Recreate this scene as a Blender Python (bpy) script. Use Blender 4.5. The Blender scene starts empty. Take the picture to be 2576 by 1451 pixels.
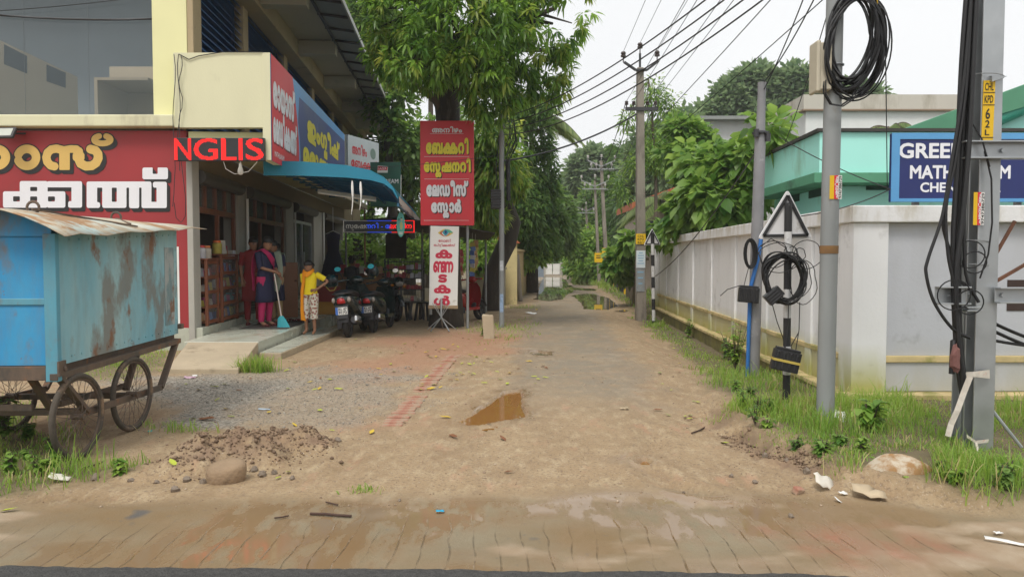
import bpy, bmesh, math, random
import numpy as np
from mathutils import Vector, Matrix, Euler
random.seed(7); RNG = np.random.default_rng(11)
S = bpy.context.scene; COL = S.collection; R = math.radians

# ---------------------------------------------------------------- camera, world, sun, exposure
F_PX, CX, CY, CAM_H, PITCH = 1900.0, 1288.0, 725.5, 1.55, math.atan(79/1900)
cam = bpy.data.cameras.new('camera'); camo = bpy.data.objects.new('camera', cam); COL.objects.link(camo)
cam.sensor_width = 36; cam.lens = 36*F_PX/2576; cam.clip_end = 3000; cam.clip_start = 0.05
camo.location = (0, 0, CAM_H); camo.rotation_euler = (R(90)-PITCH, 0, 0); S.camera = camo
SUN_EL, SUN_AZ = R(58), R(200)
world = bpy.data.worlds.new('World'); S.world = world; world.use_nodes = True
wn, wl = world.node_tree.nodes, world.node_tree.links
bgn = wn['Background']; sky = wn.new('ShaderNodeTexSky'); sky.sky_type = 'NISHITA'; sky.sun_disc = False
sky.sun_elevation = SUN_EL; sky.sun_rotation = SUN_AZ; sky.dust_density = 6; sky.air_density = 1.0; sky.altitude = 0
hs = wn.new('ShaderNodeHueSaturation'); hs.inputs['Saturation'].default_value = 0.12
mx = wn.new('ShaderNodeMix'); mx.data_type = 'RGBA'; mx.inputs[0].default_value = 0.72   # cloud layer
mx.inputs[7].default_value = (11.0, 11.1, 11.2, 1)
cn = wn.new('ShaderNodeTexNoise'); cn.inputs['Scale'].default_value = 2.2; cn.inputs['Detail'].default_value = 6; ctc = wn.new('ShaderNodeTexCoord'); wl.new(ctc.outputs['Generated'], cn.inputs['Vector'])
cm = wn.new('ShaderNodeMix'); cm.data_type = 'RGBA'; cm.inputs[6].default_value = (9.9, 10.05, 10.3, 1); cm.inputs[7].default_value = (11.6, 11.7, 11.7, 1); wl.new(cn.outputs[0], cm.inputs[0]); wl.new(cm.outputs[2], mx.inputs[7])
wl.new(sky.outputs[0], hs.inputs['Color']); wl.new(hs.outputs[0], mx.inputs[6]); wl.new(mx.outputs[2], bgn.inputs['Color'])
bgn.inputs['Strength'].default_value = 0.10
sl = bpy.data.lights.new('sun', 'SUN'); so = bpy.data.objects.new('sun', sl); COL.objects.link(so)
sl.energy = 1.7; sl.angle = R(18); sl.color = (1, .95, .87)
sd = Vector((math.sin(SUN_AZ)*math.cos(SUN_EL), math.cos(SUN_AZ)*math.cos(SUN_EL), math.sin(SUN_EL)))
so.rotation_euler = sd.to_track_quat('Z', 'Y').to_euler(); so.location = (0, 0, 30)
S.view_settings.view_transform = 'Standard'; S.view_settings.look = 'None'
S.view_settings.exposure = 0.18; S.view_settings.gamma = 1; S.view_settings.use_curve_mapping = False
S.render.engine = 'CYCLES'
S.cycles.max_bounces = 6; S.cycles.diffuse_bounces = 3; S.cycles.glossy_bounces = 3; S.cycles.transparent_max_bounces = 12
S.cycles.transmission_bounces = 4; S.cycles.caustics_reflective = False; S.cycles.caustics_refractive = False
S.cycles.use_denoising = True

# ---------------------------------------------------------------- helpers
_cp, _sp = math.cos(PITCH), math.sin(PITCH)
def ray(px, py):
    a, b = (px-CX)/F_PX, (CY-py)/F_PX
    return Vector((a, _cp+b*_sp, -_sp+b*_cp))
def W(px, py, Y):                      # point at depth Y seen at measured position (px, py) of the photograph
    d = ray(px, py); return Vector((0, 0, CAM_H)) + d*(Y/d.y)
def G(px, py, z=0.0):                  # point of the ground plane
    d = ray(px, py); return Vector((0, 0, CAM_H)) + d*((z-CAM_H)/d.z)

def vnoise(x, y, seed=0):
    xi, yi = np.floor(x).astype(np.int64), np.floor(y).astype(np.int64); xf, yf = x-xi, y-yi
    u, v = xf*xf*(3-2*xf), yf*yf*(3-2*yf)
    def h(a, b):
        n = (a*374761393 + b*668265263 + seed*1442695041) & 0x7fffffff
        n = ((n ^ (n >> 13))*1274126177) & 0x7fffffff
        return ((n ^ (n >> 16)) & 0xffff)/65535.0
    return (h(xi, yi)*(1-u)+h(xi+1, yi)*u)*(1-v)+(h(xi, yi+1)*(1-u)+h(xi+1, yi+1)*u)*v
def fbm(x, y, s=1.0, o=4, seed=0):
    x, y = np.asarray(x, float)*s, np.asarray(y, float)*s; t = 0; a = .5
    for k in range(o): t = t+a*vnoise(x, y, seed+k*17); x, y, a = x*2.03, y*2.03, a*.5
    return t/(1-.5**o)
def sstep(a, b, x):
    t = np.clip((x-a)/(b-a), 0, 1); return t*t*(3-2*t)
def poly_sdf(x, y, pts):               # signed distance to a polygon, negative inside
    x, y = np.asarray(x, float), np.asarray(y, float); d = np.full(x.shape, 1e9); ins = np.zeros(x.shape, bool)
    n = len(pts)
    for i in range(n):
        ax, ay = pts[i][0], pts[i][1]; bx, by = pts[(i+1) % n][0], pts[(i+1) % n][1]
        ex, ey = bx-ax, by-ay; t = np.clip(((x-ax)*ex+(y-ay)*ey)/(ex*ex+ey*ey+1e-12), 0, 1)
        d = np.minimum(d, np.hypot(x-ax-t*ex, y-ay-t*ey))
        c = ((ay > y) != (by > y)) & (x < (bx-ax)*(y-ay)/((by-ay) if by != ay else 1e-9)+ax); ins ^= c
    return np.where(ins, -d, d)

# ---- materials
def nodes(m):
    m.use_nodes = True; return m.node_tree.nodes, m.node_tree.links, m.node_tree.nodes['Principled BSDF']
def C4(c): return (c[0], c[1], c[2], 1)
def mat(name, col, rough=.6, metal=0, var=.12, scale=3.0, bump=0.0, bscale=30.0, dirt=None, dirt_amt=.5, dirt_scale=2.0, stretch=None, spec=.5, coat=0, emit=None, estr=0, trans=0):
    m = bpy.data.materials.new(name); N, L, b = nodes(m)
    b.inputs['Roughness'].default_value = rough; b.inputs['Metallic'].default_value = metal
    b.inputs['Specular IOR Level'].default_value = spec
    if coat: b.inputs['Coat Weight'].default_value = coat; b.inputs['Coat Roughness'].default_value = .08
    tc = N.new('ShaderNodeTexCoord'); co = tc.outputs['Object']
    if stretch:
        mp = N.new('ShaderNodeMapping'); mp.inputs['Scale'].default_value = stretch; L.new(co, mp.inputs[0]); co = mp.outputs[0]
    cur = None
    if var > 0:
        n = N.new('ShaderNodeTexNoise'); n.inputs['Scale'].default_value = scale; n.inputs['Detail'].default_value = 6; L.new(co, n.inputs['Vector'])
        x = N.new('ShaderNodeMix'); x.data_type = 'RGBA'
        x.inputs[6].default_value = C4([max(0, c*(1-var*1.6)) for c in col]); x.inputs[7].default_value = C4([min(1, c*(1+var*1.3)) for c in col])
        L.new(n.outputs[0], x.inputs[0]); cur = x.outputs[2]
        rr = N.new('ShaderNodeMapRange'); rr.inputs['To Min'].default_value = max(.02, rough-.12); rr.inputs['To Max'].default_value = min(1, rough+.12)
        L.new(n.outputs[0], rr.inputs[0]); L.new(rr.outputs[0], b.inputs['Roughness'])
    if dirt:
        n2 = N.new('ShaderNodeTexNoise'); n2.inputs['Scale'].default_value = dirt_scale; n2.inputs['Detail'].default_value = 9; n2.inputs['Roughness'].default_value = .65; L.new(co, n2.inputs['Vector'])
        mr = N.new('ShaderNodeMapRange'); lo = .78-.5*dirt_amt
        mr.inputs['From Min'].default_value = lo; mr.inputs['From Max'].default_value = lo+.13; L.new(n2.outputs[0], mr.inputs[0])
        x2 = N.new('ShaderNodeMix'); x2.data_type = 'RGBA'; x2.inputs[7].default_value = C4(dirt)
        if cur: L.new(cur, x2.inputs[6])
        else: x2.inputs[6].default_value = C4(col)
        L.new(mr.outputs[0], x2.inputs[0]); cur = x2.outputs[2]
    if cur: L.new(cur, b.inputs['Base Color'])
    else: b.inputs['Base Color'].default_value = C4(col)
    if bump:
        n3 = N.new('ShaderNodeTexNoise'); n3.inputs['Scale'].default_value = bscale; n3.inputs['Detail'].default_value = 5; L.new(co, n3.inputs['Vector'])
        bp = N.new('ShaderNodeBump'); bp.inputs['Strength'].default_value = bump; bp.inputs['Distance'].default_value = .02
        L.new(n3.outputs[0], bp.inputs['Height']); L.new(bp.outputs[0], b.inputs['Normal'])
    if emit:
        b.inputs['Emission Color'].default_value = C4(emit); b.inputs['Emission Strength'].default_value = estr
    return m
def glass_mat(name, tint=(.8, .9, .9), op=.25, rough=.03, refl=.5):
    m = bpy.data.materials.new(name); N, L, b = nodes(m)
    b.inputs['Base Color'].default_value = C4(tint); b.inputs['Roughness'].default_value = rough; b.inputs['Alpha'].default_value = op
    b.inputs['Specular IOR Level'].default_value = refl
    return m
def leaf_mat(name, c1, c2, rough=.42, trans=.35, hue=.0):
    m = bpy.data.materials.new(name); N, L, b = nodes(m)
    at = N.new('ShaderNodeAttribute'); at.attribute_name = 'rnd'
    x = N.new('ShaderNodeMix'); x.data_type = 'RGBA'; x.inputs[6].default_value = C4(c1); x.inputs[7].default_value = C4(c2)
    L.new(at.outputs['Fac'], x.inputs[0]); L.new(x.outputs[2], b.inputs['Base Color']); b.inputs['Roughness'].default_value = rough
    tr = N.new('ShaderNodeBsdfTranslucent'); hv = N.new('ShaderNodeHueSaturation'); hv.inputs['Value'].default_value = 1.5; hv.inputs['Hue'].default_value = .485
    L.new(x.outputs[2], hv.inputs['Color']); L.new(hv.outputs[0], tr.inputs['Color'])
    ms = N.new('ShaderNodeMixShader'); ms.inputs[0].default_value = trans; L.new(b.outputs[0], ms.inputs[1]); L.new(tr.outputs[0], ms.inputs[2])
    L.new(ms.outputs[0], N['Material Output'].inputs[0]); return m

# ---- things
def tag(o, label=None, cat=None, group=None, kind=None):
    if label: o['label'] = label
    if cat: o['category'] = cat
    if group: o['group'] = group
    if kind: o['kind'] = kind
    return o
def thing(name, label, cat, loc=(0, 0, 0), rz=0, group=None):
    o = bpy.data.objects.new(name, None); COL.objects.link(o); o.location = Vector(loc); o.rotation_euler = (0, 0, rz)
    o.empty_display_size = .1
    return tag(o, label, cat, group)
def copy_tree(o, loc=None, rz=None, label=None, parent=None, scale=None):
    c = o.copy(); COL.objects.link(c)
    if parent is not None: c.parent = parent
    if loc is not None: c.location = Vector(loc)
    if rz is not None: c.rotation_euler.z = rz
    if scale is not None: c.scale = (scale,)*3 if not hasattr(scale, '__len__') else scale
    if label: c['label'] = label
    for ch in list(o.children): copy_tree(ch, parent=c)
    return c
def new_obj(name, me, mats, parent=None):
    o = bpy.data.objects.new(name, me); COL.objects.link(o)
    for m in (mats if isinstance(mats, (list, tuple)) else [mats]): me.materials.append(m)
    if parent is not None: o.parent = parent
    return o
def to_local(parent, v):
    if parent is None: return v
    chain = []
    p = parent
    while p is not None: chain.append(p); p = p.parent
    for p in reversed(chain):
        v = [Matrix.Rotation(-p.rotation_euler.z, 3, 'Z') @ (Vector(q)-p.location) for q in v] if (p.location.length > 0 or p.rotation_euler.z) else v
    return v
class MB:
    def __init__(s): s.v = []; s.f = []; s.m = []; s.cur = 0
    def add(s, vs, fs, m=None):
        k = len(s.v); s.v += [tuple(q) for q in vs]; s.f += [tuple(i+k for i in f) for f in fs]; s.m += [s.cur if m is None else m]*len(fs); return s
    def box(s, x0, x1, y0, y1, z0, z1, m=None):
        return s.hexa([(x0, y0, z0), (x1, y0, z0), (x1, y1, z0), (x0, y1, z0), (x0, y0, z1), (x1, y0, z1), (x1, y1, z1), (x0, y1, z1)], m)
    def hexa(s, v, m=None):
        return s.add(v, [(0, 3, 2, 1), (4, 5, 6, 7), (0, 1, 5, 4), (1, 2, 6, 5), (2, 3, 7, 6), (3, 0, 4, 7)], m)
    def cbox(s, c, size, rot=None, m=None):
        hx, hy, hz = [q/2 for q in size]; vs = [(-hx, -hy, -hz), (hx, -hy, -hz), (hx, hy, -hz), (-hx, hy, -hz), (-hx, -hy, hz), (hx, -hy, hz), (hx, hy, hz), (-hx, hy, hz)]
        M = rot if rot is not None else Matrix.Identity(3)
        return s.hexa([Vector(c)+M @ Vector(q) for q in vs], m)
    def bar(s, p, q, w, h, up=(0, 0, 1), m=None):      # rectangular bar between two points
        p, q = Vector(p), Vector(q); d = (q-p).normalized(); u = Vector(up)
        if abs(d.dot(u)) > .98: u = Vector((0, 1, 0))
        a = d.cross(u).normalized(); b = a.cross(d)
        o = []
        for r in (p, q):
            for (i, j) in ((-1, -1), (1, -1), (1, 1), (-1, 1)): o.append(r+a*(i*w/2)+b*(j*h/2))
        return s.add(o, [(0, 1, 2, 3), (7, 6, 5, 4), (0, 4, 5, 1), (1, 5, 6, 2), (2, 6, 7, 3), (3, 7, 4, 0)], m)
    def tube(s, pts, r, n=8, m=None, cap=True, closed=False):
        pts = [Vector(p) for p in pts]; k = len(pts); rs = r if hasattr(r, '__len__') else [r]*k
        vs = []; prev = None
        for i, p in enumerate(pts):
            a = pts[(i-1) % k] if (closed or i > 0) else p; b = pts[(i+1) % k] if (closed or i < k-1) else p
            t = (b-a)
            t = t.normalized() if t.length > 1e-9 else Vector((0, 0, 1))
            if prev is None:
                u = Vector((0, 0, 1)) if abs(t.z) < .9 else Vector((1, 0, 0)); u = (u-t*u.dot(t)).normalized()
            else:
                u = prev-t*prev.dot(t); u = u.normalized() if u.length > 1e-6 else t.orthogonal().normalized()
            prev = u; w = t.cross(u)
            for j in range(n):
                an = 2*math.pi*j/n; vs.append(p+(u*math.cos(an)+w*math.sin(an))*rs[i])
        fs = []
        for i in range(k if closed else k-1):
            i2 = (i+1) % k
            for j in range(n): fs.append((i*n+j, i*n+(j+1) % n, i2*n+(j+1) % n, i2*n+j))
        if cap and not closed: fs.append(tuple(range(n-1, -1, -1))); fs.append(tuple((k-1)*n+j for j in range(n)))
        return s.add(vs, fs, m)
    def cyl(s, p, q, r0, r1=None, n=12, m=None): return s.tube([p, q], [r0, r0 if r1 is None else r1], n, m)
    def ring(s, c, axis, rad, r, n=24, k=6, m=None, a0=0, a1=2*math.pi):
        axis = Vector(axis).normalized(); u = axis.orthogonal().normalized(); w = axis.cross(u); full = abs(a1-a0) > 6.28
        pts = [Vector(c)+(u*math.cos(a0+(a1-a0)*i/(n if full else n-1))+w*math.sin(a0+(a1-a0)*i/(n if full else n-1)))*rad for i in range(n)]
        return s.tube(pts, r, k, m, closed=full)
    def loft(s, rings, m=None, cap=True, closed=True):
        n = len(rings[0]); vs = [q for r in rings for q in r]; fs = []
        for i in range(len(rings)-1):
            for j in range(n if closed else n-1): fs.append((i*n+j, i*n+(j+1) % n, (i+1)*n+(j+1) % n, (i+1)*n+j))
        if cap and closed: fs.append(tuple(range(n-1, -1, -1))); fs.append(tuple((len(rings)-1)*n+j for j in range(n)))
        return s.add(vs, fs, m)
    def sphere(s, c, r, n=12, k=8, m=None, sc=(1, 1, 1), rot=None, noise=0):
        c = Vector(c); rings = []
        for i in range(k+1):
            th = math.pi*i/k; ring = []
            for j in range(n):
                ph = 2*math.pi*j/n; q = Vector((math.sin(th)*math.cos(ph)*sc[0], math.sin(th)*math.sin(ph)*sc[1], -math.cos(th)*sc[2]))*r
                if noise and 0 < i < k: q *= 1+random.uniform(-noise, noise)
                if rot is not None: q = rot @ q
                ring.append(c+q)
            rings.append(ring)
        return s.loft(rings, m, cap=False)
    def prism(s, poly, off, m=None):                   # polygon of 3D points pushed along off
        n = len(poly); off = Vector(off); a = [Vector(p) for p in poly]; b = [p+off for p in a]
        return s.add(a+b, [tuple(range(n-1, -1, -1)), tuple(range(n, 2*n))]+[(i, (i+1) % n, n+(i+1) % n, n+i) for i in range(n)], m)
    def pieces(s):                       # the separate pieces of this shape, each as a shape of its own
        p = list(range(len(s.v)))
        def f(i):
            while p[i] != i: p[i] = p[p[i]]; i = p[i]
            return i
        for q in s.f:
            for i in q[1:]: p[f(i)] = f(q[0])
        out = {}
        for q, mi in zip(s.f, s.m): out.setdefault(f(q[0]), []).append((q, mi))
        for fl in out.values():
            m = MB(); mp = {}
            for q, mi in fl:
                for i in q:
                    if i not in mp: mp[i] = len(m.v); m.v.append(s.v[i])
                m.f.append(tuple(mp[i] for i in q)); m.m.append(mi)
            yield m
    def build(s, name, mats, parent=None, smooth=None, bevel=0, local=False, solid=0, seg=2, each=False):
        if each: return [m.build(name, mats, parent, smooth, bevel, local, solid, seg) for m in s.pieces()]
        me = bpy.data.meshes.new(name); vs = s.v if local else to_local(parent, [Vector(q) for q in s.v])
        me.from_pydata([tuple(q) for q in vs], [], s.f); me.polygons.foreach_set('material_index', s.m)
        bm = bmesh.new(); bm.from_mesh(me); bmesh.ops.recalc_face_normals(bm, faces=bm.faces); bm.to_mesh(me); bm.free()
        if smooth is not None:
            me.polygons.foreach_set('use_smooth', [True]*len(me.polygons)); me.set_sharp_from_angle(angle=R(smooth))
        me.update(); o = new_obj(name, me, mats, parent)
        if solid:
            md = o.modifiers.new('s', 'SOLIDIFY'); md.thickness = solid; md.offset = 0
        if bevel:
            md = o.modifiers.new('b', 'BEVEL'); md.width = bevel; md.segments = seg; md.limit_method = 'ANGLE'; md.angle_limit = R(40)
        return o
def ell(c, a, b, rx, ry, n=16, p=2.0):                 # ellipse ring in the plane of unit vectors a, b
    o = []
    for i in range(n):
        t = 2*math.pi*i/n; ct, st = math.cos(t), math.sin(t)
        o.append(Vector(c)+Vector(a)*(rx*math.copysign(abs(ct)**(2/p), ct))+Vector(b)*(ry*math.copysign(abs(st)**(2/p), st)))
    return o
def sag(p, q, s, n=16):
    p, q = Vector(p), Vector(q); return [p.lerp(q, i/n)-Vector((0, 0, s*4*(i/n)*(1-i/n))) for i in range(n+1)]

# ---- lettering: glyphs as flat meshes in a plane (x right, y up)
_oc = {}
def outline(ch, res=4):                # closed outlines of a glyph or of a short text
    if ch in _oc: return _oc[ch]
    c = bpy.data.curves.new('g', 'FONT'); c.body = ch; c.size = 1; c.resolution_u = res; c.fill_mode = 'NONE'
    o = bpy.data.objects.new('g', c); COL.objects.link(o); dg = bpy.context.evaluated_depsgraph_get(); me = bpy.data.meshes.new_from_object(o.evaluated_get(dg))
    v = np.array([q.co[:2] for q in me.vertices]).reshape(-1, 2); e = np.array([tuple(q.vertices) for q in me.edges], int).reshape(-1, 2)
    bpy.data.objects.remove(o); bpy.data.curves.remove(c); bpy.data.meshes.remove(me); _oc[ch] = (v, e); return v, e
def sd_glyph(X, Y, v, e):
    d = np.full(X.shape, 1e9); ins = np.zeros(X.shape, bool)
    for i, j in e:
        ax, ay = v[i]; bx, by = v[j]; ex, ey = bx-ax, by-ay; t = np.clip(((X-ax)*ex+(Y-ay)*ey)/(ex*ex+ey*ey+1e-12), 0, 1); d = np.minimum(d, np.hypot(X-ax-t*ex, Y-ay-t*ey))
        ins ^= ((ay > Y) != (by > Y)) & (X < (bx-ax)*(Y-ay)/((by-ay) if by != ay else 1e-9)+ax)
    return np.where(ins, -d, d)
def thick(parts, bold, step=.022):     # glyphs merged into one clean emboldened outline
    lo = np.min([v.min(0) for v, e in parts], 0)-bold-.05; hi = np.max([v.max(0) for v, e in parts], 0)+bold+.05
    x, y = np.arange(lo[0], hi[0]+step, step), np.arange(lo[1], hi[1]+step, step); X, Y = np.meshgrid(x, y); D = np.full(X.shape, 1e9)
    for v, e in parts:
        i0, i1 = np.searchsorted(x, v[:, 0].min()-bold-.06), np.searchsorted(x, v[:, 0].max()+bold+.06); D[:, i0:i1] = np.minimum(D[:, i0:i1], sd_glyph(X[:, i0:i1], Y[:, i0:i1], v, e)-bold)
    return msq(D, x, y)
def glyph(ch, bold=.02, res=4): v, e = outline(ch, res); return thick([(v, e)], bold)
def word(tokens, bold=.02, gap=.07):
    """tokens: characters or (char, dx, dy, sx, sy): dx shifts back over the glyph before it"""
    parts = []; x = 0
    for t in tokens:
        ch, dx, dy, sx, sy = (t, 0, 0, 1, 1) if isinstance(t, str) else t
        if ch == ' ': x += .35; continue
        v, e = outline(ch)
        if len(v) == 0: continue
        v = v.copy()*np.array([sx, sy]); v[:, 0] -= v[:, 0].min(); v[:, 0] += x+dx; v[:, 1] += dy
        parts.append((v, e)); x = max(x if dx < 0 and dy else 0, v[:, 0].max()+gap+bold*1.3)
    return thick(parts, bold)
def fit(V, x0, x1, y0, y1, keep=False):
    a, b = V.min(0), V.max(0); sx, sy = (x1-x0)/(b[0]-a[0]), (y1-y0)/(b[1]-a[1])
    if keep: sx = sy = min(sx, sy)
    return (V-a)*np.array([sx, sy])+np.array([x0+((x1-x0)-(b[0]-a[0])*sx)/2, y0+((y1-y0)-(b[1]-a[1])*sy)/2])
def on_plane(mb, V, Fc, o, ax, ay, lift, m=None):      # lay a 2D mesh on the plane o + x*ax + y*ay, lifted along its normal
    o, ax, ay = Vector(o), Vector(ax), Vector(ay); n = ax.cross(ay).normalized()
    mb.add([o+ax*float(q[0])+ay*float(q[1])+n*lift for q in V], Fc, m)
def latin(txt, bold=.012): 
    return glyph(txt, bold, 3)
# strokes and boxes -> clean flat outline by marching squares
def msq(sd, x, y):
    V = []; Fc = []; idx = {}
    def pt(kx, ky, a):
        key = (round(kx, 3), round(ky, 3))
        if key not in idx: idx[key] = len(V); V.append((kx, ky))
        return idx[key]
    ny, nx = sd.shape
    for j in range(ny-1):
        i = 0
        while i < nx-1:
            c = [sd[j, i], sd[j, i+1], sd[j+1, i+1], sd[j+1, i]]
            if min(c) >= 0: i += 1; continue
            if max(c) < 0:
                i2 = i
                while i2 < nx-1 and max(sd[j, i2], sd[j, i2+1], sd[j+1, i2], sd[j+1, i2+1]) < 0: i2 += 1
                Fc.append((pt(x[i], y[j], 0), pt(x[i2], y[j], 0), pt(x[i2], y[j+1], 0), pt(x[i], y[j+1], 0))); i = i2; continue
            P = [(x[i], y[j]), (x[i+1], y[j]), (x[i+1], y[j+1]), (x[i], y[j+1])]; poly = []
            for a in range(4):
                b = (a+1) % 4
                if c[a] < 0: poly.append(P[a])
                if (c[a] < 0) != (c[b] < 0):
                    t = c[a]/(c[a]-c[b]); poly.append((P[a][0]+t*(P[b][0]-P[a][0]), P[a][1]+t*(P[b][1]-P[a][1])))
            ids = []
            for q in poly:
                k = pt(q[0], q[1], 0)
                if k not in ids: ids.append(k)
            if len(ids) > 2: Fc.append(tuple(ids))
            i += 1
    return np.array(V), Fc
def sd_stroke(X, Y, pts, hw):
    d = np.full(X.shape, 1e9)
    for (a, b), (c, e) in zip(pts[:-1], pts[1:]):
        ex, ey = c-a, e-b; t = np.clip(((X-a)*ex+(Y-b)*ey)/(ex*ex+ey*ey+1e-9), 0, 1); d = np.minimum(d, np.hypot(X-a-t*ex, Y-b-t*ey))
    return d-hw
def sd_box(X, Y, x0, y0, x1, y1, r):
    qx, qy = np.abs(X-(x0+x1)/2)-(x1-x0)/2+r, np.abs(Y-(y0+y1)/2)-(y1-y0)/2+r
    return np.hypot(np.maximum(qx, 0), np.maximum(qy, 0))+np.minimum(np.maximum(qx, qy), 0)-r

# ---- leaves: many small faces in one mesh
T_LONG = (np.array([(0, 0, 0), (.3, -.5, .06), (.3, 0, 0), (.3, .5, .06), (.68, -.34, .03), (.68, 0, -.02), (.68, .34, .03), (1, 0, -.05)]), [(0, 1, 2), (0, 2, 3), (1, 4, 5, 2), (2, 5, 6, 3), (4, 7, 5), (5, 7, 6)])
T_QUAD = (np.array([(0, 0, 0), (.5, -.5, .12), (1, 0, 0), (.5, .5, .12)]), [(0, 1, 2), (0, 2, 3)])
T_BROAD = (np.array([(0, 0, 0), (.25, -.42, .07), (.25, 0, 0), (.25, .42, .07), (.62, -.5, .08), (.62, 0, -.02), (.62, .5, .08), (1, 0, -.1)]), [(0, 1, 2), (0, 2, 3), (1, 4, 5, 2), (2, 5, 6, 3), (4, 7, 5), (5, 7, 6)])
def leaf_cloud(name, P, D, Nn, L, Wd, tmpl, mats, parent=None, droop=.0, rnd=None, mi=None):
    P, D, Nn = np.asarray(P, float), np.asarray(D, float), np.asarray(Nn, float); n = len(P)
    D = D/np.linalg.norm(D, axis=1, keepdims=True); Sx = np.cross(D, Nn); Sx /= np.linalg.norm(Sx, axis=1, keepdims=True)+1e-9; Nn = np.cross(Sx, D)
    T, fs = tmpl; L = np.broadcast_to(L, (n,)); Wd = np.broadcast_to(Wd, (n,))
    V = P[:, None, :]+D[:, None, :]*(T[None, :, 0, None]*L[:, None, None])+Sx[:, None, :]*(T[None, :, 1, None]*Wd[:, None, None])+Nn[:, None, :]*(T[None, :, 2, None]*Wd[:, None, None])
    V[:, :, 2] -= droop*(T[None, :, 0]**2)*L[:, None]
    k = len(T); V = V.reshape(-1, 3)
    if parent is not None:
        V = V-np.array(parent.location)
    loops = []; sizes = []
    off = np.arange(n)*k
    allf = np.concatenate([np.concatenate([np.array(f) for f in fs])[None, :]+off[:, None]], axis=1).reshape(-1)
    sizes = np.tile([len(f) for f in fs], n); starts = np.concatenate([[0], np.cumsum(sizes)[:-1]])
    me = bpy.data.meshes.new(name); me.vertices.add(len(V)); me.vertices.foreach_set('co', V.ravel().astype(np.float32))
    me.loops.add(len(allf)); me.loops.foreach_set('vertex_index', allf.astype(np.int32))
    me.polygons.add(len(sizes)); me.polygons.foreach_set('loop_start', starts.astype(np.int32))
    if rnd is None: rnd = RNG.random(n)
    a = me.attributes.new('rnd', 'FLOAT', 'POINT'); a.data.foreach_set('value', np.repeat(rnd, k).astype(np.float32))
    if mi is not None: me.polygons.foreach_set('material_index', np.repeat(mi, len(fs)).astype(np.int32))
    me.update(calc_edges=True); me.validate(); me.polygons.foreach_set('use_smooth', [True]*len(me.polygons))
    return new_obj(name, me, mats, parent)
# ---------------------------------------------------------------- ground
LANE_A, LANE_K = 0.43, 0.0463
def lane_x(y): return LANE_A+LANE_K*y
VERGE_Y = [0, 4.2, 4.45, 4.7, 5.0, 5.5, 6.6, 8, 11.5, 15, 19, 25, 34, 44, 54, 70, 120]
VERGE_X = [6, 3.6, 2.95, 2.55, 2.25, 2.08, 1.85, 2.05, 2.62, 2.95, 3.1, 3.6, 3.95, 4.6, 5.0, 6.2, 8.5]
def gp(l, z=0): return [tuple(G(a, b, z)[:2]) for a, b in l]
PUD1 = gp([(1152, 1056), (1180, 1070), (1205, 1068), (1255, 1056), (1318, 1048), (1312, 1012), (1306, 982), (1270, 986), (1235, 1010), (1200, 1034)])
PUD2 = gp([(1352, 752), (1380, 756), (1408, 752), (1422, 738), (1440, 728), (1424, 708), (1408, 697), (1372, 696), (1366, 712), (1362, 735)])
PUD3 = gp([(1444, 742), (1462, 752), (1470, 764), (1484, 776), (1520, 778), (1545, 768), (1530, 756), (1512, 744), (1480, 737)])
PUD4 = gp([(1446, 716), (1492, 718), (1500, 712), (1478, 704), (1440, 706)])
PUD5 = gp([(1330, 887), (1372, 893), (1384, 886), (1352, 882)])
PUD6 = gp([(1608, 1158), (1622, 1163), (1634, 1157), (1622, 1150)])
PUD7 = gp([(1432, 727), (1490, 731), (1498, 725), (1440, 722)])
PUDS = [PUD1, PUD2, PUD3, PUD4, PUD5, PUD6, PUD7]
RUTS = [gp([(300, 1262), (480, 1246), (640, 1236), (780, 1205), (900, 1150), (1010, 1108), (1150, 1075)]),
        gp([(1090, 1150), (1190, 1092), (1260, 1060), (1320, 1010)]), gp([(1640, 1080), (1650, 1120), (1625, 1170), (1680, 1215), (1790, 1240)]),
        gp([(1640, 1330), (1900, 1300), (2200, 1330), (2560, 1420)]), gp([(1800, 1215), (1960, 1245), (2200, 1290), (2570, 1360)]), gp([(1, 1250), (200, 1252), (420, 1262), (800, 1300)])]
MOUNDS = [(570, 1162, .50, .13, .15), (690, 1120, .38, .13, .17), (500, 1180, .30, .15, .09), (790, 1125, .22, .12, .10), (640, 1150, .3, .12, .12), (390, 1190, .5, .12, .05)]
def seg_d(x, y, pts):
    d = np.full(np.shape(x), 1e9); al = np.zeros(np.shape(x)); acc = 0
    for (a, b), (c, e) in zip(pts[:-1], pts[1:]):
        ex, ey = c-a, e-b; ln = math.hypot(ex, ey); t = np.clip(((x-a)*ex+(y-b)*ey)/(ln*ln+1e-9), 0, 1); q = np.hypot(x-a-t*ex, y-b-t*ey)
        al = np.where(q < d, acc+t*ln, al); d = np.minimum(d, q); acc += ln
    return d, al
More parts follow.
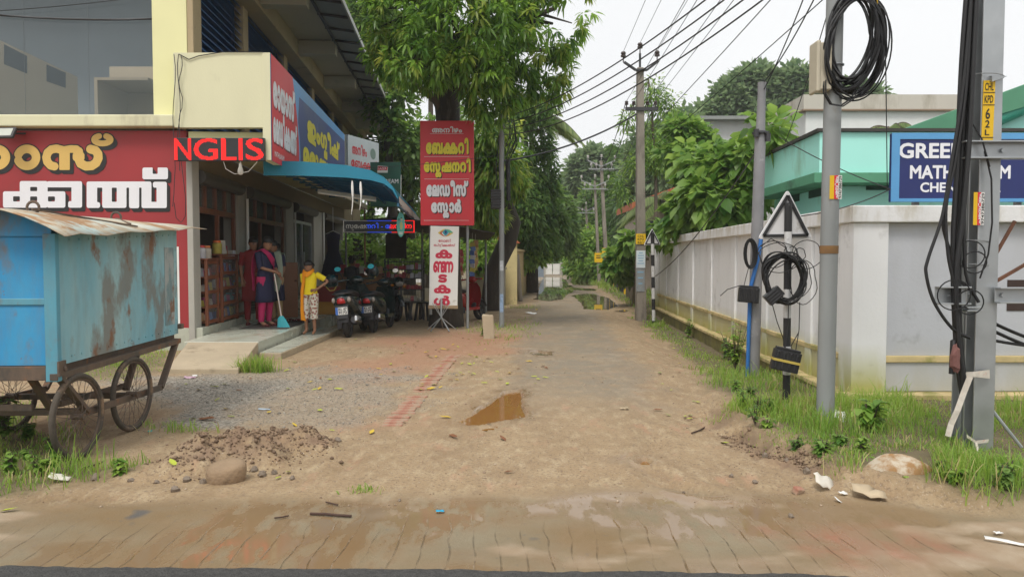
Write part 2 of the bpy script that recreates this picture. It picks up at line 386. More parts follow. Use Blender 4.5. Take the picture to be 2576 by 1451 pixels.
def height(x, y):
    x, y = np.asarray(x, float), np.asarray(y, float)
    near = 1-sstep(3.9, 4.9, y)*1.0
    z = (fbm(x, y, .55, 3, 3)-.5)*.02*sstep(4.5, 6, y)+(fbm(x, y, 2.6, 3, 5)-.5)*.006*sstep(4.4, 5.2, y)+(fbm(x, y, 16, 3, 9)-.5)*.0045*sstep(4.5, 5, y)*(1-sstep(9, 16, y))
    vx = np.interp(y, VERGE_Y, VERGE_X)+(fbm(x, y, 2.2, 4, 21)-.5)*.5
    bank = sstep(-.02, .22, x-vx)*sstep(4.2, 4.8, y)
    z += bank*(.08*(1-sstep(7, 9.5, y))+.03)+bank*(fbm(x, y, 7, 3, 31)-.5)*.04
    edge = np.exp(-((x-vx-.05)/.22)**2)*sstep(4.3, 5, y)*(1-sstep(7, 8.5, y)); z += edge*(fbm(x, y, 9, 4, 77)-.45)*.16
    z -= .17*sstep(9, 12, y)*sstep(1.9, 3.0, x-.0463*(y-10))*(1-sstep(19, 24, y))
    for (px, py, r, ry, h) in MOUNDS:
        q = G(px, py); rr = np.hypot((x-q.x)/r, (y-q.y)/(ry*2.0)); n = fbm(x, y, 9, 4, 41); z += h*np.clip(1-rr**2, 0, 1)*(.35+1.1*n)
    for k, p in enumerate(RUTS):
        d, al = seg_d(x, y, p); w = np.exp(-(d/.10)**2); br = sstep(.35, .6, fbm(x, y, 1.1, 2, 300+k))*(1 if k < 3 else .45); z += br*(-.024*w+.012*np.exp(-((d-.17)/.06)**2)+.006*w*np.sign(np.sin(al*2*math.pi/.09+d*30)))
    for p in PUDS[:]:
        d = poly_sdf(x, y, p); sc = .04 if p in (PUD1, PUD5, PUD6) else .11
        d = d+(fbm(x, y*.6, 1.6 if sc > .1 else 5, 4, 51)-.5)*sc*2.2-(.14 if sc > .1 else 0)
        z = z*(1-sstep(sc*4, 0, d)*.9)-.055*sstep(sc*.9, -sc*1.3, d)+.004*sstep(sc*3, sc, d)*sstep(0, sc, d)
    d, al = seg_d(x, y, BRICKS); z = np.where(d < .3, z*.3, z)
    return z
BRICKS = gp([(985, 1072), (1040, 1010), (1078, 962), (1112, 925), (1142, 893)])
def hz(x, y): return float(height(np.array([x]), np.array([y]))[0])
def Gh(px, py):
    q = G(px, py)
    for _ in range(4): q = G(px, py, hz(q.x, q.y))
    return q

Yr = [-80, -25, -6, 0, 1.6, 2.4]; y = 2.8
while y < 95: Yr.append(y); y *= 1.0068
while y < 1500: Yr.append(y); y *= 1.25
Tc = list(np.arange(-.80, .8001, .0024)); Tc = [-14, -7, -4, -2.5, -1.8, -1.4, -1.2, -1.1, -1.0, -.95, -.9, -.85]+Tc+[.85, .9, .95, 1.0, 1.1, 1.2, 1.4, 1.8, 2.5, 4, 7, 14]
Yr, Tc = np.array(Yr), np.array(Tc); YY = np.repeat(Yr[:, None], len(Tc), 1); XX = Tc[None, :]*np.maximum(Yr, 2.8)[:, None]
XX[YY > 90] += 0
ZZ = height(XX, YY); ZZ[(YY < 2.5)] = 0; ZZ[YY > 95] *= .3
xl = lane_x(YY)
n1, n2, n3 = fbm(XX, YY, .9, 4, 61), fbm(XX, YY, 2.6, 4, 63), fbm(XX, YY, .35, 4, 67)
m_asph = sstep(.28, -.1, np.abs(XX-xl)-.80+(n2-.5)*.8)*sstep(5.9, 10.5, YY+(n1-.5)*3.0)*(.68+.32*sstep(.35, .6, n2))
m_asph *= .86
m_asph = np.maximum(m_asph, sstep(24, 30, YY)*sstep(.4, -.2, np.abs(XX-xl)-1.5+(n1-.5)*1.2)*.85)
gx = poly_sdf(XX, YY, gp([(330, 950), (460, 938), (700, 930), (1000, 935), (1060, 975), (1000, 1030), (860, 1072), (500, 1075), (380, 1040)]))
m_grav = sstep(.5, -.5, gx+(n2-.5)*1.6)*(.5+.5*sstep(.3, .6, n1))
rx = poly_sdf(XX, YY, gp([(960, 860), (1130, 830), (1330, 840), (1290, 870), (1130, 900), (1060, 935), (930, 945)]))
m_red = sstep(.7, -.7, rx+(n1-.5)*2.2)*.9
m_red = np.maximum(m_red, .6*sstep(.5, .75, n3)*sstep(4.3, 5, YY)*(1-sstep(6.5, 8, YY)))
m_conc = sstep(.25, -.12, YY-4.86+(n1-.5)*.55+.25*sstep(.5, -4, XX)*1.6+.5*sstep(1.2, 3.2, XX))
sand_over = sstep(.55, .68, fbm(XX, YY*2.2, 1.3, 5, 91))*.75
m_sand = np.clip(sand_over*m_conc, 0, 1)
wet0 = sstep(.36, .52, fbm(XX, YY*1.6, .8, 4, 95))
m_wet = np.clip(m_conc*wet0*sstep(3.2, 1.6, np.abs(XX+.25)), 0, 1)
for k, p in enumerate(PUDS): m_wet = np.maximum(m_wet, .9*sstep(.35, -.05, poly_sdf(XX, YY, p)+(n2-.5)*.4))
m_wet = np.maximum(m_wet, .7*sstep(23, 27, YY)*sstep(70, 55, YY)*sstep(1.5, .8, np.abs(XX-xl))*sstep(.4, .55, n1))
vx = np.interp(YY, VERGE_Y, VERGE_X)
m_grass = sstep(.0, .45, XX-vx+(n2-.5)*.5)*sstep(4.1, 4.7, YY)
gl = poly_sdf(XX, YY, gp([(-900, 1010), (0, 1040), (130, 1120), (270, 1165), (240, 1200), (100, 1215), (0, 1245), (-600, 1260)])); m_grass = np.maximum(m_grass, sstep(.3, -.3, gl+(n2-.5)))
gl2 = poly_sdf(XX, YY, gp([(-500, 910), (120, 905), (300, 905), (420, 880), (420, 935), (330, 950), (100, 950), (-400, 970)])); m_grass = np.maximum(m_grass, sstep(.3, -.3, gl2+(n2-.5))*.8)
m_grass = np.maximum(m_grass, sstep(.3, 1.0, xl-XX-1.7+(n1-.5)*1.6)*sstep(22, 28, YY)*.9)
m_dug = np.zeros_like(XX)
for (px, py, r, ry, h) in MOUNDS[:5]: q = G(px, py); m_dug = np.maximum(m_dug, sstep(1.1, .3, np.hypot((XX-q.x)/r, (YY-q.y)/(ry*1.9))+(n2-.5)*1.0))
m_dug = np.maximum(m_dug, np.exp(-((XX-vx-.02)/.16)**2)*sstep(4.6, 5.2, YY)*(1-sstep(6.8, 8, YY))*sstep(.3, .6, n2))
m_rmud = sstep(.15, -.15, poly_sdf(XX, YY, gp([(1880, 1325), (2220, 1315), (2440, 1395), (2150, 1430)]))+(n2-.5)*.3)
for dx in (-.72, .72):
    wv = fbm(YY, YY*0+dx, .5, 2, 401)-.5; m_wet = np.maximum(m_wet, .42*np.exp(-((XX-xl-dx-.25*wv)/.17)**2)*sstep(4.9, 5.5, YY)*sstep(.35, .6, n1))
for p in RUTS: d_, al_ = seg_d(XX, YY, p); m_wet = np.maximum(m_wet, .45*np.exp(-(d_/.13)**2)*sstep(.3, .55, n2))
ATTR = dict(m_rmud=m_rmud, m_dug=m_dug, m_asph=m_asph, m_grav=m_grav, m_red=m_red, m_conc=m_conc, m_sand=m_sand, m_wet=m_wet, m_grass=m_grass)

def ground_mat():
    m = bpy.data.materials.new('earth'); N, L, b = nodes(m)
    geo = N.new('ShaderNodeNewGeometry'); pos = geo.outputs['Position']
    def noise(s, d=6, rough=.55, vec=None):
        n = N.new('ShaderNodeTexNoise'); n.inputs['Scale'].default_value = s; n.inputs['Detail'].default_value = d; n.inputs['Roughness'].default_value = rough
        L.new(vec or pos, n.inputs['Vector']); return n.outputs[0]
    def ramp(v, a, c, x0=0, x1=1):
        r = N.new('ShaderNodeMapRange'); r.inputs[1].default_value = a; r.inputs[2].default_value = c; r.inputs[3].default_value = x0; r.inputs[4].default_value = x1; L.new(v, r.inputs[0]); return r.outputs[0]
    def mix(f, a, c):
        x = N.new('ShaderNodeMix'); x.data_type = 'RGBA'
        for s, v in ((6, a), (7, c)):
            if isinstance(v, tuple): x.inputs[s].default_value = C4(v)
            else: L.new(v, x.inputs[s])
        if isinstance(f, float): x.inputs[0].default_value = f
        else: L.new(f, x.inputs[0])
        return x.outputs[2]
    def mul(a, c):
        x = N.new('ShaderNodeMath'); x.operation = 'MULTIPLY'; L.new(a, x.inputs[0])
        if isinstance(c, float): x.inputs[1].default_value = c
        else: L.new(c, x.inputs[1])
        return x.outputs[0]
    def at(n):
        a = N.new('ShaderNodeAttribute'); a.attribute_name = n; return a.outputs['Fac']
    mp = N.new('ShaderNodeMapping'); mp.inputs['Scale'].default_value = (1.9, .8, 1); L.new(pos, mp.inputs[0]); st = mp.outputs[0]
    soil = mix(ramp(noise(1.1, 7, .6, st), .3, .7), (.365, .26, .150), (.275, .19, .106))
    soil = mix(ramp(noise(4.5, 6, .65, st), .48, .72), soil, (.445, .345, .215))
    soil = mix(mul(ramp(noise(38, 3, .6), .52, .66), .7), soil, (.17, .118, .075)); soil = mix(mul(ramp(noise(11, 6, .7), .56, .68), .6), soil, (.19, .13, .085)); soil = mix(mul(ramp(noise(90, 2, .6), .62, .70), .6), soil, (.60, .53, .44))
    soil = mix(mul(ramp(noise(2.3, 6, .6, st), .58, .7), .55), soil, (.44, .24, .15))
    soil = mix(mul(at('m_red'), .75), soil, mix(noise(9, 4), (.40, .19, .115), (.33, .17, .10)))
    vor = N.new('ShaderNodeTexVoronoi'); vor.inputs['Scale'].default_value = 48; L.new(pos, vor.inputs['Vector'])
    sep = N.new('ShaderNodeSeparateColor'); L.new(vor.outputs['Color'], sep.inputs[0])
    grav = mix(sep.outputs[0], (.14, .13, .11), (.41, .37, .31))
    soil = mix(mul(at('m_grav'), ramp(noise(14, 4), .25, .42)), soil, grav)
    asph = mix(noise(60, 4, .7), (.16, .14, .108), (.285, .245, .185)); asph = mix(mul(ramp(noise(1.7, 6, .6), .55, .68), .6), asph, (.42, .35, .26))
    col = mix(mul(at('m_asph'), ramp(noise(6, 6, .6), .22, .5)), soil, asph)
    conc = mix(ramp(noise(1.2, 7, .6), .35, .65), (.265, .225, .15), (.205, .16, .098)); conc = mix(mul(ramp(noise(.7, 5), .42, .6), .85), conc, (.21, .135, .06))
    conc = mix(mul(ramp(noise(22, 4), .62, .7), .5), conc, (.14, .12, .10))
    conc = mix(mul(ramp(noise(1.9, 3, .5), .69, .74), .9), conc, (.10, .095, .09))
    sandp = mix(ramp(noise(5, 6), .4, .65), (.36, .265, .175), (.46, .37, .27))
    conc = mix(at('m_sand'), conc, sandp); conc = mix(mul(at('m_rmud'), ramp(noise(4, 5), .35, .6)), conc, (.31, .13, .075))
    col = mix(mul(at('m_dug'), ramp(noise(7, 6, .65), .3, .6)), col, mix(noise(16, 5), (.15, .095, .06), (.30, .20, .13)))
    col = mix(at('m_conc'), col, conc)
    col = mix(at('m_grass'), col, mix(noise(12, 5), (.10, .085, .045), (.20, .155, .085)))
    wetn = mul(at('m_wet'), ramp(noise(3.2, 6, .6, st), .38, .52)); col = mix(mul(wetn, .72), col, mix(noise(1.5), (.22, .125, .055), (.28, .19, .11)))
    L.new(col, b.inputs['Base Color'])
    rg = N.new('ShaderNodeMapRange'); rg.inputs[3].default_value = .9; rg.inputs[4].default_value = .07; L.new(wetn, rg.inputs[0]); L.new(rg.outputs[0], b.inputs['Roughness'])
    b.inputs['Specular IOR Level'].default_value = .5
    # relief: grains, pebbles, worn grooves in the concrete
    dry = N.new('ShaderNodeMath'); dry.operation = 'SUBTRACT'; dry.inputs[0].default_value = 1; L.new(wetn, dry.inputs[1])
    b1 = N.new('ShaderNodeBump'); b1.inputs['Distance'].default_value = .012; L.new(mul(dry.outputs[0], .55), b1.inputs['Strength']); L.new(noise(55, 6, .75), b1.inputs['Height'])
    sx = N.new('ShaderNodeSeparateXYZ'); L.new(pos, sx.inputs[0])
    wob = mul(noise(1.5, 2, .5, None), .15); ad = N.new('ShaderNodeMath'); ad.operation = 'ADD'; L.new(sx.outputs[0], ad.inputs[0]); L.new(wob, ad.inputs[1])
    fr = N.new('ShaderNodeMath'); fr.operation = 'PINGPONG'; fr.inputs[1].default_value = .068; L.new(ad.outputs[0], fr.inputs[0])
    gr = ramp(fr.outputs[0], .0, .0055, 0, 1)
    gm = mul(at('m_conc'), ramp(sx.outputs[1], 4.5, 4.15))
    inv = N.new('ShaderNodeMath'); inv.operation = 'SUBTRACT'; inv.inputs[0].default_value = 1; L.new(at('m_sand'), inv.inputs[1]); gm = mul(gm, inv.outputs[0])
    gm = mul(gm, mul(ramp(noise(3.4, 4), .32, .5), ramp(noise(9, 3), .3, .5, .2, .75)))
    b2 = N.new('ShaderNodeBump'); b2.inputs['Distance'].default_value = .012; L.new(gm, b2.inputs['Strength']); L.new(gr, b2.inputs['Height']); L.new(b1.outputs[0], b2.inputs['Normal'])
    L.new(b2.outputs[0], b.inputs['Normal']); 
    gd = N.new('ShaderNodeMath'); gd.operation = 'SUBTRACT'; gd.inputs[0].default_value = 1; L.new(gr, gd.inputs[1])
    L.new(mix(mul(mul(gd.outputs[0], gm), .1), col, (.16, .11, .065)), b.inputs['Base Color'])
    return m
EARTH = ground_mat()
def grid_part(name, mask):
    ny, nx = XX.shape; idx = np.arange(ny*nx).reshape(ny, nx)
    q = np.stack([idx[:-1, :-1], idx[:-1, 1:], idx[1:, 1:], idx[1:, :-1]], -1)[mask]; used = np.unique(q); mp = np.zeros(ny*nx, np.int64); mp[used] = np.arange(len(used)); q = mp[q]
    me = bpy.data.meshes.new(name); co = np.stack([XX.ravel()[used], YY.ravel()[used], ZZ.ravel()[used]], 1)
    me.vertices.add(len(co)); me.vertices.foreach_set('co', co.ravel().astype(np.float32)); me.loops.add(q.size); me.loops.foreach_set('vertex_index', q.ravel().astype(np.int32))
    me.polygons.add(len(q)); me.polygons.foreach_set('loop_start', (np.arange(len(q))*4).astype(np.int32)); me.update(calc_edges=True)
    me.polygons.foreach_set('use_smooth', [True]*len(q))
    for k, v in ATTR.items():
        a = me.attributes.new(k, 'FLOAT', 'POINT'); a.data.foreach_set('value', v.ravel()[used].astype(np.float32))
    o = new_obj(name, me, EARTH); return tag(o, kind='structure')
yc = YY[:-1, :-1]; xc = XX[:-1, :-1]
is_c = (yc < 4.80) & (yc > 2.0) & (np.abs(xc) < 9); is_l = (~is_c) & (np.abs(xc-lane_x(yc)) < np.where(yc < 22, .95, 1.5)) & (yc > 7.3) & (yc < 90)
grid_part('ground', ~is_c & ~is_l); grid_part('lane', is_l); grid_part('concrete_road', is_c)
# main road edge in front of the concrete strip
edge = MB(); e0 = W(0, 1433, 3.7); xs = np.linspace(-7, 7, 420); ed = 3.618+(fbm(xs, xs*0, 3, 4, 7)-.5)*.05-xs*.021+np.where(xs > .9, -.05*(xs-.9), 0)
rows = [[Vector((x, e, .002)) for x, e in zip(xs, ed)], [Vector((x, e-.012, .030+.006*random.random())) for x, e in zip(xs, ed)], [Vector((x, e-.05, .036)) for x, e in zip(xs, ed)], [Vector((x, -3, .036)) for x in xs]]
edge.loft(rows, closed=False); tag(edge.build('asphalt_road', mat('road_tar', (.06, .058, .055), .8, var=.5, scale=40, bump=.8, bscale=90)), kind='structure')
# standing water
def water_mat(name, col, rough=.02):
    m = bpy.data.materials.new(name); N, L, b = nodes(m); b.inputs['Base Color'].default_value = C4(col); b.inputs['Roughness'].default_value = rough; b.inputs['IOR'].default_value = 1.33; return m
WM, WD = water_mat('muddy_water', (.27, .13, .04)), water_mat('clear_rain_water', (.17, .14, .08))
for k, p in enumerate(PUDS):
    xs, ys = [q[0] for q in p], [q[1] for q in p]; e = .12 if k in (0, 4, 5) else .5
    lv = -.02-.002*k; w = MB(); w.add([(min(xs)-e, min(ys)-e, lv), (max(xs)+e, min(ys)-e, lv), (max(xs)+e, max(ys)+e, lv), (min(xs)-e, max(ys)+e, lv)], [(0, 1, 2, 3)])
    tag(w.build('puddle_water', WM if k in (0, 5) else WD), kind='structure')
# brick edging let into the soil
BM = mat('laterite_brick', (.40, .18, .12), .85, var=.35, scale=9, bump=.5, bscale=40, dirt=(.36, .26, .18), dirt_amt=.68, dirt_scale=7)
acc = 0; first = None; gi = 0
for (a, b_), (c, d) in zip(BRICKS[:-1], BRICKS[1:]):
    ln = math.hypot(c-a, d-b_); ang = math.atan2(d-b_, c-a); n = int(ln/.105)
    for i in range(n):
        if (gi % 23) in (14, 15): gi += 1; continue
        gi += 1; t = (i+.5)/n; x, y = a+(c-a)*t, b_+(d-b_)*t; zz = hz(x, y)+random.uniform(-.012, .006)
        if first is None:
            mb = MB(); mb.cbox((0, 0, 0), (.1, .22, .07)); first = mb.build('edging_brick', BM, bevel=.008, local=True)
            tag(first, 'red brick laid on edge in the line of bricks crossing the sandy forecourt', 'brick', 'bricks edging the forecourt'); o = first
        else: o = copy_tree(first)
        o.location = (x+random.uniform(-.012, .012), y, zz-.022); o.rotation_euler = (random.uniform(-.05, .05), random.uniform(-.05, .05), ang+random.uniform(-.08, .08)); o.scale = (random.uniform(.8, 1.02), random.uniform(.85, 1.1), 1)

# grass as a mass of blades
GM = leaf_mat('grass_blade', (.14, .30, .04), (.34, .47, .09), .5, .5); GD = leaf_mat('dry_grass', (.38, .33, .13), (.5, .42, .2), .6, .3)
T_BLADE = (np.array([(0, -.5, 0), (0, .5, 0), (.4, -.42, .0), (.4, .42, .0), (.75, -.28, .0), (.75, .28, .0), (1, 0, 0)]), [(0, 1, 3, 2), (2, 3, 5, 4), (4, 5, 6)])
def grass(name, dens, box, n, lmin, lmax, label=None):
    x = RNG.uniform(box[0], box[1], n); y = RNG.uniform(box[2], box[3], n); d = dens(x, y); k = RNG.random(n) < d; x, y, d = x[k], y[k], d[k]
    z = height(x, y)-.005; n = len(x); az = RNG.uniform(0, 6.28, n); lean = RNG.uniform(.05, .6, n)
    D = np.stack([np.cos(az)*lean, np.sin(az)*lean, np.ones(n)], 1); Nn = np.stack([-np.cos(az), -np.sin(az), lean*0+.3], 1)
    tall = fbm(x, y, 1.4, 3, 131); L = RNG.uniform(lmin, lmax, n)*(.3+1.3*sstep(.35, .75, tall))*(1+.8*(RNG.random(n) < .05))*(.5+.5*d)
    o = leaf_cloud(name, np.stack([x, y, z], 1), D, Nn, L, RNG.uniform(.004, .009, n)*np.maximum(1, y/8), T_BLADE, [GM, GD], droop=.45, rnd=np.clip(RNG.normal(.12, .2, n)+.95*fbm(x, y, 1.1, 3, 171)-.05, 0, 1), mi=(RNG.random(n) < .05+.25*sstep(.5, .7, fbm(x, y, 2.3, 3, 173))).astype(int))
    return tag(o, kind='stuff')
def d_verge(x, y):
    vx = np.interp(y, VERGE_Y, VERGE_X); n = fbm(x, y, 2.0, 3, 141); e = x-vx-.1+(n-.5)*.7
    wallx = 3.3+.0463*(y-7.75); inside = np.where(y > 7.7, (x < wallx), np.where((x > 3.3) & (y > 7.25), .25, 1))
    clear = sstep(-.03, .05, poly_sdf(x, y, gp([(2150, 1290), (2170, 1205), (2225, 1170), (2335, 1170), (2352, 1215), (2290, 1280)])))
    return sstep(-.08, .3, e)*(.4+.6*sstep(.36, .58, n))*inside*sstep(4.35, 4.9, y)*clear
grass('verge_grass', d_verge, (1.4, 7.5, 4.3, 7.7), 56000, .07, .27)
grass('verge_grass', d_verge, (1.9, 4.3, 7.7, 21), 22000, .07, .22)
grass('lane_grass', lambda x, y: sstep(.0, .3, x-np.interp(y, VERGE_Y, VERGE_X))*np.where(x < 6.5, 1, 0), (2.2, 7, 21, 62), 14000, .12, .34)
grass('lane_grass', lambda x, y: sstep(.3, 1.0, lane_x(y)-x-1.15+(fbm(x, y, .9, 4, 61)-.5)*1.2)*np.where((x > -1.2+.0463*(y-22)) & (poly_sdf(x, y, PUD2) > .1), 1, 0), (-2, 3, 25, 60), 6000, .1, .3)
def d_cart(x, y): return sstep(.3, -.3, poly_sdf(x, y, gp([(-900, 1010), (0, 1040), (130, 1120), (270, 1165), (240, 1200), (100, 1215), (0, 1245), (-600, 1260)]))+(fbm(x, y, 2.6, 4, 63)-.5))*.9
grass('weeds_under_cart', d_cart, (-7.5, -2.3, 4.6, 8.2), 24000, .12, .42)
def d_wall(x, y): return sstep(.3, -.3, poly_sdf(x, y, gp([(-500, 905), (120, 900), (300, 900), (420, 878), (425, 930), (330, 950), (100, 950), (-400, 970)]))+(fbm(x, y, 2.6, 4, 63)-.5))*.8
grass('weeds_along_shop_wall', d_wall, (-9, -4.3, 9.2, 12.4), 9000, .08, .28)
def d_base(x, y): return sstep(.25, -.3, poly_sdf(x, y, gp([(1170, 850), (1190, 815), (1340, 800), (1350, 830), (1300, 862), (1200, 868)]))+(fbm(x, y, 2.6, 4, 63)-.5)*1.2)*.5
grass('sparse_roadside_grass', d_base, (-2, .8, 12.5, 20), 5000, .05, .16)

# loose gravel and crumbled soil
def bits(name, x, y, s, mt, lift=.2):
    n = len(x); z = height(x, y); P = np.stack([x, y, z+s*lift], 1); o6 = np.array([(1, 0, 0), (-1, 0, 0), (0, 1, 0), (0, -1, 0), (0, 0, .8), (0, 0, -.8)]); V = o6[None]*(RNG.uniform(.55, 1.2, (n, 6, 1)))*s[:, None, None]
    a = RNG.uniform(0, 6.28, n); c, q = np.cos(a)[:, None], np.sin(a)[:, None]; V = np.stack([V[:, :, 0]*c-V[:, :, 1]*q, V[:, :, 0]*q+V[:, :, 1]*c, V[:, :, 2]], 2)+P[:, None, :]
    fs = np.array([(0, 2, 4), (2, 1, 4), (1, 3, 4), (3, 0, 4), (2, 0, 5), (1, 2, 5), (3, 1, 5), (0, 3, 5)]); F = (fs[None]+(np.arange(n)*6)[:, None, None]).reshape(-1, 3)
    me = bpy.data.meshes.new(name); me.vertices.add(n*6); me.vertices.foreach_set('co', V.reshape(-1).astype(np.float32)); me.loops.add(F.size); me.loops.foreach_set('vertex_index', F.ravel().astype(np.int32)); me.polygons.add(len(F)); me.polygons.foreach_set('loop_start', (np.arange(len(F))*3).astype(np.int32))
    r = me.attributes.new('rnd', 'FLOAT', 'POINT'); r.data.foreach_set('value', np.repeat(RNG.random(n), 6).astype(np.float32)); me.update(calc_edges=True); return tag(new_obj(name, me, mt), kind='stuff')
def bit_mat(name, c1, c2):
    m = bpy.data.materials.new(name); N, L, b = nodes(m); at = N.new('ShaderNodeAttribute'); at.attribute_name = 'rnd'; x = N.new('ShaderNodeMix'); x.data_type = 'RGBA'; x.inputs[6].default_value = C4(c1); x.inputs[7].default_value = C4(c2); L.new(at.outputs['Fac'], x.inputs[0]); L.new(x.outputs[2], b.inputs['Base Color']); b.inputs['Roughness'].default_value = .9; return m
n = 16000; x = RNG.uniform(-5.2, 0, n); y = RNG.uniform(6.4, 12, n); gxx = poly_sdf(x, y, gp([(330, 950), (460, 938), (700, 930), (1000, 935), (1060, 975), (1000, 1030), (860, 1072), (500, 1075), (380, 1040)])); k = RNG.random(n) < sstep(.6, -.5, gxx+(fbm(x, y, 2.6, 4, 63)-.5)*1.6); x, y = x[k], y[k]
bits('gravel', x, y, RNG.uniform(.003, .010, len(x))*(1+(RNG.random(len(x)) < .04)*1.2), bit_mat('grey_gravel', (.15, .135, .115), (.43, .385, .32)))
n = 15000; x = RNG.uniform(-4, 3, n); y = RNG.uniform(4.6, 13, n); k = (RNG.random(n) < .2+.8*sstep(.45, .62, fbm(x, y, 1.7, 3, 201))) & (x < np.interp(y, VERGE_Y, VERGE_X)+.3); x, y = x[k], y[k]
bits('scattered_grit', x, y, RNG.uniform(.002, .007, len(x))*(1+(RNG.random(len(x)) < .03)*1.5), bit_mat('soil_grit', (.17, .11, .07), (.46, .36, .26)))
xs, ys = [], []
for (px, py, r, ry, h) in MOUNDS[:5]:
    q = G(px, py); k = int(800*r); xs.append(q.x+RNG.normal(0, r*.5, k)); ys.append(q.y+RNG.normal(0, ry*.9, k)-.02)
e = gp([(1830, 1092), (1870, 1125), (1950, 1150), (2020, 1172), (2060, 1190)]); 
for (a, b_), (c, d) in zip(e[:-1], e[1:]): t = RNG.random(160); xs.append(a+(c-a)*t+RNG.normal(0, .05, 160)); ys.append(b_+(d-b_)*t+RNG.normal(0, .05, 160))
x, y = np.concatenate(xs), np.concatenate(ys); bits('soil_clods', x, y, RNG.uniform(.005, .013, len(x))*(1+(RNG.random(len(x)) < .10)*1.2), bit_mat('crumbled_soil', (.13, .085, .055), (.27, .185, .12)), .35)
# ---------------------------------------------------------------- shop building
BO = Vector((-5.3, 12.5, 0)); BU = Vector((-.0748, .9972, 0)); BV = Vector((.9972, .0748, 0))
def B(u, v, z): return BO+BU*u+BV*v+Vector((0, 0, z))
def bb(mb, u0, u1, v0, v1, z0, z1, m=None):
    return mb.hexa([B(u0, v0, z0), B(u0, v1, z0), B(u1, v1, z0), B(u1, v0, z0), B(u0, v0, z1), B(u0, v1, z1), B(u1, v1, z1), B(u1, v0, z1)], m)
M_CREAM = mat('cream_paint', (.68, .66, .45), .75, var=.10, scale=1.5, bump=.1, bscale=60, dirt=(.46, .42, .29), dirt_amt=.5, dirt_scale=1.1, stretch=(1, 1, .35))
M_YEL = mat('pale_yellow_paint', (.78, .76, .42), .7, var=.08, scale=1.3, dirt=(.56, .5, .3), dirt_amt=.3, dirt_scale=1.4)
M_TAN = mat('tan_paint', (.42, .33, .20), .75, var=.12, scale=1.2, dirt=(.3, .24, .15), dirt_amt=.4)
M_REDW = mat('red_wall_paint', (.33, .028, .032), .55, var=.16, scale=.7, dirt=(.25, .035, .035), dirt_amt=.4, dirt_scale=1.2)
M_RED = mat('red_sign_paint', (.68, .035, .05), .45, var=.10, scale=1.1, dirt=(.5, .06, .06), dirt_amt=.3)
M_WHITE = mat('white_paint', (.78, .77, .74), .6, var=.06, scale=2, dirt=(.5, .47, .4), dirt_amt=.3, dirt_scale=3)
M_LETW = mat('white_lettering', (.80, .80, .84), .5, var=.05, scale=2)
M_LETG = mat('gold_lettering', (.70, .46, .13), .5, var=.14, scale=1.4)
M_LETY = mat('yellow_lettering', (.82, .70, .04), .5, var=.06, scale=3)
M_BLK = mat('black_lettering', (.015, .014, .014), .5, var=.1)
M_BLUEL = mat('blue_louvre_paint', (.012, .11, .33), .5, var=.15, scale=3)
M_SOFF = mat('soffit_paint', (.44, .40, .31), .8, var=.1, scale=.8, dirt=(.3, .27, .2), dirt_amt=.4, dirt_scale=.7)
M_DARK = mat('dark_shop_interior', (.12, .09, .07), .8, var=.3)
M_TILE = mat('greenish_floor_tile', (.47, .48, .40), .28, var=.14, scale=2.2, dirt=(.36, .31, .22), dirt_amt=.42, dirt_scale=1.7)
M_CONC = mat('rough_concrete', (.44, .36, .25), .9, var=.16, scale=2.5, bump=.35, bscale=45, dirt=(.26, .21, .14), dirt_amt=.45, dirt_scale=2.3)
M_WOOD = mat('reddish_wood', (.20, .065, .03), .45, var=.3, scale=6, stretch=(1, 1, .2))
M_GREYP = mat('grey_pillar_paint', (.40, .38, .34), .7, var=.1, dirt=(.36, .33, .28), dirt_amt=.35)
M_STEEL = mat('galvanised_steel', (.42, .44, .45), .42, metal=.75, var=.2, scale=5, dirt=(.3, .27, .23), dirt_amt=.3, dirt_scale=4)
M_PIPE = mat('grey_painted_pipe', (.27, .285, .285), .5, var=.2, scale=3, dirt=(.20, .16, .11), dirt_amt=.42, dirt_scale=4, stretch=(1, 1, .3))
M_BLKP = mat('black_plastic', (.018, .018, .02), .4, var=.2)
M_RUB = mat('black_rubber', (.02, .019, .018), .75, var=.3)
M_GLASS = glass_mat('window_glass', (.10, .13, .145), .24, .03, .8)
M_GLS2 = glass_mat('cabinet_glass', (.3, .33, .33), .16, .04, .5)
M_SHEET = mat('grey_roof_sheet', (.26, .27, .26), .6, var=.15, scale=2, stretch=(6, .3, 1))
M_FRAME = mat('dark_steel_frame', (.04, .04, .045), .55, var=.2)
bld = thing('shop_building', 'two storey cream shop building with painted red wall and blue louvred upper floor', 'building', B(0, 0, 0))
def mk(name, mt, f, bevel=.012, smooth=None, parent=bld, each=False):
    m = MB(); f(m); return m.build(name, mt, parent, bevel=bevel, smooth=smooth, each=each)
zR1, zR0 = W(0, 322, 12.5).z, 0
mk('painted_wall', M_REDW, lambda m: m.hexa([Vector(p) for p in ((-16, 12.5, -.2), (W(471, 500, 12.5).x, 12.5, -.2), (W(471, 500, 12.5).x, 12.75, -.2), (-16, 12.75, -.2), (-16, 12.5, 3.62), (W(471, 500, 12.5).x, 12.5, 3.62), (W(471, 500, 12.5).x, 12.75, 3.62), (-16, 12.75, 3.62))]), 0)
wx = W(451, 700, 12.497).x
mk('white_wall_panel', M_WHITE, lambda m: m.box(-14, wx, 12.495, 12.499, .14, 1.72), 0)
mk('corner_pillar', M_GREYP, lambda m: m.box(W(471.5, 500, 12.5).x, W(487, 500, 12.5).x, 12.46, 12.74, -.1, 3.5))
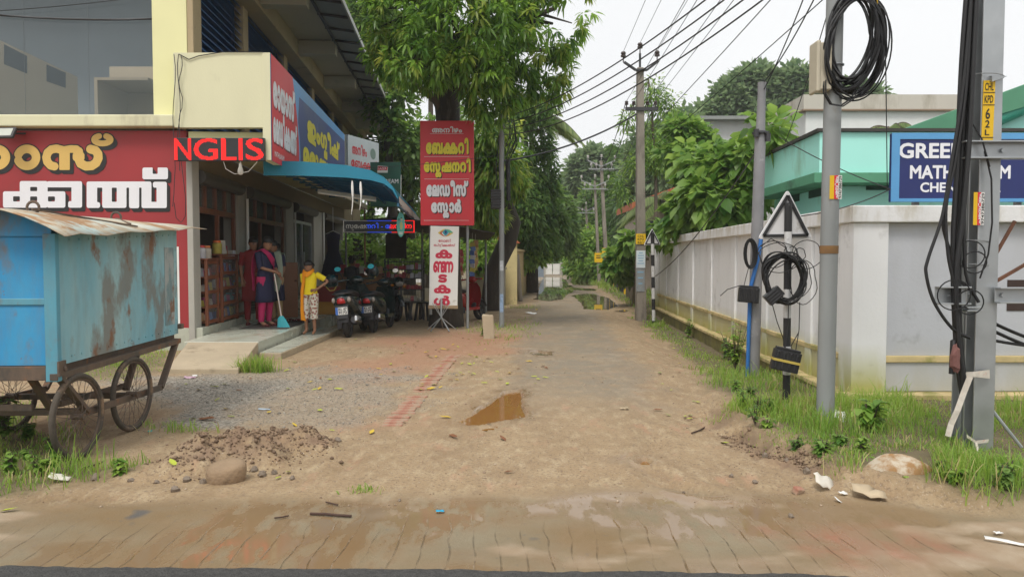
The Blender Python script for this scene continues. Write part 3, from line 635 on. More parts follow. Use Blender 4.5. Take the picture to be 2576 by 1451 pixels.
# wall lettering, painted with a black drop shade (traced outlines)
K = 5.4185
def wp(zx, zy): p = W(zx/K, 316.9+zy/K, 12.49); return p.x, p.z
gx_ = np.arange(-260, 2420, 8.0); gy_ = np.arange(40, 1190, 8.0); GX, GY = np.meshgrid(gx_, gy_)
def arc(cx, cy, rx, ry, a0, a1, n=26): return [(cx+rx*math.cos(R(a0+(a1-a0)*i/n)), cy+ry*math.sin(R(a0+(a1-a0)*i/n))) for i in range(n+1)]
def gold(X, Y):
    d = sd_stroke(X, Y, arc(-50, 430, 128, 112, -150, 150), 62)
    d = np.minimum(d, sd_stroke(X, Y, arc(368, 430, 124, 116, -158, 158), 58))
    d = np.minimum(d, sd_stroke(X, Y, [(742, 552), (690, 540), (645, 490), (632, 430), (650, 365), (700, 322), (770, 310), (850, 330), (882, 380)], 56))
    d = np.minimum(d, sd_box(X, Y, 808, 340, 952, 602, 12))
    d = np.minimum(d, sd_stroke(X, Y, [(880, 330), (960, 315), (1040, 318), (1080, 350)], 52)); d = np.minimum(d, sd_stroke(X, Y, [(1072, 350), (1072, 450), (1100, 515), (1170, 550), (1250, 545), (1310, 505), (1340, 440), (1335, 380), (1300, 335), (1235, 318)], 60)); d = np.minimum(d, sd_box(X, Y, 992, 360, 1152, 480, 40))
    d = np.minimum(d, sd_stroke(X, Y, arc(1396, 188, 112, 52, -62, 246), 40))
    return d
def white(X, Y):
    d = np.full(X.shape, 1e9)
    for b in ((42, 892, 300, 1115), (270, 752, 650, 1115), (640, 755, 1120, 838), (975, 755, 1120, 1115), (930, 1025, 1120, 1115), (640, 892, 892, 1115), (1182, 758, 2065, 842), (1182, 758, 1325, 1118), (1182, 1040, 1365, 1118), (1395, 842, 1725, 1118), (1395, 780, 1525, 1000), (1592, 780, 1725, 1000), (1760, 800, 1898, 1122), (1930, 780, 2065, 1120), (1930, 1035, 2275, 1120), (2135, 762, 2275, 1120), (2085, 762, 2275, 842), (1942, 568, 2290, 728)):
        d = np.minimum(d, sd_box(X, Y, *b, 26))
    for b in ((180, 960, 272, 1030), (412, 832, 508, 890), (412, 962, 508, 1030), (655, 962, 750, 1030), (1525, 842, 1592, 1035), (2082, 540, 2150, 655)): d = np.maximum(d, -sd_box(X, Y, *b, 12))
    return d
def paint(name, sd, mt, y):
    V, Fc = msq(sd, gx_, gy_); mb = MB(); mb.add([(*[wp(q[0], q[1])[0]], y, wp(q[0], q[1])[1]) for q in V], Fc); o = mb.build(name, mt, bld); return o
g0, w0 = gold(GX, GY), white(GX, GY)
gs, ws = g0-16, w0+0
for t in (.34, .67, 1): gs = np.minimum(gs, gold(GX-44*t, GY-46*t)-8); ws = np.minimum(ws, white(GX-44*t, GY-52*t))
paint('letter_shade', np.minimum(gs, ws), M_BLK, 12.494); paint('gold_lettering', g0, M_LETG, 12.489); paint('white_lettering', w0, M_LETW, 12.488)
# ledge and fascia
xl0, xf0, xf1 = -16, W(437, 200, 12.3).x, W(680, 200, 12.3).x
zL1, zL0 = W(0, 288, 12.3).z, W(0, 318, 12.3).z
mk('window_ledge', M_CREAM, lambda m: m.box(xl0, xf0, 12.3, 12.75, zL0, zL1), .02)
zF1, zF0, zFs = W(560, 133, 12.3).z, W(560, 321, 12.3).z, W(660, 403, 12.3).z
def fascia(m):
    m.box(xf0, xf1-.13, 12.3, 12.45, zF0, zF1)
    o = Vector((xf1, 12.3, 0)); L_ = 8.3
    a, b_ = o-BV*.13, o
    m.hexa([q+Vector((0, 0, z)) for z in (zFs, zF1) for q in (a, b_, b_+BU*L_, a+BU*L_)])
    m.hexa([q+Vector((0, 0, z)) for z in (zFs, zF1-.1) for q in (a+BU*(L_-.13), b_+BU*(L_-.004)-BV*.004, b_+BU*L_-BV*.004, a+BU*L_)])
mk('fascia', M_CREAM, fascia, .01)
mk('balcony_slab', M_YEL, lambda m: bb(m, -.05, 8.1, -.0, 1.34, 3.42, 3.6), .01)
mk('lintel_beam', mat('shaded_tan_beam', (.20, .155, .095), .8, var=.15), lambda m: bb(m, .02, 17.2, -.22, .02, 3.02, 3.41))  # beam colour darkened to hold the shade under the balcony
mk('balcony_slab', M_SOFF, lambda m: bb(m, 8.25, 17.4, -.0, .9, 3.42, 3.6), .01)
# upper floor front: glass and cream column
xg = W(388, 200, 12.6).x; xc1 = W(470, 100, 12.55).x
mk('upper_column', M_YEL, lambda m: m.box(xg, xc1, 12.55, 12.85, zL1, 8.2))
mk('upper_column', M_TAN, lambda m: m.box(xc1+.002, W(486, 100, 12.55).x, 12.56, 12.9, zL1, 8.2))
wnd = mk('shop_window', M_GLASS, lambda m: m.box(-16, xg, 12.70, 12.712, zL1+.02, 8.1), 0)
def wframe(m):
    for px in ():
        pass
    m.box(-16, xg, 12.66, 12.74, zL1, zL1+.02); m.box(xg-.035, xg-.002, 12.68, 12.74, zL1+.02, 8.1)
m = MB(); wframe(m); m.build('frame', M_TAN, wnd)
m = MB()
for px in (-500, -160, 60, 222): x = W(px, 100, 12.7).x; m.box(x-.002, x+.002, 12.694, 12.699, zL1+.02, 8.1)
m.build('glass_seam', mat('grey_glass_seam', (.14, .16, .17), .5), wnd, each=True)
M_HALL = mat('hall_grey_plaster', (.30, .34, .36), .9, var=.15, scale=.6); M_BEI = mat('hall_beige_plaster', (.62, .54, .40), .85, var=.1, scale=.8)
def hall(m): m.box(-18, xc1-.6, 19.0, 19.2, 3.4, 8.2); m.box(-18, xc1-.6, 12.8, 19, 3.42, 3.5); bb(m, .42, 22.4, -.45, -.31, 3.6, 8.3)
mk('hall_wall', M_HALL, hall, 0)
def slotwall(m):      # solid beige partition, receding from the glass
    p0, p1 = W(-260, 160, 13.2), W(196, 250, 17.5)
    zt0, zt1 = W(0, 88, 14.6).z, W(196, 205, 17.5).z
    def seg(t0, t1, z0, z1a, z1b):
        a, b_ = p0.lerp(p1, t0), p0.lerp(p1, t1); n = Vector((-.12, .05, 0))
        m.hexa([Vector((a.x, a.y, z0)), Vector((b_.x, b_.y, z0)), Vector((b_.x, b_.y, z0))+n, Vector((a.x, a.y, z0))+n, Vector((a.x, a.y, z1a)), Vector((b_.x, b_.y, z1b)), Vector((b_.x, b_.y, z1b))+n, Vector((a.x, a.y, z1a))+n])
    zt = lambda t: zt0+.1+(zt1-zt0-.1)*t
    seg(0, 1, 3.5, zt(0)+.25, zt(1)+.1)
mk('hall_partition', M_BEI, slotwall, 0)
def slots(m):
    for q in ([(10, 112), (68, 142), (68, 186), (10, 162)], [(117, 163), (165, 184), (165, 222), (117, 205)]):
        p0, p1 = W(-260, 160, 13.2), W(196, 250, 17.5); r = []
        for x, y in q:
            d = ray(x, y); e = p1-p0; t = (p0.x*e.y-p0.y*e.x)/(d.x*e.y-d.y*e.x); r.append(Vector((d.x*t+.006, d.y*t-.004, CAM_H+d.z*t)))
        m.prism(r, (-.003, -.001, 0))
mk('slot_shade', mat('slot_shade_paint', (.12, .14, .15), .9), slots, 0, each=True)  # flat dark panels imitate the shaded depth of slot openings
def cube_box(m):
    x0, x1, zt, zb = W(236, 192, 14).x, W(372, 192, 14).x, W(300, 195, 14).z, 3.5
    m.box(x0, x1, 14, 15.2, zt-.05, zt); m.box(x0, x0+.06, 14, 15.2, zb, zt-.05); m.box(x0+.06, x1, 15.1, 15.2, zb, zt-.05)
    m.box(W(275, 170, 15.6).x, W(390, 170, 15.6).x, 15.6, 15.7, zb, W(300, 168, 15.6).z)
mk('hall_partition', M_BEI, cube_box, 0)
mk('hall_ceiling', M_HALL, lambda m: m.box(-18, xc1-.6, 17.2, 19, 8.2, 8.3), 0)  # only the rear strip is built, so sky light enters the hall
# upper side wall with louvre panels
segs = [(.18, 3.25), (3.62, 7.0), (7.4, 10.8), (11.2, 14.6), (15, 17)]
def upw(m):
    prev = .36
    for a, b_ in segs: bb(m, b_, b_+.37, -.28, .02, 3.6, 6.7)
    bb(m, 17.37, 22.4, -.3, .0, 3.0, 6.9)
mk('upper_side_wall', M_TAN, upw, each=True)
for a, b_ in segs:
    def louv(m):
        bb(m, a, b_, -.2, -.16, 3.6, 6.7)
        z = 3.66
        while z < 6.66:
            p = [B(a, -.02, z), B(a, -.13, z+.12), B(b_, -.13, z+.12), B(b_, -.02, z)]; m.prism(p, (0, 0, .012)); z += .135
    mk('louvre_panel', M_BLUEL, louv, 0)
mk('eave_beam', M_TAN, lambda m: bb(m, -.4, 22.4, -.05, .34, 6.7, 7.12))
def cross(m):
    for u in (-.2, 3.3, 7.1, 10.9, 14.7, 18.3): bb(m, u, u+.32, .342, 1.29, 6.76, 7.1)
mk('eave_beam', M_SOFF, cross, each=True)
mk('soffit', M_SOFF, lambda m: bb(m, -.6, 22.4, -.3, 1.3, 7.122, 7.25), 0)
roof = mk('canopy_roof', M_SHEET, lambda m: m.prism([B(-1.6, 1.28, 7.08), B(-1.6, 1.95, 7.0), B(22.6, 1.95, 7.0), B(22.6, 1.28, 7.08)], (0, 0, .02)), 0)
def ribs(m):
    for i in range(24): u = -1.5+i*1.045; m.bar(B(u, 1.25, 7.05), B(u, 1.94, 6.97), .05, .05)
    m.bar(B(-1.6, 1.30, 7.05), B(22.6, 1.30, 7.05), .06, .05); m.bar(B(22.45, -.2, 7.05), B(22.45, 1.94, 6.98), .06, .06); m.bar(B(22.0, .2, 6.85), B(22.0, 1.3, 6.85), .04, .04)
r_ = MB(); ribs(r_); r_.build('rafter', M_FRAME, roof)
mk('roof_edge', mat('pale_edge_strip', (.45, .45, .43), .6), lambda m: m.prism([B(-1.6, 1.952, 6.95), B(-1.6, 1.99, 6.95), B(22.6, 1.99, 6.95), B(22.6, 1.952, 6.95)], (0, 0, .12)), 0)
# ground floor: plinth, floor, step, pillars, interior
mk('shop_floor', M_TILE, lambda m: bb(m, -.0, 17.1, -4.2, .16, -.1, .375), .008)
plat = mk('platform', M_TILE, lambda m: m.hexa([Vector(p) for z in (-.1, .25) for p in ((-5.05, 11.58, z), (-3.90, 11.58, z), (-4.12, 19.5, z), (-5.6, 19.5, z))]), .01)
mk('step', M_CONC, lambda m: m.hexa([Vector(p) for z in (-.1, .095) for p in ((-3.84, 11.42, z), (-3.50, 11.40, z), (-3.47, 15.6, z), (-3.97, 15.6, z))]), .012)
mk('step', M_TILE, lambda m: m.hexa([Vector(p) for z in (.0955, .10) for p in ((-3.84, 11.44, z), (-3.515, 11.42, z), (-3.485, 15.58, z), (-3.97, 15.58, z))]), 0)
rp = [W(420, 935, 9.98), W(600, 935, 9.98), W(650, 857, 11.56), W(472, 857, 11.56)]
def ramp_(m):
    zt = [.07, .07, .245, .245]; top = [Vector((p.x, p.y, z)) for p, z in zip(rp, zt)]; bot = [Vector((p.x, p.y, -.1)) for p in rp]; m.hexa(bot+top)
rmp = MB(); ramp_(rmp); tag(rmp.build('concrete_ramp', M_CONC, bevel=.015), 'sloping bare concrete ramp leading up to the tiled shop platform', 'ramp')
pil = [(2.75, 3.4), (7.05, 8.0), (10.9, 12.4), (16.9, 17.1)]
def pillars(m):
    for a, b_ in pil: bb(m, a, b_, -.3, .0, .375, 3.0)
mk('shop_pillar', M_GREYP, pillars, each=True)
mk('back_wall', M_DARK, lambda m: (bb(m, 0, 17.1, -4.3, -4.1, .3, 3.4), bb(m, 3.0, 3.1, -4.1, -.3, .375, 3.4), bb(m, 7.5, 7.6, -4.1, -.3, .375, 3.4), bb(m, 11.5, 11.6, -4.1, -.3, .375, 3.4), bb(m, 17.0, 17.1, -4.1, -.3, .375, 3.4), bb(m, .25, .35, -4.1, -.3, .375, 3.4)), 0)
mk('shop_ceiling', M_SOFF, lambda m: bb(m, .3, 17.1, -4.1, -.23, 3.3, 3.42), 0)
# timber shop fronts of the first two bays, glass door of the third
def front(m, a, b_, n):
    bb(m, a, b_, -.12, -.05, 2.92, 3.01); bb(m, a, b_, -.12, -.05, 2.32, 2.42)
    for i in range(n+1): u = a+(b_-a-.08)*i/n; bb(m, u, u+.08, -.12, -.05, 2.42, 2.92)
    for u in (a, b_-.08): bb(m, u, u+.08, -.12, -.05, .376, 2.32)
    bb(m, a+1.3, a+1.37, -.12, -.05, .376, 2.32)
f1 = mk('shop_front', M_WOOD, lambda m: front(m, .32, 2.74, 4), .006); f2 = mk('shop_front', M_WOOD, lambda m: front(m, 3.42, 7.03, 4), .006)
for f, a, b_ in ((f1, .4, 2.66), (f2, 3.5, 6.95)):
    m = MB(); bb(m, a, b_, -.09, -.08, 2.42, 2.92); m.build('transom_glass', M_GLS2, f)
f3 = mk('glass_door', M_STEEL, lambda m: [bb(m, u, u+.06, -.12, -.06, .376, 2.5) for u in (8.02, 9.4, 10.83)]+[bb(m, 8.08, 10.83, -.12, -.06, 2.5, 2.58), bb(m, 9.52, 9.55, -.05, -.02, 1.0, 1.7), bb(m, 9.3, 9.33, -.05, -.02, 1.0, 1.7)], .006)
m = MB(); bb(m, 8.08, 9.4, -.1, -.09, .376, 2.5); bb(m, 9.46, 10.83, -.1, -.09, .376, 2.5); m.build('pane', M_GLASS, f3)
M_SHUT = mat('rolling_shutter_grey', (.10, .09, .08), .5, metal=.4, var=.2)
for a, b_ in ((.3, 2.75), (3.4, 7.05), (8.0, 10.9), (12.4, 16.9)):
    m = MB(); m.tube([B(a, .04, 2.90), B(b_, .04, 2.90)], .12, 14); m.build('shutter_roll', M_SHUT, bld, smooth=40)
def pipe_(m): m.tube([B(3.2, .06, .4), B(3.2, .06, 2.75)], .03, 8); m.tube([B(7.9, .06, .4), B(7.9, .06, 2.75)], .025, 8); m.tube([B(12.3, .06, .4), B(12.3, .06, 3)], .03, 8)
mk('drain_pipe', M_WHITE, pipe_, 0, smooth=40, each=True)
# loose wires hanging down the wall
def hang(m):
    for (px, y0, y1, bend) in ((438, 137, 520, 3), (450, 137, 430, -3), (455, 138, 300, 4)):
        pts = [W(px+bend*math.sin(i*.9)+random.uniform(-1, 1), y0+(y1-y0)*i/12, 12.24) for i in range(13)]; m.tube(pts, .006, 5)
    m.tube([W(438, 510, 12.24), W(443, 548, 12.24), W(455, 560, 12.24), W(466, 545, 12.24), W(467, 500, 12.24), W(455, 400, 12.24), W(450, 300, 12.24)], .006, 5)
    m.tube([W(450, 137, 12.28), W(475, 150, 12.28), W(500, 141, 12.28), W(560, 131.5, 12.28), W(660, 131, 12.28)], .008, 5)
m = MB(); hang(m); tag(m.build('hanging_cable', M_BLKP, smooth=60), 'thin dark cables hanging loose over the cream balcony front', 'cable')
m = MB(); pts = sag(W(-60, 33, 12.62), W(384, 48, 12.62), .05); m.tube(pts, .018, 6); m.tube(sag(W(-60, 31, 12.6), W(300, 0, 12.6), .02), .008, 5)
tag(m.build('reflected_wire', M_BLKP, smooth=60), 'black lines imitating wires reflected in the big upper window', 'cable')  # added dark tubes imitate wires reflected in the glass
hb_ = thing('bulb_lamp', 'white bulb in a holder hanging on a looped wire under the led display', 'lamp', W(605, 425, 12.6)); c = W(605, 425, 12.6)
m = MB(); m.tube([c+Vector((0, 0, .09)), c+Vector((0, 0, .03)), c, c-Vector((0, 0, .05)), c-Vector((0, 0, .09)), c-Vector((0, 0, .1))], [.025, .027, .04, .05, .035, .01], 12); m.build('bulb', M_WHITE, hb_, smooth=50); m = MB(); m.tube([W(560, 400, 12.6), W(568, 425, 12.6), W(590, 438, 12.6), W(625, 432, 12.6), W(645, 410, 12.6), W(655, 395, 12.6)], .006, 5); m.tube([c+Vector((0, 0, .08)), c+Vector((0, 0, .4))], .006, 5); m.build('wire', M_WHITE, hb_, smooth=50)
# floodlight on the red wall
fl = thing('floodlight', 'rectangular grey floodlight fixed high on the red painted wall', 'floodlight', W(20, 335, 12.3))
m = MB(); c = W(14, 335, 12.25); rot = Euler((R(-28), 0, R(-8))).to_matrix(); m.cbox(c, (.34, .05, .2), rot); m.build('housing', M_FRAME, fl, bevel=.012)
m = MB(); m.cbox(c+rot @ Vector((0, -.027, 0)), (.27, .006, .14), rot); m.build('lamp_glass', mat('lamp_glass_pale', (.5, .52, .46), .2), fl)
m = MB(); m.bar(c+Vector((.12, .05, 0)), (c.x+.16, 12.49, c.z+.03), .03, .03); m.build('bracket', M_FRAME, fl)

# ---------------------------------------------------------------- signs on the building
def plane_sign(name, label, cat, o, ax, ay, w, h, mt, th=.04, group=None):
    o, ax, ay = Vector(o), Vector(ax).normalized(), Vector(ay).normalized(); n = ax.cross(ay)
    t = thing(name, label, cat, o, 0, group); m = MB()
    m.hexa([o-n*th, o+ax*w-n*th, o+ax*w, o, o-n*th+ay*h, o+ax*w-n*th+ay*h, o+ax*w+ay*h, o+ay*h]); m.build('board', mt, t, bevel=.006); return t
def put(t, tokens, o, ax, ay, box, mt, bold=.035, lift=.004, name='lettering', shade=None, keep=False, gap=.07, sh=(.05, -.05)):
    V, Fc = word(tokens, bold, gap) if not isinstance(tokens, tuple) else tokens
    V = fit(np.array(V), *box, keep)
    if shade is not None:
        m = MB(); q = (box[3]-box[2])
        for k in (.5, 1): on_plane(m, V+np.array([sh[0]*q*k, sh[1]*q*k]), Fc, o, ax, ay, lift*.4*(1+.25*k))
        m.build('letter_shade', shade, t)
    m = MB(); on_plane(m, V, Fc, o, ax, ay, lift); return m.build(name, mt, t)
KKA = ['ക', ('ക', -.46, 0, 1, 1)]
def STTA(): return ['സ', ('റ', -.62, -.36, .42, .42), ('റ', -.31, -.36, .42, .42)]
NNA = ['ണ', ('ണ', -.62, 0, 1, 1)]; NNAA = ['ന', ('ന', -.42, 0, 1, 1)]
so_ = Vector((xf1, 12.3, 0))+BV*.012; SO = so_+Vector((0, 0, zFs-.01)); SH = zF1-zFs
M_SBLUE = mat('blue_sign_paint', (.035, .07, .25), .45, var=.25, scale=1.3, dirt=(.16, .2, .34), dirt_amt=.4, dirt_scale=.9)
M_SKYB = mat('sky_blue_sign_paint', (.12, .36, .72), .45, var=.1)
sg = plane_sign('shop_signboard', 'long red and blue painted signboard on the side of the balcony', 'sign', SO, BU, (0, 0, 1), 8.16, SH, M_SBLUE, .01)
m = MB(); cv = [(1.62+.52*math.sin(i/14*math.pi*.62), SH*(1-i/14)) for i in range(15)]
Vr = [(0, SH)]+cv+[(0, 0)]; on_plane(m, Vr, [tuple(range(len(Vr)))], SO, BU, (0, 0, 1), .003); m.build('red_panel', M_RED, sg)
m = MB(); Vb = [q for q in cv]+[(cv[-1][0]+.07, 0)]+[(a+.12, b_*.9) for a, b_ in reversed(cv[5:])]+[(2.2, SH*.86), (8.12, SH*.90), (8.12, SH)]
on_plane(m, Vb, [tuple(range(len(Vb)))], SO, BU, (0, 0, 1), .002); m.build('sky_blue_border', M_SKYB, sg)
zz = lambda z: z-(zFs-.01)
put(sg, ['ര', 'ാ', 'ധ', 'ാ', 'സ', ('്', -.25, 0, 1, 1)], SO, BU, (0, 0, 1), (.10, 1.80, zz(4.00), zz(4.58)), M_LETW, .075, .006, shade=M_BLK)
put(sg, ['െ', 'മ', 'ഡ', 'ി']+KKA+['ത', ('സ', -.3, 0, 1, 1), ('്', -.25, 0, 1, 1)], SO, BU, (0, 0, 1), (.08, 1.95, zz(3.42), zz(4.0)), M_LETW, .075, .006, shade=M_BLK)
put(sg, latin('MATHILAKAM'), SO, BU, (0, 0, 1), (.16, .85, zz(3.2), zz(3.29)), M_LETW, lift=.006)
put(sg, ['ഇ', 'ം', 'ഗ', ('ല', -.5, -.4, .5, .45), 'ീ', 'ഷ', ('്', -.25, 0, 1, 1)], SO, BU, (0, 0, 1), (2.95, 7.2, zz(3.78), zz(4.46)), M_LETY, .07, .006)
put(sg, ['മ', 'ര', ('ു', -.1, 0, 1, 1)]+NNAA+[('ു', -.1, 0, 1, 1), 'ക', 'ൾ'], SO, BU, (0, 0, 1), (2.5, 7.9, zz(3.25), zz(3.84)), M_LETY, .07, .006)

def emis(name, c, s): 
    return mat(name, [q*.3 for q in c], .5, var=0, emit=c, estr=s)
E_RED, E_BLUE, E_WHT = emis('red_led_light', (1, .012, .01), 1.15), emis('blue_led_light', (.02, .09, .9), .7), emis('dim_white_led', (.5, .48, .42), .22)
def led_dots(mb, sdf, x0, x1, y0, y1, n, o, ax, ay, lift):
    p = (y1-y0)/n; k = int((x1-x0)/p); fs = []; V = []; r = p*.44
    for j in range(n):
        for i in range(k):
            x, y = x0+(i+.5)*p, y0+(j+.5)*p
            if sdf(x, y):
                b_ = len(V); V += [(x-r, y-r), (x+r, y-r), (x+r, y+r), (x-r, y+r)]; fs.append((b_, b_+1, b_+2, b_+3))
    if V: on_plane(mb, V, fs, o, ax, ay, lift)
p0, p1 = W(438, 405, 12.2), W(664, 347, 12.2); LW, LH = p1.x-p0.x, p1.z-p0.z
led = plane_sign('led_sign', 'black led display with red letters NGLIS under the balcony', 'led sign', p0, (1, 0, 0), (0, 0, 1), LW, LH, M_BLKP, .08)
def polyhit(tokens, box, bold, hwpx=0):
    V, Fc = tokens; V = fit(np.array(V), *box); tri = [V[list(f)] for f in Fc]
    bx = [(t[:, 0].min(), t[:, 0].max(), t[:, 1].min(), t[:, 1].max()) for t in tri]
    def inside(x, y):
        for t, b_ in zip(tri, bx):
            if b_[0] <= x <= b_[1] and b_[2] <= y <= b_[3] and float(poly_sdf(np.array([x]), np.array([y]), t)[0]) <= 0: return True
        return False
    return inside
m = MB()
fx = LW/227; lets = [('N', 1, 44), ('G', 50, 111), ('L', 119, 159), ('I', 163, 174), ('S', 181, 226)]
for ch, a, b_ in lets: led_dots(m, polyhit(glyph(ch, .012, 3), (a*fx, b_*fx, LH*.03, LH*.98), 0), a*fx, b_*fx, LH*.03, LH*.98, 27, p0, (1, 0, 0), (0, 0, 1), .003)
m.build('led_letters', E_RED, led)
q0, q1 = W(863, 586, 17), W(1043, 554, 17); w2, h2 = q1.x-q0.x, q1.z-q0.z
led2 = plane_sign('led_sign', 'long led display with grey, blue and red Malayalam letters under the blue awning', 'led sign', q0, (1, 0, 0), (0, 0, 1), w2, h2, M_BLKP, .06)
def bandmat(x): return 0 if x < .335*w2 else (1 if x < .665*w2 else 2)
V, Fc = word([('റ', 0, -.36, .42, .42), 'സ', ('റ', -.31, -.36, .42, .42), 'േ', 'ഷ', 'ന', 'റ', 'ി', ' ', '-', ' ', 'േ', 'ല', 'ഡ', 'ീ', 'ന'], .012)
V = fit(V, .01*w2, .96*w2, h2*.16, h2*.80); m = MB()
for f in Fc: c = bandmat(np.mean([V[i][0] for i in f])); on_plane(m, [V[i] for i in f], [tuple(range(len(f)))], q0, (1, 0, 0), (0, 0, 1), .004, c)
n = 62
for i in range(n):
    for yb in (.03, .93):
        x = w2*(i+.15)/n; on_plane(m, [(x, h2*yb), (x+w2/n*.75, h2*yb), (x+w2/n*.75, h2*(yb+.05)), (x, h2*(yb+.05))], [(0, 1, 2, 3)], q0, (1, 0, 0), (0, 0, 1), .004, bandmat(x))
for xb, c in ((.002, 0), (.985, 2)): on_plane(m, [(w2*xb, h2*.04), (w2*(xb+.013), h2*.04), (w2*(xb+.013), h2*.96), (w2*xb, h2*.96)], [(0, 1, 2, 3)], q0, (1, 0, 0), (0, 0, 1), .005, c)
m.build('led_letters', [E_WHT, E_BLUE, E_RED], led2)
m = MB(); [m.tube([q0+Vector((x, .03, h2)), q0+Vector((x, .03, h2+.62))], .006, 5) for x in (.2, w2-.2)]; m.build('hanger', M_FRAME, led2)

# blue curved awning over the second shop
M_AWN = leaf_mat('blue_awning_sheet', (.015, .30, .42), (.03, .38, .48), .4, .66)
M_AWND = mat('blue_awning_steel', (.02, .11, .20), .5, var=.2)
aw = thing('blue_awning', 'curved blue sheet metal awning reaching out from the shop front', 'awning', B(1.5, 1.5, 3))
prof = [W(663, 405, 13), W(760, 407, 13), W(870, 416, 13), W(930, 428, 13), W(965, 446, 13), W(988, 470, 13), W(1001, 497, 13)]
PR = [(p.x, p.z) for p in prof]; aY0, aY1 = 13.0, 20.4
def awp(i, y, dz=0): return Vector((PR[i][0]-.0748*(y-13), y, PR[i][1]+dz-.0*(y-13)))
m = MB(); m.loft([[awp(i, y) for i in range(7)] for y in np.linspace(aY0, aY1, 30)], closed=False); m.build('sheet', M_AWN, aw, solid=.01, smooth=50)
m = MB(); m.loft([[awp(i, 12.99, -dz*(.25, .24, .21, .17, .11, .06, .03)[i]) for i in range(7)] for dz in (.0, .45, 1.0)], closed=False); m.build('edge_trim', mat('blue_trim_sheet', (.008, .19, .30), .4, var=.12, dirt=(.03, .17, .25), dirt_amt=.4), aw, solid=.02)
m = MB()
for y in np.arange(13.5, 20.3, .62):
    for i in range(6): m.bar(awp(i, y, -.07), awp(i+1, y, -.07), .035, .05)
for i in (1, 2, 4, 6): m.bar(awp(i, 13.05, -.12), awp(i, 20.3, -.12), .04, .06)
m.build('rafter', M_AWND, aw)
m = MB()   # scalloped valance along the outer eave
pts = []; 
for k in range(75):
    y = 13+k*.1; pts.append([awp(6, y, .02)+Vector((.02, 0, 0)), awp(6, y, -.09-.05*abs(math.sin(k*.9)))+Vector((.03+.015*math.sin(k*2.1), 0, 0))])
m.loft(pts, closed=False); m.build('valance', mat('pale_valance_cloth', (.42, .36, .33), .8, var=.3, scale=8), aw, solid=.004)
tl = thing('tube_light', 'unlit white tube light batten under the blue awning', 'lamp', (-2.7, 15, 2.86))
m = MB(); a, b_ = W(800, 485, 14.6), W(946, 505, 14.6); m.tube([a, b_], .02, 8); m.build('tube', M_WHITE, tl, smooth=50); m = MB(); m.bar(a+Vector((0, 0, .045)), b_+Vector((0, 0, .045)), .04, .05); m.build('batten', M_GREYP, tl)
for (px, y0, y1, nm) in ((886, 455, 540, 'longer white twisted cloth strip hanging from the awning edge'), (907, 457, 528, 'shorter white twisted cloth strip hanging from the awning edge')):
    m = MB(); r = []
    for i in range(14):
        t = i/13; p = W(px+3*t*math.sin(t*4), y0+(y1-y0)*t, 12.9); wd = (.010+.017*math.sin(math.pi*min(1, t*1.25)))*(1 if t < .9 else .4); an = t*3
        r.append(ell(p, (math.cos(an), math.sin(an), 0), (-math.sin(an), math.cos(an), 0), wd, wd*.5, 8))
    m.loft(r); tag(m.build('cloth_strip', M_WHITE, smooth=60), nm, 'cloth', 'cloth strips on the awning')
# oval hanging sign
ov = thing('hanging_sign', 'oval pale green sign with a figure hanging on a cord from the awning', 'sign', W(1008, 565, 14.5))
m = MB(); c = W(1008, 565, 14.5); e = ell(c, (1, 0, 0), (0, 0, 1), .078, .235, 28); m.prism(e, (0, .02, 0)); m.build('board', mat('pale_green_board', (.10, .42, .36), .5, var=.15, scale=8), ov)
m = MB(); m.tube([c+Vector((0, .01, .235)), W(1009, 440, 14.5)], .004, 5); m.build('cord', M_WHITE, ov)
m = MB()
def fl_(cx, cz, rx, rz_, k, mi): m.add([p+Vector((0, -.002-k*.0008, 0)) for p in ell(c+Vector((cx, 0, cz)), (1, 0, 0), (0, 0, 1), rx, rz_, 14)], [tuple(range(14))], mi)
fl_(.01, -.02, .030, .075, 1, 0); fl_(.018, .10, .017, .03, 2, 1); fl_(-.035, .095, .018, .028, 1, 2); fl_(0, -.15, .05, .008, 1, 3); fl_(0, -.18, .045, .006, 1, 3); fl_(.014, .125, .018, .014, 3, 2)
m.build('printed_figure', [mat('print_yellow', (.42, .45, .2), .5), mat('print_skin', (.5, .4, .3), .5), mat('print_dark_green', (.02, .16, .13), .5), M_WHITE], ov)

# smaller signboards beyond the balcony
o1 = W(876, 420, 20.8)
sw = plane_sign('white_signboard', 'white signboard with red Malayalam letters above the blue awning', 'sign', Vector((o1.x, o1.y, o1.z-.4)), (.35, 1, 0), (0, 0, 1), 1.7, 1.28, mat('white_sign_sheet', (.60, .66, .68), .4, var=.1), .6)
oo = Vector((o1.x, o1.y, o1.z-.4)); ax = Vector((.35, 1, 0)).normalized()
put(sw, ['അ', 'ന', 'ി', 'ഴ', 'ം'], oo, ax, (0, 0, 1), (.2, 1.0, .78, 1.1), M_RED); put(sw, ['േ', 'ബ']+KKA+['റ', 'ി'], oo, ax, (0, 0, 1), (.15, 1.6, .42, .72), M_RED)
m = MB(); m.add([oo+ax*(1.35+.16*math.cos(t*.52))+Vector((0, 0, .92+.16*math.sin(t*.52)))+ax.cross(Vector((0, 0, 1)))*.004 for t in range(12)], [tuple(range(12))]); m.build('emblem', mat('grey_green_emblem', (.2, .3, .25), .5), sw)
g0_, g1_ = W(932, 520, 21.5), W(1008, 408, 21.5)
gn = plane_sign('ice_cream_signboard', 'dark green signboard with a small red and white emblem beside the awning', 'sign', g0_, (1, 0, 0), (0, 0, 1), g1_.x-g0_.x, g1_.z-g0_.z, mat('dark_green_sign', (.012, .09, .06), .4, var=.15), .06)
w3, h3 = g1_.x-g0_.x, g1_.z-g0_.z
m = MB(); cx, cz = .40*w3, .84*h3
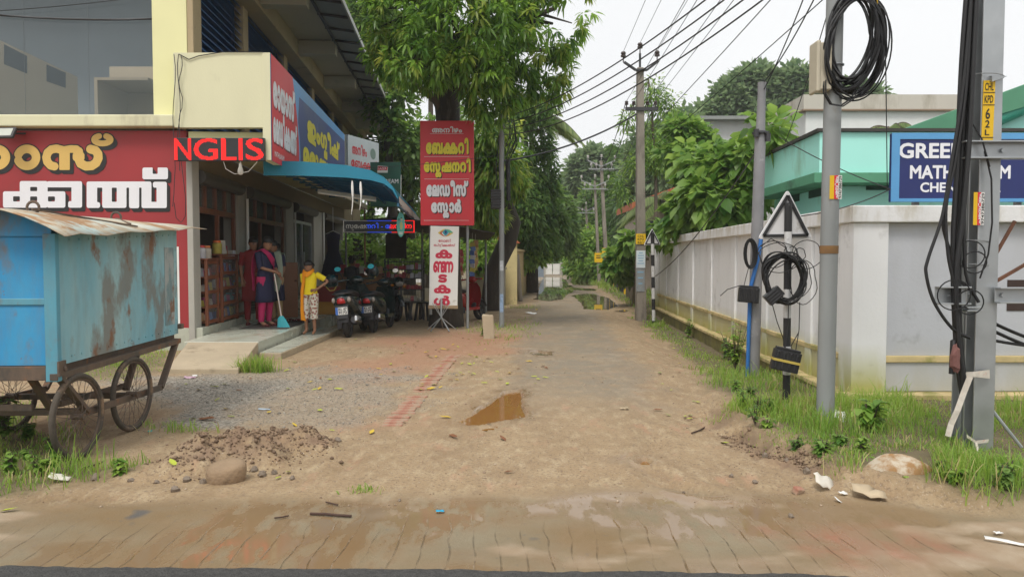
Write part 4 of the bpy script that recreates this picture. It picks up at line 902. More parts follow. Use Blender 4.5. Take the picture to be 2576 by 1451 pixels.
on_plane(m, [(cx-.15, cz-.10), (cx+.15, cz-.10), (cx+.16, cz+.08), (cx-.13, cz+.10)], [(0, 1, 2, 3)], g0_, (1, 0, 0), (0, 0, 1), .004, 0); on_plane(m, [(cx-.14, cz-.03), (cx+.14, cz-.03), (cx+.145, cz+.07), (cx-.12, cz+.085)], [(0, 1, 2, 3)], g0_, (1, 0, 0), (0, 0, 1), .007, 1)
m.build('emblem', [M_WHITE, M_RED], gn); put(gn, latin('LAZZA'), g0_, (1, 0, 0), (0, 0, 1), (cx-.11, cx+.115, cz-.01, cz+.055), M_LETW, lift=.011); put(gn, latin('ICE CREAM'), g0_, (1, 0, 0), (0, 0, 1), (.06*w3, .92*w3, .52*h3, .62*h3), M_LETW)

# tall red signboard on a post
r0, r1 = W(1058, 567, 16.3), W(1192, 304, 16.3); rw, rh = r1.x-r0.x, r1.z-r0.z
rs = plane_sign('red_signboard', 'tall red signboard with yellow and white Malayalam words in front of the mango trunk', 'sign', r0, (1, 0, 0), (0, 0, 1), rw, rh, M_RED, .08)
X3, Z3 = (1, 0, 0), (0, 0, 1)
def rz_(x0, x1, y0, y1): return (rw*(x0-58)/662, rw*(x1-58)/662, rh*(1-(y1-68)/1325), rh*(1-(y0-68)/1325))
for bx, tk, mt in (((205, 575, 140, 220), ['അ', 'ന', 'ി', 'ഴ', 'ം'], M_LETW), ((130, 655, 285, 492), ['േ', 'ബ']+KKA+['റ', 'ി'], M_LETY), ((103, 680, 540, 785), ['േ']+STTA()+['ഷ', 'ന', 'റ', 'ി'], M_LETY),
                   ((132, 650, 820, 1028), ['േ', 'ല', 'ഡ', 'ീ', 'സ', ('്', -.25, 0, 1, 1)], M_LETW), ((190, 562, 1058, 1300), ['േ']+STTA()+['ാ', 'ർ'], M_LETW)):
    put(rs, tk, r0, X3, Z3, rz_(*bx), mt, .07 if bx[2] > 200 else .035, .008, shade=M_BLK if bx[2] > 200 else None)
m = MB()
for (a, b_, y) in ((180, 592, 232), (107, 663, 521), (107, 660, 805), (98, 656, 1330)):
    q = rz_(a, b_, y-2, y+2); on_plane(m, [(q[0], q[2]), (q[1], q[2]), (q[1], q[3]), (q[0], q[3])], [(0, 1, 2, 3)], r0, X3, Z3, .006)
m.build('rule_line', M_WHITE, rs)
m = MB(); m.tube([(r0.x+.2, 16.42, .3), (r0.x+.2, 16.42, r0.z+rh)], .03, 8); m.tube([(r1.x-.15, 16.42, 0), (r1.x-.15, 16.42, r0.z+rh)], .03, 8); m.build('post', M_PIPE, rs, smooth=50)
# white optician's banner standing under it
b0, b1 = W(1084, 768, 16.0), W(1155, 568, 16.0); bw, bh = b1.x-b0.x, b1.z-b0.z; tilt = Vector((.021, .02, 1)).normalized(); axb = Vector((1, 0, -.02)).normalized()
bo = W(1079, 768, 16.0)
bn = plane_sign('optician_banner', 'narrow white banner with an eye emblem and red letters under the red signboard', 'banner', bo, axb, tilt, bw, bh*1.0, M_WHITE, .03)
M_CRIM = mat('crimson_lettering', (.55, .02, .06), .5)
def bz(x0, x1, y0, y1): return (bw*(x0-118)/432, bw*(x1-118)/432, bh*(1-(y1-18)/1262), bh*(1-(y0-18)/1262))
for bx, tk, bo_ in (((245, 432, 220, 272), ['േ', 'സ', 'ാ', 'ണ', 'ി'], .02), ((175, 500, 295, 352), ['ഒ', 'പ', ('്', -.25, 0, 1, 1), 'റ', ('റ', -.5, -.3, .6, .6), 'ി']+KKA+['ൽ', 'സ', ('്', -.25, 0, 1, 1)], .02),
                    ((203, 460, 388, 530), ['ക'], .05), ((172, 478, 572, 756), NNA, .05), ((250, 385, 780, 915), ['ട'], .06), ((190, 446, 945, 1085), ['ക'], .05), ((190, 436, 1118, 1275), ['ൾ'], .05)):
    put(bn, tk, bo, axb, tilt, bz(*bx), M_CRIM, bo_, .005)
m = MB()
def eye(x0, x1, y, h0, h1, mi, k):
    P = [(x0+(x1-x0)*i/12, y-h0*math.sin(math.pi*i/12)) for i in range(13)]+[(x0+(x1-x0)*i/12, y+h1*math.sin(math.pi*i/12)) for i in range(11, 0, -1)]
    V = [(bw*(a-118)/432, bh*(1-(b_-18)/1262)) for a, b_ in P]; on_plane(m, V, [tuple(range(len(V)))][::1], bo, axb, tilt, .004+.0012*k, mi)
eye(232, 465, 125, 62, 58, 0, 0); eye(262, 420, 128, 44, 52, 1, 1); eye(300, 465, 118, 50, 10, 2, 2); eye(290, 400, 128, 40, 45, 3, 3); eye(302, 398, 118, 50, 50, 4, 4); eye(332, 372, 112, 28, 28, 5, 5)
m.build('eye_emblem', [mat('emblem_gold', (.65, .5, .1), .5), mat('emblem_red', (.5, .05, .06), .5), mat('emblem_green', (.1, .4, .25), .5), M_WHITE, mat('emblem_teal', (.03, .3, .38), .5), mat('emblem_navy', (.01, .03, .15), .5)], bn)
m = MB(); q = bo+tilt*.0; m.cbox(bo+axb*(bw/2)+Vector((0, .0, -.03)), (bw+.02, .05, .07)); m.build('wooden_batten', mat('weathered_batten', (.36, .26, .16), .85, var=.3, scale=8), bn, bevel=.006)
m = MB(); hub = W(1110, 800, 15.9); hub.z = .28
m.tube([hub, hub+Vector((0, .05, .4))], .022, 8)
for a in range(5):
    t = a*2*math.pi/5+.3; m.bar(hub, hub+Vector((.33*math.cos(t), .33*math.sin(t), -.27)), .025, .015); m.bar(hub, hub+Vector((.2*math.cos(t), .06*math.sin(t), .30)), .012, .012)
m.build('folding_stand', M_STEEL, bn)
# ---------------------------------------------------------------- compound wall
def weathered_wall(name, col, moss=(.40, .39, .08), z0=-.1, z1=.75, streak=(.42, .40, .36)):
    m = bpy.data.materials.new(name); N, L, b = nodes(m); geo = N.new('ShaderNodeNewGeometry'); pos = geo.outputs['Position']
    sx = N.new('ShaderNodeSeparateXYZ'); L.new(pos, sx.inputs[0])
    def noise(s, sc=None, d=7):
        n = N.new('ShaderNodeTexNoise'); n.inputs['Scale'].default_value = s; n.inputs['Detail'].default_value = d; n.inputs['Roughness'].default_value = .62; v = pos
        if sc: mp = N.new('ShaderNodeMapping'); mp.inputs['Scale'].default_value = sc; L.new(pos, mp.inputs[0]); v = mp.outputs[0]
        L.new(v, n.inputs['Vector']); return n.outputs[0]
    def mr(v, a, c, x=0, y=1): r = N.new('ShaderNodeMapRange'); r.inputs[1].default_value = a; r.inputs[2].default_value = c; r.inputs[3].default_value = x; r.inputs[4].default_value = y; L.new(v, r.inputs[0]); return r.outputs[0]
    def mth(op, a, c):
        x = N.new('ShaderNodeMath'); x.operation = op; L.new(a, x.inputs[0])
        if isinstance(c, (int, float)): x.inputs[1].default_value = c
        else: L.new(c, x.inputs[1])
        return x.outputs[0]
    def mix(f, a, c):
        x = N.new('ShaderNodeMix'); x.data_type = 'RGBA'
        for s, v in ((6, a), (7, c)):
            if isinstance(v, tuple): x.inputs[s].default_value = C4(v)
            else: L.new(v, x.inputs[s])
        L.new(f, x.inputs[0]); return x.outputs[2]
    c = mix(noise(.8), tuple(q*.86 for q in col), col)
    c = mix(mth('MULTIPLY', mr(noise(1.0, (3, 3, .6)), .5, .72), .32), c, streak)
    c = mix(mth('MULTIPLY', mr(noise(3.5), .6, .7), .35), c, tuple(q*.6 for q in streak))
    low = mth('MULTIPLY', mr(sx.outputs[2], z1, z0), mr(noise(1.1, (2.2, 2.2, .6)), .2, .5)); c = mix(mth('MULTIPLY', low, .9), c, moss)
    dk = mth('MULTIPLY', mr(sx.outputs[2], .22, -.1), mr(noise(2.5), .38, .6)); c = mix(mth('MULTIPLY', dk, .8), c, (.10, .085, .04))
    top = mth('MULTIPLY', mr(sx.outputs[2], 1.78, 2.06), mr(noise(1.6, (3, 3, 1)), .42, .62)); c = mix(mth('MULTIPLY', top, .6), c, (.40, .34, .20))
    L.new(c, b.inputs['Base Color']); b.inputs['Roughness'].default_value = .85
    bp = N.new('ShaderNodeBump'); bp.inputs['Strength'].default_value = .15; bp.inputs['Distance'].default_value = .02; L.new(noise(25), bp.inputs['Height']); L.new(bp.outputs[0], b.inputs['Normal'])
    return m
M_WALL = weathered_wall('whitewashed_wall', (.87, .87, .88), z0=.22, z1=.66, streak=(.56, .55, .54)); M_GPANEL = weathered_wall('grey_wall_panel', (.56, .575, .62), moss=(.42, .40, .30), streak=(.40, .40, .40))
M_OCH = mat('ochre_stained_ledge', (.62, .49, .25), .85, var=.25, scale=5, dirt=(.34, .31, .11), dirt_amt=.58, dirt_scale=4)
CW = Vector((3.50, 7.75, 0)); LU = Vector((.0463, .9989, 0)); LV = Vector((-.9989, .0463, 0))     # lane side: along, outward
def Lw(u, v, z): return CW+LU*u+LV*v+Vector((0, 0, z))
def lb(mb, u0, u1, v0, v1, z0, z1, m=None): return mb.hexa([Lw(u0, v0, z0), Lw(u1, v0, z0), Lw(u1, v1, z0), Lw(u0, v1, z0), Lw(u0, v0, z1), Lw(u1, v0, z1), Lw(u1, v1, z1), Lw(u0, v1, z1)], m)
wallt = thing('compound_wall', 'long weathered white compound wall with pilasters and mossy foot along the lane', 'wall', CW)
UE = 13.9
m = MB(); lb(m, .12, UE, -.22, -.06, -.4, 1.9); m.box(3.62, 15, 7.82, 7.98, -.4, 1.9); m.build('wall_panel', M_WALL, wallt)
m = MB()
for u in (1.3, 3.15, 5.0, 6.85, 8.7, 10.55, 12.35, 13.75): lb(m, u, u+.2, -.061, -.025, .1, 1.9)
m.box(3.50, 3.86, 7.75, 7.83, .1, 1.9); lb(m, .0, .36, -.08, -.0, .1, 1.9); m.box(6.2, 6.5, 7.77, 7.83, .1, 1.9)
m.build('pilaster', M_WALL, wallt, bevel=.008)
m = MB(); lb(m, -.0, UE+.05, -.28, .035, 1.9, 2.07); m.box(3.47, 15, 7.71, 8.03, 1.903, 2.075); m.build('coping', M_WALL, wallt, bevel=.012)
m = MB(); m.box(3.862, 15, 7.812, 7.819, .53, 1.898); m.build('grey_panel', M_GPANEL, wallt)
m = MB(); m.box(3.862, 15, 7.800, 7.818, .16, .46); m.build('lower_panel', M_GPANEL, wallt)
m = MB(); lb(m, .362, UE-.01, -.062, -.052, .131, .449); m.build('dado', weathered_wall('ochre_moss_dado', (.62, .58, .40), moss=(.44, .40, .10), z0=.12, z1=.52, streak=(.55, .46, .22)), wallt)
m = MB(); lb(m, .36, UE, -.06, -.02, .45, .51); lb(m, -.03, UE+.02, -.06, .09, .08, .13); m.box(3.862, 15, 7.775, 7.825, .46, .528); m.box(3.40, 15, 7.62, 7.82, .085, .15); m.build('ledge', M_OCH, wallt, bevel=.008)
m = MB(); lb(m, .0, UE, -.06, .06, -.5, .08); m.box(3.5, 15, 7.72, 7.82, -.5, .085); m.build('plinth', weathered_wall('mossy_plinth', (.34, .30, .18), moss=(.22, .20, .04)), wallt)
m = MB()   # openings and rusty marks in the grey panel
m.box(W(2536, 700, 7.8).x, W(2590, 700, 7.8).x, 7.806, 7.811, W(0, 782, 7.8).z, W(0, 704, 7.8).z); m.build('vent_opening', mat('dark_brown_vent', (.05, .03, .025), .8), wallt)
m = MB(); m.hexa([Lw(u, v, z) for z in (-.3, 2.0) for u, v in ((13.9, -.3), (14.25, -.3), (14.25, .1), (13.9, .1))]); m.build('end_post', M_WALL, wallt, bevel=.01)
# ---------------------------------------------------------------- turquoise building behind the wall
M_TURQ = mat('turquoise_paint', (.40, .83, .74), .7, var=.07, scale=.9, dirt=(.30, .58, .46), dirt_amt=.45, dirt_scale=.8, stretch=(1, 1, .5))
M_GRN = mat('green_trim_paint', (.09, .29, .17), .7, var=.2, scale=1.4, dirt=(.05, .13, .08), dirt_amt=.45, dirt_scale=1.3)
M_SLABE = mat('dark_slab_edge', (.05, .045, .04), .8, var=.3)
Yg = 12.5
tq = thing('turquoise_building', 'low turquoise building with green sunshade band behind the compound wall', 'building', W(2068, 540, Yg)*1)
xA, xB, zT = W(2068, 0, Yg).x, 13.0, W(0, 332, Yg).z
zs1, zs0, Kd = W(0, 436, Yg).z, W(0, 462, Yg).z, Vector((.0463, .9989, 0))
def tb(mb, x0, x1, y0, y1, z0, z1):   # block sheared along the lane direction
    f = lambda x, y, z: (x+.0463*(y-Yg), y, z); return mb.hexa([f(x0, y0, z0), f(x1, y0, z0), f(x1, y1, z0), f(x0, y1, z0), f(x0, y0, z1), f(x1, y0, z1), f(x1, y1, z1), f(x0, y1, z1)])
m = MB(); tb(m, xA+.35, xB, Yg+.4, Yg+3.6, 0, zs0); tb(m, xA, xB, Yg, Yg+3.2, zs1, zT); m.build('wall', M_TURQ, tq, bevel=.01)
m = MB(); tb(m, xA-.12, xB, Yg-.12, Yg+3.4, zs0, zs1); m.build('sunshade', M_GRN, tq, bevel=.01)
m = MB(); tb(m, xA-.06, xB, Yg-.06, Yg+3.3, zT, zT+.05); m.build('roof', M_SLABE, tq)
m = MB()
for a, b_ in ((2180, 2236),): x0, x1 = W(a, 468, Yg+.38).x, W(b_, 468, Yg+.38).x; m.box(x0, x1, Yg+.37, Yg+.42, W(0, 478, Yg+.38).z, W(0, 461, Yg+.38).z)
for y0, y1 in ((Yg+.75, Yg+1.45), (Yg+2.0, Yg+2.9)): tb(m, xA+.33, xA+.37, y0, y1, W(0, 492, Yg+1).z-.02, W(0, 466, Yg+1).z)
m.build('vent_opening', mat('dark_green_vent', (.02, .07, .05), .8), tq, each=True)
# gabled green roof further right
gb = thing('green_roofed_house', 'turquoise house with broad sloping green fascia behind the blue nameboard', 'house', W(2600, 500, 15))
Y2 = 15.2
pA, pB, pC, pD = W(2282, 322, Y2), W(2600, 205, Y2), W(2600, 262, Y2), W(2310, 350, Y2)
m = MB(); m.prism([pA, pB+(pB-pA)*.6, pC+(pC-pD)*.6+Vector((0, 0, .0)), pD], (0, .5, 0)); m.build('roof', M_GRN, gb)
m = MB(); a, b_ = W(2330, 345, Y2+.3), W(2640, 235, Y2+.3); m.prism([a, b_+Vector((3, 0, 1.2)), b_+Vector((3, 0, -6)), Vector((a.x, a.y, 0))], (0, 3, 0)); m.build('wall', M_TURQ, gb)
m = MB(); a, b_ = W(2400, 345, Y2+.2), W(2620, 250, Y2+.2); m.tube([a, b_+(b_-a)*.5], .16, 12); m.build('eave_roll', mat('teal_eave_roll', (.04, .36, .25), .5), gb, smooth=50)
# white flat roofed building behind
wb = thing('white_flat_roofed_building', 'white building with a grey concrete parapet and flat roof beyond the turquoise one', 'building', W(2020, 400, 24))
M_PARA = mat('grey_parapet', (.52, .48, .42), .85, var=.1, scale=.8, dirt=(.36, .32, .26), dirt_amt=.45, dirt_scale=.8, stretch=(1, 1, .3)); M_WB = mat('offwhite_plaster', (.70, .70, .69), .8, var=.06)
Yw = 24; c0 = W(2022, 238, Yw); c1 = W(2440, 240, Yw); zb = W(0, 275, Yw).z; e0 = W(1930, 295, 31)
m = MB(); m.box(c0.x, c1.x+4, Yw, Yw+.3, zb, c0.z); m.prism([(c0.x, Yw+.3, zb), (c0.x+.3, Yw+.3, zb), (c0.x+.3, 33.5, zb), (c0.x, 33.5, zb)], (0, 0, c0.z-zb)); m.build('parapet', M_PARA, wb)
m = MB(); m.box(c0.x+.12, c1.x+4, Yw+.12, 33.4, 0, zb-.002); m.build('wall', M_WB, wb)
m = MB(); m.box(c0.x-.03, c1.x+4, Yw-.03, Yw+.32, zb-.05, zb-.001); m.build('string_course', mat('brown_course', (.26, .18, .12), .8), wb)
sh = thing('grey_shed', 'pale shed with a thin grey sheet roof rising over the teak leaves', 'shed', W(1810, 380, 28))
a, b_ = W(1742, 298, 28), W(1896, 294, 28)
m = MB(); m.box(a.x+.15, b_.x+1.5, 28, 31, 0, a.z-.1); m.build('wall', mat('shed_plaster', (.60, .60, .60), .8, var=.1, dirt=(.5, .38, .3), dirt_amt=.4), sh)
m = MB(); m.box(a.x-.1, b_.x+1.6, 27.6, 31.2, a.z-.1, a.z+.02); m.build('roof', M_SHEET, sh)
rh = thing('tiled_house', 'small pinkish house with an orange tiled roof behind the lane wall', 'house', W(1650, 530, 34))
a, b_ = W(1590, 510, 34), W(1760, 448, 34); M_OT = mat('orange_roof_tile', (.50, .15, .07), .8, var=.25, scale=5)
m = MB(); m.prism([a, b_, b_+Vector((0, 0, -.3)), a+Vector((0, 0, -.3))], (0, 5, 0)); m.build('roof', M_OT, rh)
m = MB(); m.prism([a+Vector((.3, .2, -.3)), b_+Vector((0, .2, -.32)), Vector((b_.x, 34.2, 0)), Vector((a.x+.3, 34.2, 0))], (0, 4, 0)); m.build('wall', mat('pinkish_plaster', (.62, .52, .46), .8, var=.1), rh)
m = MB(); c = W(1668, 590, 34.1); m.box(c.x-.9, c.x+.9, 34.12, 34.2, c.z-.6, c.z+.6); m.build('window', mat('bluish_window', (.10, .13, .17), .3), rh)
# blue nameboard standing on the wall
n0, n1 = W(2240, 508, 8.6), W(2660, 335, 8.6); nw, nh = n1.x-n0.x, n1.z-n0.z
nb = plane_sign('nameboard', 'dark blue nameboard with a light blue frame and white capitals above the compound wall', 'sign', n0, (1, 0, 0), (0, 0, 1), nw, nh, mat('navy_board_paint', (.012, .022, .13), .4, var=.12), .05)
m = MB()
for bx in ((0, nw, nh-.09*nh, nh), (0, nw, 0, .05*nh), (0, .048*nw, .05*nh, .91*nh)): m.box(n0.x+bx[0], n0.x+bx[1], n0.y-.012, n0.y-.0005, n0.z+bx[2], n0.z+bx[3])
m.build('frame', mat('light_blue_frame_paint', (.10, .33, .62), .4, var=.1), nb)
def nrow(txt, x0, x1, y0, y1):
    a, b_ = W(x0, y1, 8.6), W(x1, y0, 8.6); put(nb, latin(txt, .03), n0, X3, Z3, (a.x-n0.x, b_.x-n0.x, a.z-n0.z, b_.z-n0.z), M_LETW, .03, .006)
nrow('GREENVALLEY', 2260, 2622, 360, 399); nrow('MATHILAKAM', 2288, 2542, 416, 450); nrow('CHENTHURA', 2314, 2517, 459, 484)
m = MB(); [m.box(x, x+.06, 8.66, 8.72, 1.8, n1.z) for x in (n0.x+.3, n1.x-.4)]; m.build('post', M_PIPE, nb)

# ---------------------------------------------------------------- poles
M_OLDC = mat('old_concrete_pole', (.27, .24, .20), .9, var=.2, scale=2, bump=.3, bscale=30, dirt=(.14, .12, .10), dirt_amt=.5, dirt_scale=2.5, stretch=(1, 1, .3))
M_CERAM = mat('brown_porcelain', (.05, .03, .025), .3, var=.2); M_YPL = mat('yellow_number_plate', (.80, .50, .01), .5, var=.06)
M_CABLE = mat('black_cable', (.012, .012, .013), .5, var=.2)
def leaf_sticker(t, c, w, h, ax=(1, 0, 0), txt=None):
    ax = Vector(ax).normalized(); n = ax.cross(Vector((0, 0, 1)))
    o = Vector(c)-ax*w/2-Vector((0, 0, h/2)); m = MB()
    for (x0, x1, mi) in ((0, .36, 0), (.36, .68, 1), (.68, 1, 2)): on_plane(m, [(w*x0, 0), (w*x1, 0), (w*x1, h), (w*x0, h)], [(0, 1, 2, 3)], o, ax, (0, 0, 1), .002, mi)
    s = m.build('sticker', [M_YPL, M_RED, M_WHITE], t)
    V, Fc = latin('9747386729'); V = fit(V, 0, h*.94, 0, w*.24); V = np.stack([w*.97-V[:, 1]*1.0, V[:, 0]+h*.03], 1); m = MB(); on_plane(m, V, [f[::-1] for f in Fc], o, ax, (0, 0, 1), .004); m.build('lettering', M_BLK, s)
    V, Fc = word(['പ', 'ര', 'സ', '്', 'യ', 'ം'], .04); V = fit(V, 0, h*.9, 0, w*.26); V = np.stack([w*.66-V[:, 1], V[:, 0]+h*.05], 1); m = MB(); on_plane(m, V, [f[::-1] for f in Fc], o, ax, (0, 0, 1), .004); m.build('lettering', M_LETW, s)
# steel pole with junction box and cable coil
P2 = Gh(2075, 1057); p2top = W(2101, -10, P2.y); T2 = P2+(p2top-P2)*1.22
sp = thing('steel_pole', 'round grey steel pole carrying a junction box and a big coil of black cable', 'pole', P2)
m = MB(); m.tube([P2-Vector((0, 0, .3)), P2.lerp(T2, .55), T2], [.075, .073, .07], 20); m.build('shaft', M_PIPE, sp, smooth=50)
def onP2(y): return P2.lerp(T2, ((1057-y)/1067)/1.22*1.0)
m = MB(); c = W(2072, 172, P2.y-.03); m.cbox((c.x-.01, c.y, c.z), (.10, .16, .40)); m.cbox((c.x-.075, c.y, c.z), (.035, .18, .43)); m.build('junction_box', mat('beige_plastic_box', (.52, .47, .36), .5, var=.1, dirt=(.35, .3, .2), dirt_amt=.3), sp, bevel=.012)
m = MB(); [m.ring(onP2(y), (0, 0, 1), .08, .008, 20, 6) for y in (162, 214)]; m.build('clamp_band', M_STEEL, sp, smooth=50)
leaf_sticker(sp, onP2(467)+Vector((.012, -.0765, 0)), .105, .20)
m = MB(); m.tube([onP2(632), onP2(612)], .0775, 20); m.build('rust_band', mat('rust_band', (.24, .13, .05), .9, var=.4, scale=9), sp, smooth=50)
cl = thing('cable_coil', 'large coil of thick black cable hung high on the round steel pole', 'cable coil', W(2140, 100, P2.y-.06)); m = MB()
for i in range(20):
    pts = []; cx, cy = 2140+random.uniform(-4, 6)+i*.8, 92+random.uniform(-8, 8)+i*1.6; rx, ry = 48+i*1.75+random.uniform(-2, 2), 106+i*1.4+random.uniform(-4, 4); tw = random.uniform(-.12, .12)
    for k in range(36):
        t = 2*math.pi*k/36; x, y = rx*math.cos(t), ry*math.sin(t); pts.append(W(cx+x+y*tw-y*.10, cy+y, P2.y-.02-.06*math.cos(t*2+i)-.10*(i % 4)/4))
    m.tube(pts, .0125 if i < 15 else .007, 6, closed=True)
pts = [W(2072, 200, P2.y-.1), W(2072, 235, P2.y-.12), W(2088, 262, P2.y-.14), W(2115, 266, P2.y-.15), W(2142, 248, P2.y-.14), W(2156, 215, P2.y-.1)]; m.tube(pts, .008, 6); m.tube([p+Vector((.01, -.02, -.01)) for p in pts], .006, 6)
m.build('cable', M_CABLE, cl, smooth=60); m = MB(); m.ring(W(2200, 8, P2.y-.06), (1, 0, .2), .05, .004, 14, 5); m.build('tie', M_YPL, cl)

# double steel pole in front
Pd = Gh(2462, 1128); Yd = Pd.y
dp = thing('rail_pole', 'heavy double steel pole with cross arms, yellow number plate and bundled cables', 'pole', Pd)
def rail(m, px0, py0, px1, py1, w, y):     # I section between two measured points, from the ground up
    a, b_ = W(px0, py0, y), W(px1, py1, y); b_ = a+(b_-a)*1.5; a = a-Vector((0, 0, .25)); d = (b_-a).normalized()
    rx = Vector((1, 0, 0)); ry = Vector((0, 1, 0))
    for (o, sx, sy) in ((Vector((0, -.06, 0)), w, .014), (Vector((0, .06, 0)), w, .014), (Vector((0, 0, 0)), .016, .106)):
        r = [a+o+rx*i*sx/2+ry*j*sy/2 for i, j in ((-1, -1), (1, -1), (1, 1), (-1, 1))]; r2 = [q+(b_-a) for q in r]; m.add(r+r2, [(3, 2, 1, 0), (4, 5, 6, 7), (0, 1, 5, 4), (1, 2, 6, 5), (2, 3, 7, 6), (3, 0, 4, 7)])
m = MB(); rail(m, 2459, 1128, 2488, 0, .155, Yd); m.build('rail', M_STEEL, dp, bevel=.004)
m = MB(); rail(m, 2779, 1128, 2808, 0, .155, Yd); m.build('rail', M_STEEL, dp, bevel=.004)
m = MB(); rail(m, 2418, 1100, 2453, 0, .10, Yd+.22); m.build('rail', M_PIPE, dp, bevel=.004)
def arm(y0, y1, x0, x1, y=None):
    m = MB(); y = y or Yd-.09; a, b_ = W(x0, y1, y), W(x1, y0, y); h = b_.z-a.z; m.box(a.x, b_.x, y-.008, y, a.z, b_.z); m.box(a.x, b_.x, y-.075, y-.009, b_.z-.012, b_.z); m.box(a.x, b_.x, y-.075, y-.009, a.z, a.z+.012)
    am = m.build('cross_arm', M_STEEL, dp, bevel=.003); m = MB()
    for px in ((2440, 2520) if x1 > 2600 else ((x0+x1)/2,)): c = W(px, (y0+y1)/2, y-.009); m.cyl(c, c-Vector((0, .02, 0)), .016, n=6)
    m.build('bolt', M_STEEL, am, each=True)
arm(357, 402, 2414, 2800); arm(722, 762, 2500, 2800); arm(720, 765, 2350, 2430); arm(770, 782, 2418, 2458)
m = MB(); a = W(2476, 357, Yd-.11); b_ = W(2513, 200, Yd-.11); o = Vector((a.x, Yd-.075, a.z)); wv = b_.x-a.x-.01; hv = b_.z-a.z; tx = Vector((.007, 0, hv)); ax = Vector((1, 0, 0))
tl_ = tx.normalized(); m.prism([o, o+ax*wv, o+ax*wv+tx, o+tx], (0, .004, 0)); plt = m.build('number_plate', M_YPL, dp)
def pl_txt(V, Fc, bx): 
    m = MB(); on_plane(m, fit(np.array(V), *bx), Fc, o, ax, tl_, .003); m.build('lettering', M_BLK, plt)
for t, bx in (('CHL', (.01, wv-.012, hv*.84, hv*.96)), ('KPD', (.01, wv-.012, hv*.64, hv*.76)), ('6', (.022, wv-.03, hv*.38, hv*.55)), ('2', (.022, wv-.03, hv*.24, hv*.36)), ('L', (.022, wv-.03, hv*.12, hv*.21))): pl_txt(*latin(t), bx)
for y in (.80, .60, .075): pl_txt(np.array([(0, 0), (1, 0), (1, 1), (0, 1)]), [(0, 1, 2, 3)], (.0, wv, hv*y, hv*(y+.012)))
leaf_sticker(dp, W(2462, 525, Yd-.08)+Vector((0, .0, 0)), .08, .24)
m = MB(); m.ring(W(2478, 195, Yd-.0), (.1, 0, 1), .12, .004, 20, 5); m.ring(W(2440, 610, Yd), (.05, .1, 1), .12, .004, 20, 5); m.ring(W(2440, 665, Yd), (.05, .0, 1), .12, .004, 20, 5); m.prism([W(2496, 190, Yd-.1), W(2535, 192, Yd-.1), W(2496, 206, Yd-.1)], (0, .1, 0)); m.build('wire_tie', M_STEEL, dp, each=True)
m = MB(); m.bar(W(2470, 700, Yd+.1), W(2553, 556, Yd+.1), .02, .02); m.bar(W(2470, 728, Yd+.1), W(2640, 630, Yd+.1), .022, .022); m.build('brace', mat('rusty_brace', (.16, .07, .04), .85, var=.4, scale=12), dp)
# cables down the double pole
cb = thing('cable_bundle', 'bundle of thick black cables running down beside the double steel pole', 'cable', W(2420, 980, Yd-.1)); m = MB()
paths = [[(2452, -120), (2425, 200), (2392, 420), (2370, 545), (2335, 650), (2330, 690), (2350, 760), (2395, 825), (2440, 850)], [(2440, -120), (2420, 150), (2408, 420), (2398, 600), (2400, 760), (2408, 900), (2420, 990)], [(2455, -120), (2436, 150), (2420, 400), (2412, 600), (2412, 780), (2420, 900), (2428, 985)],
         [(2448, -120), (2432, 200), (2404, 400), (2380, 520), (2385, 640), (2404, 740), (2412, 880), (2424, 975)], [(2460, -120), (2440, 220), (2428, 420), (2426, 560), (2430, 690), (2462, 760)], [(2444, -120), (2428, 100), (2412, 300), (2384, 470), (2372, 560), (2392, 640), (2410, 700), (2452, 735)], [(2462, -120), (2446, 200), (2436, 380), (2420, 560), (2404, 700), (2412, 860), (2426, 960)]]
for k, p in enumerate(paths):
    rs = [Vector(W(a, b_, Yd-.16+.03*(k % 3))) for a, b_ in p]; out = []
    for i in range(len(rs)-1):
        p0_, p1_, p2_, p3_ = rs[max(i-1, 0)], rs[i], rs[i+1], rs[min(i+2, len(rs)-1)]
        for j in range(6): t = j/6; out.append(.5*((2*p1_)+(p2_-p0_)*t+(2*p0_-5*p1_+4*p2_-p3_)*t*t+(3*p1_-p0_-3*p2_+p3_)*t**3))
    out.append(rs[-1]); m.tube(out, .019 if k in (1, 2, 6) else .012, 8)
for c, rr in ((W(2440, 640, Yd-.14), .10), (W(2452, 660, Yd-.14), .08), (W(2440, 760, Yd-.2), .09), (W(2400, 742, Yd-.2), .11)): m.ring(c, (.2, 1, .1), rr, .005, 22, 5)
m.build('cable', M_CABLE, cb, smooth=60)
m = MB(); m.tube([W(2478, 380, Yd-.1), W(2494, 450, Yd-.12), W(2496, 560, Yd-.12), W(2486, 640, Yd-.12), W(2465, 700, Yd-.12)], .007, 6); m.tube([W(2425, 210, Yd-.12), W(2440, 300, Yd-.14), W(2470, 350, Yd-.15), W(2490, 420, Yd-.13)], .006, 6); m.build('thin_wire', M_CABLE, cb, smooth=60)
m = MB()
for y0, s in ((810, .02), (830, .05)):
    m.tube(sag(W(2495, y0, Yd), W(2785, y0+80, Yd+.1), .05), .013, 7)
m.tube(sag(W(2495, 855, Yd), W(2785, 864, Yd+.1), .04), .012, 7); m.tube([W(2415, 850, Yd-.1), W(2398, 858, Yd-.14), W(2394, 940, Yd-.14)], .02, 7); m.build('side_cable', M_CABLE, cb, smooth=60)
m = MB(); c = W(2402, 900, Yd-.17); m.sphere(c, .05, 8, 7, sc=(.8, .7, 2.0), noise=.25); m.build('cloth_tie', mat('brown_rag', (.20, .09, .08), .9, var=.3), cb)
tp = thing('barrier_tape', 'dirty white barrier tape tied round the double pole and trailing into grass', 'tape', W(2440, 940, Yd-.1)); M_TAPE = mat('dirty_white_tape', (.60, .55, .48), .7, var=.2, scale=20, dirt=(.6, .2, .1), dirt_amt=.35, dirt_scale=30)
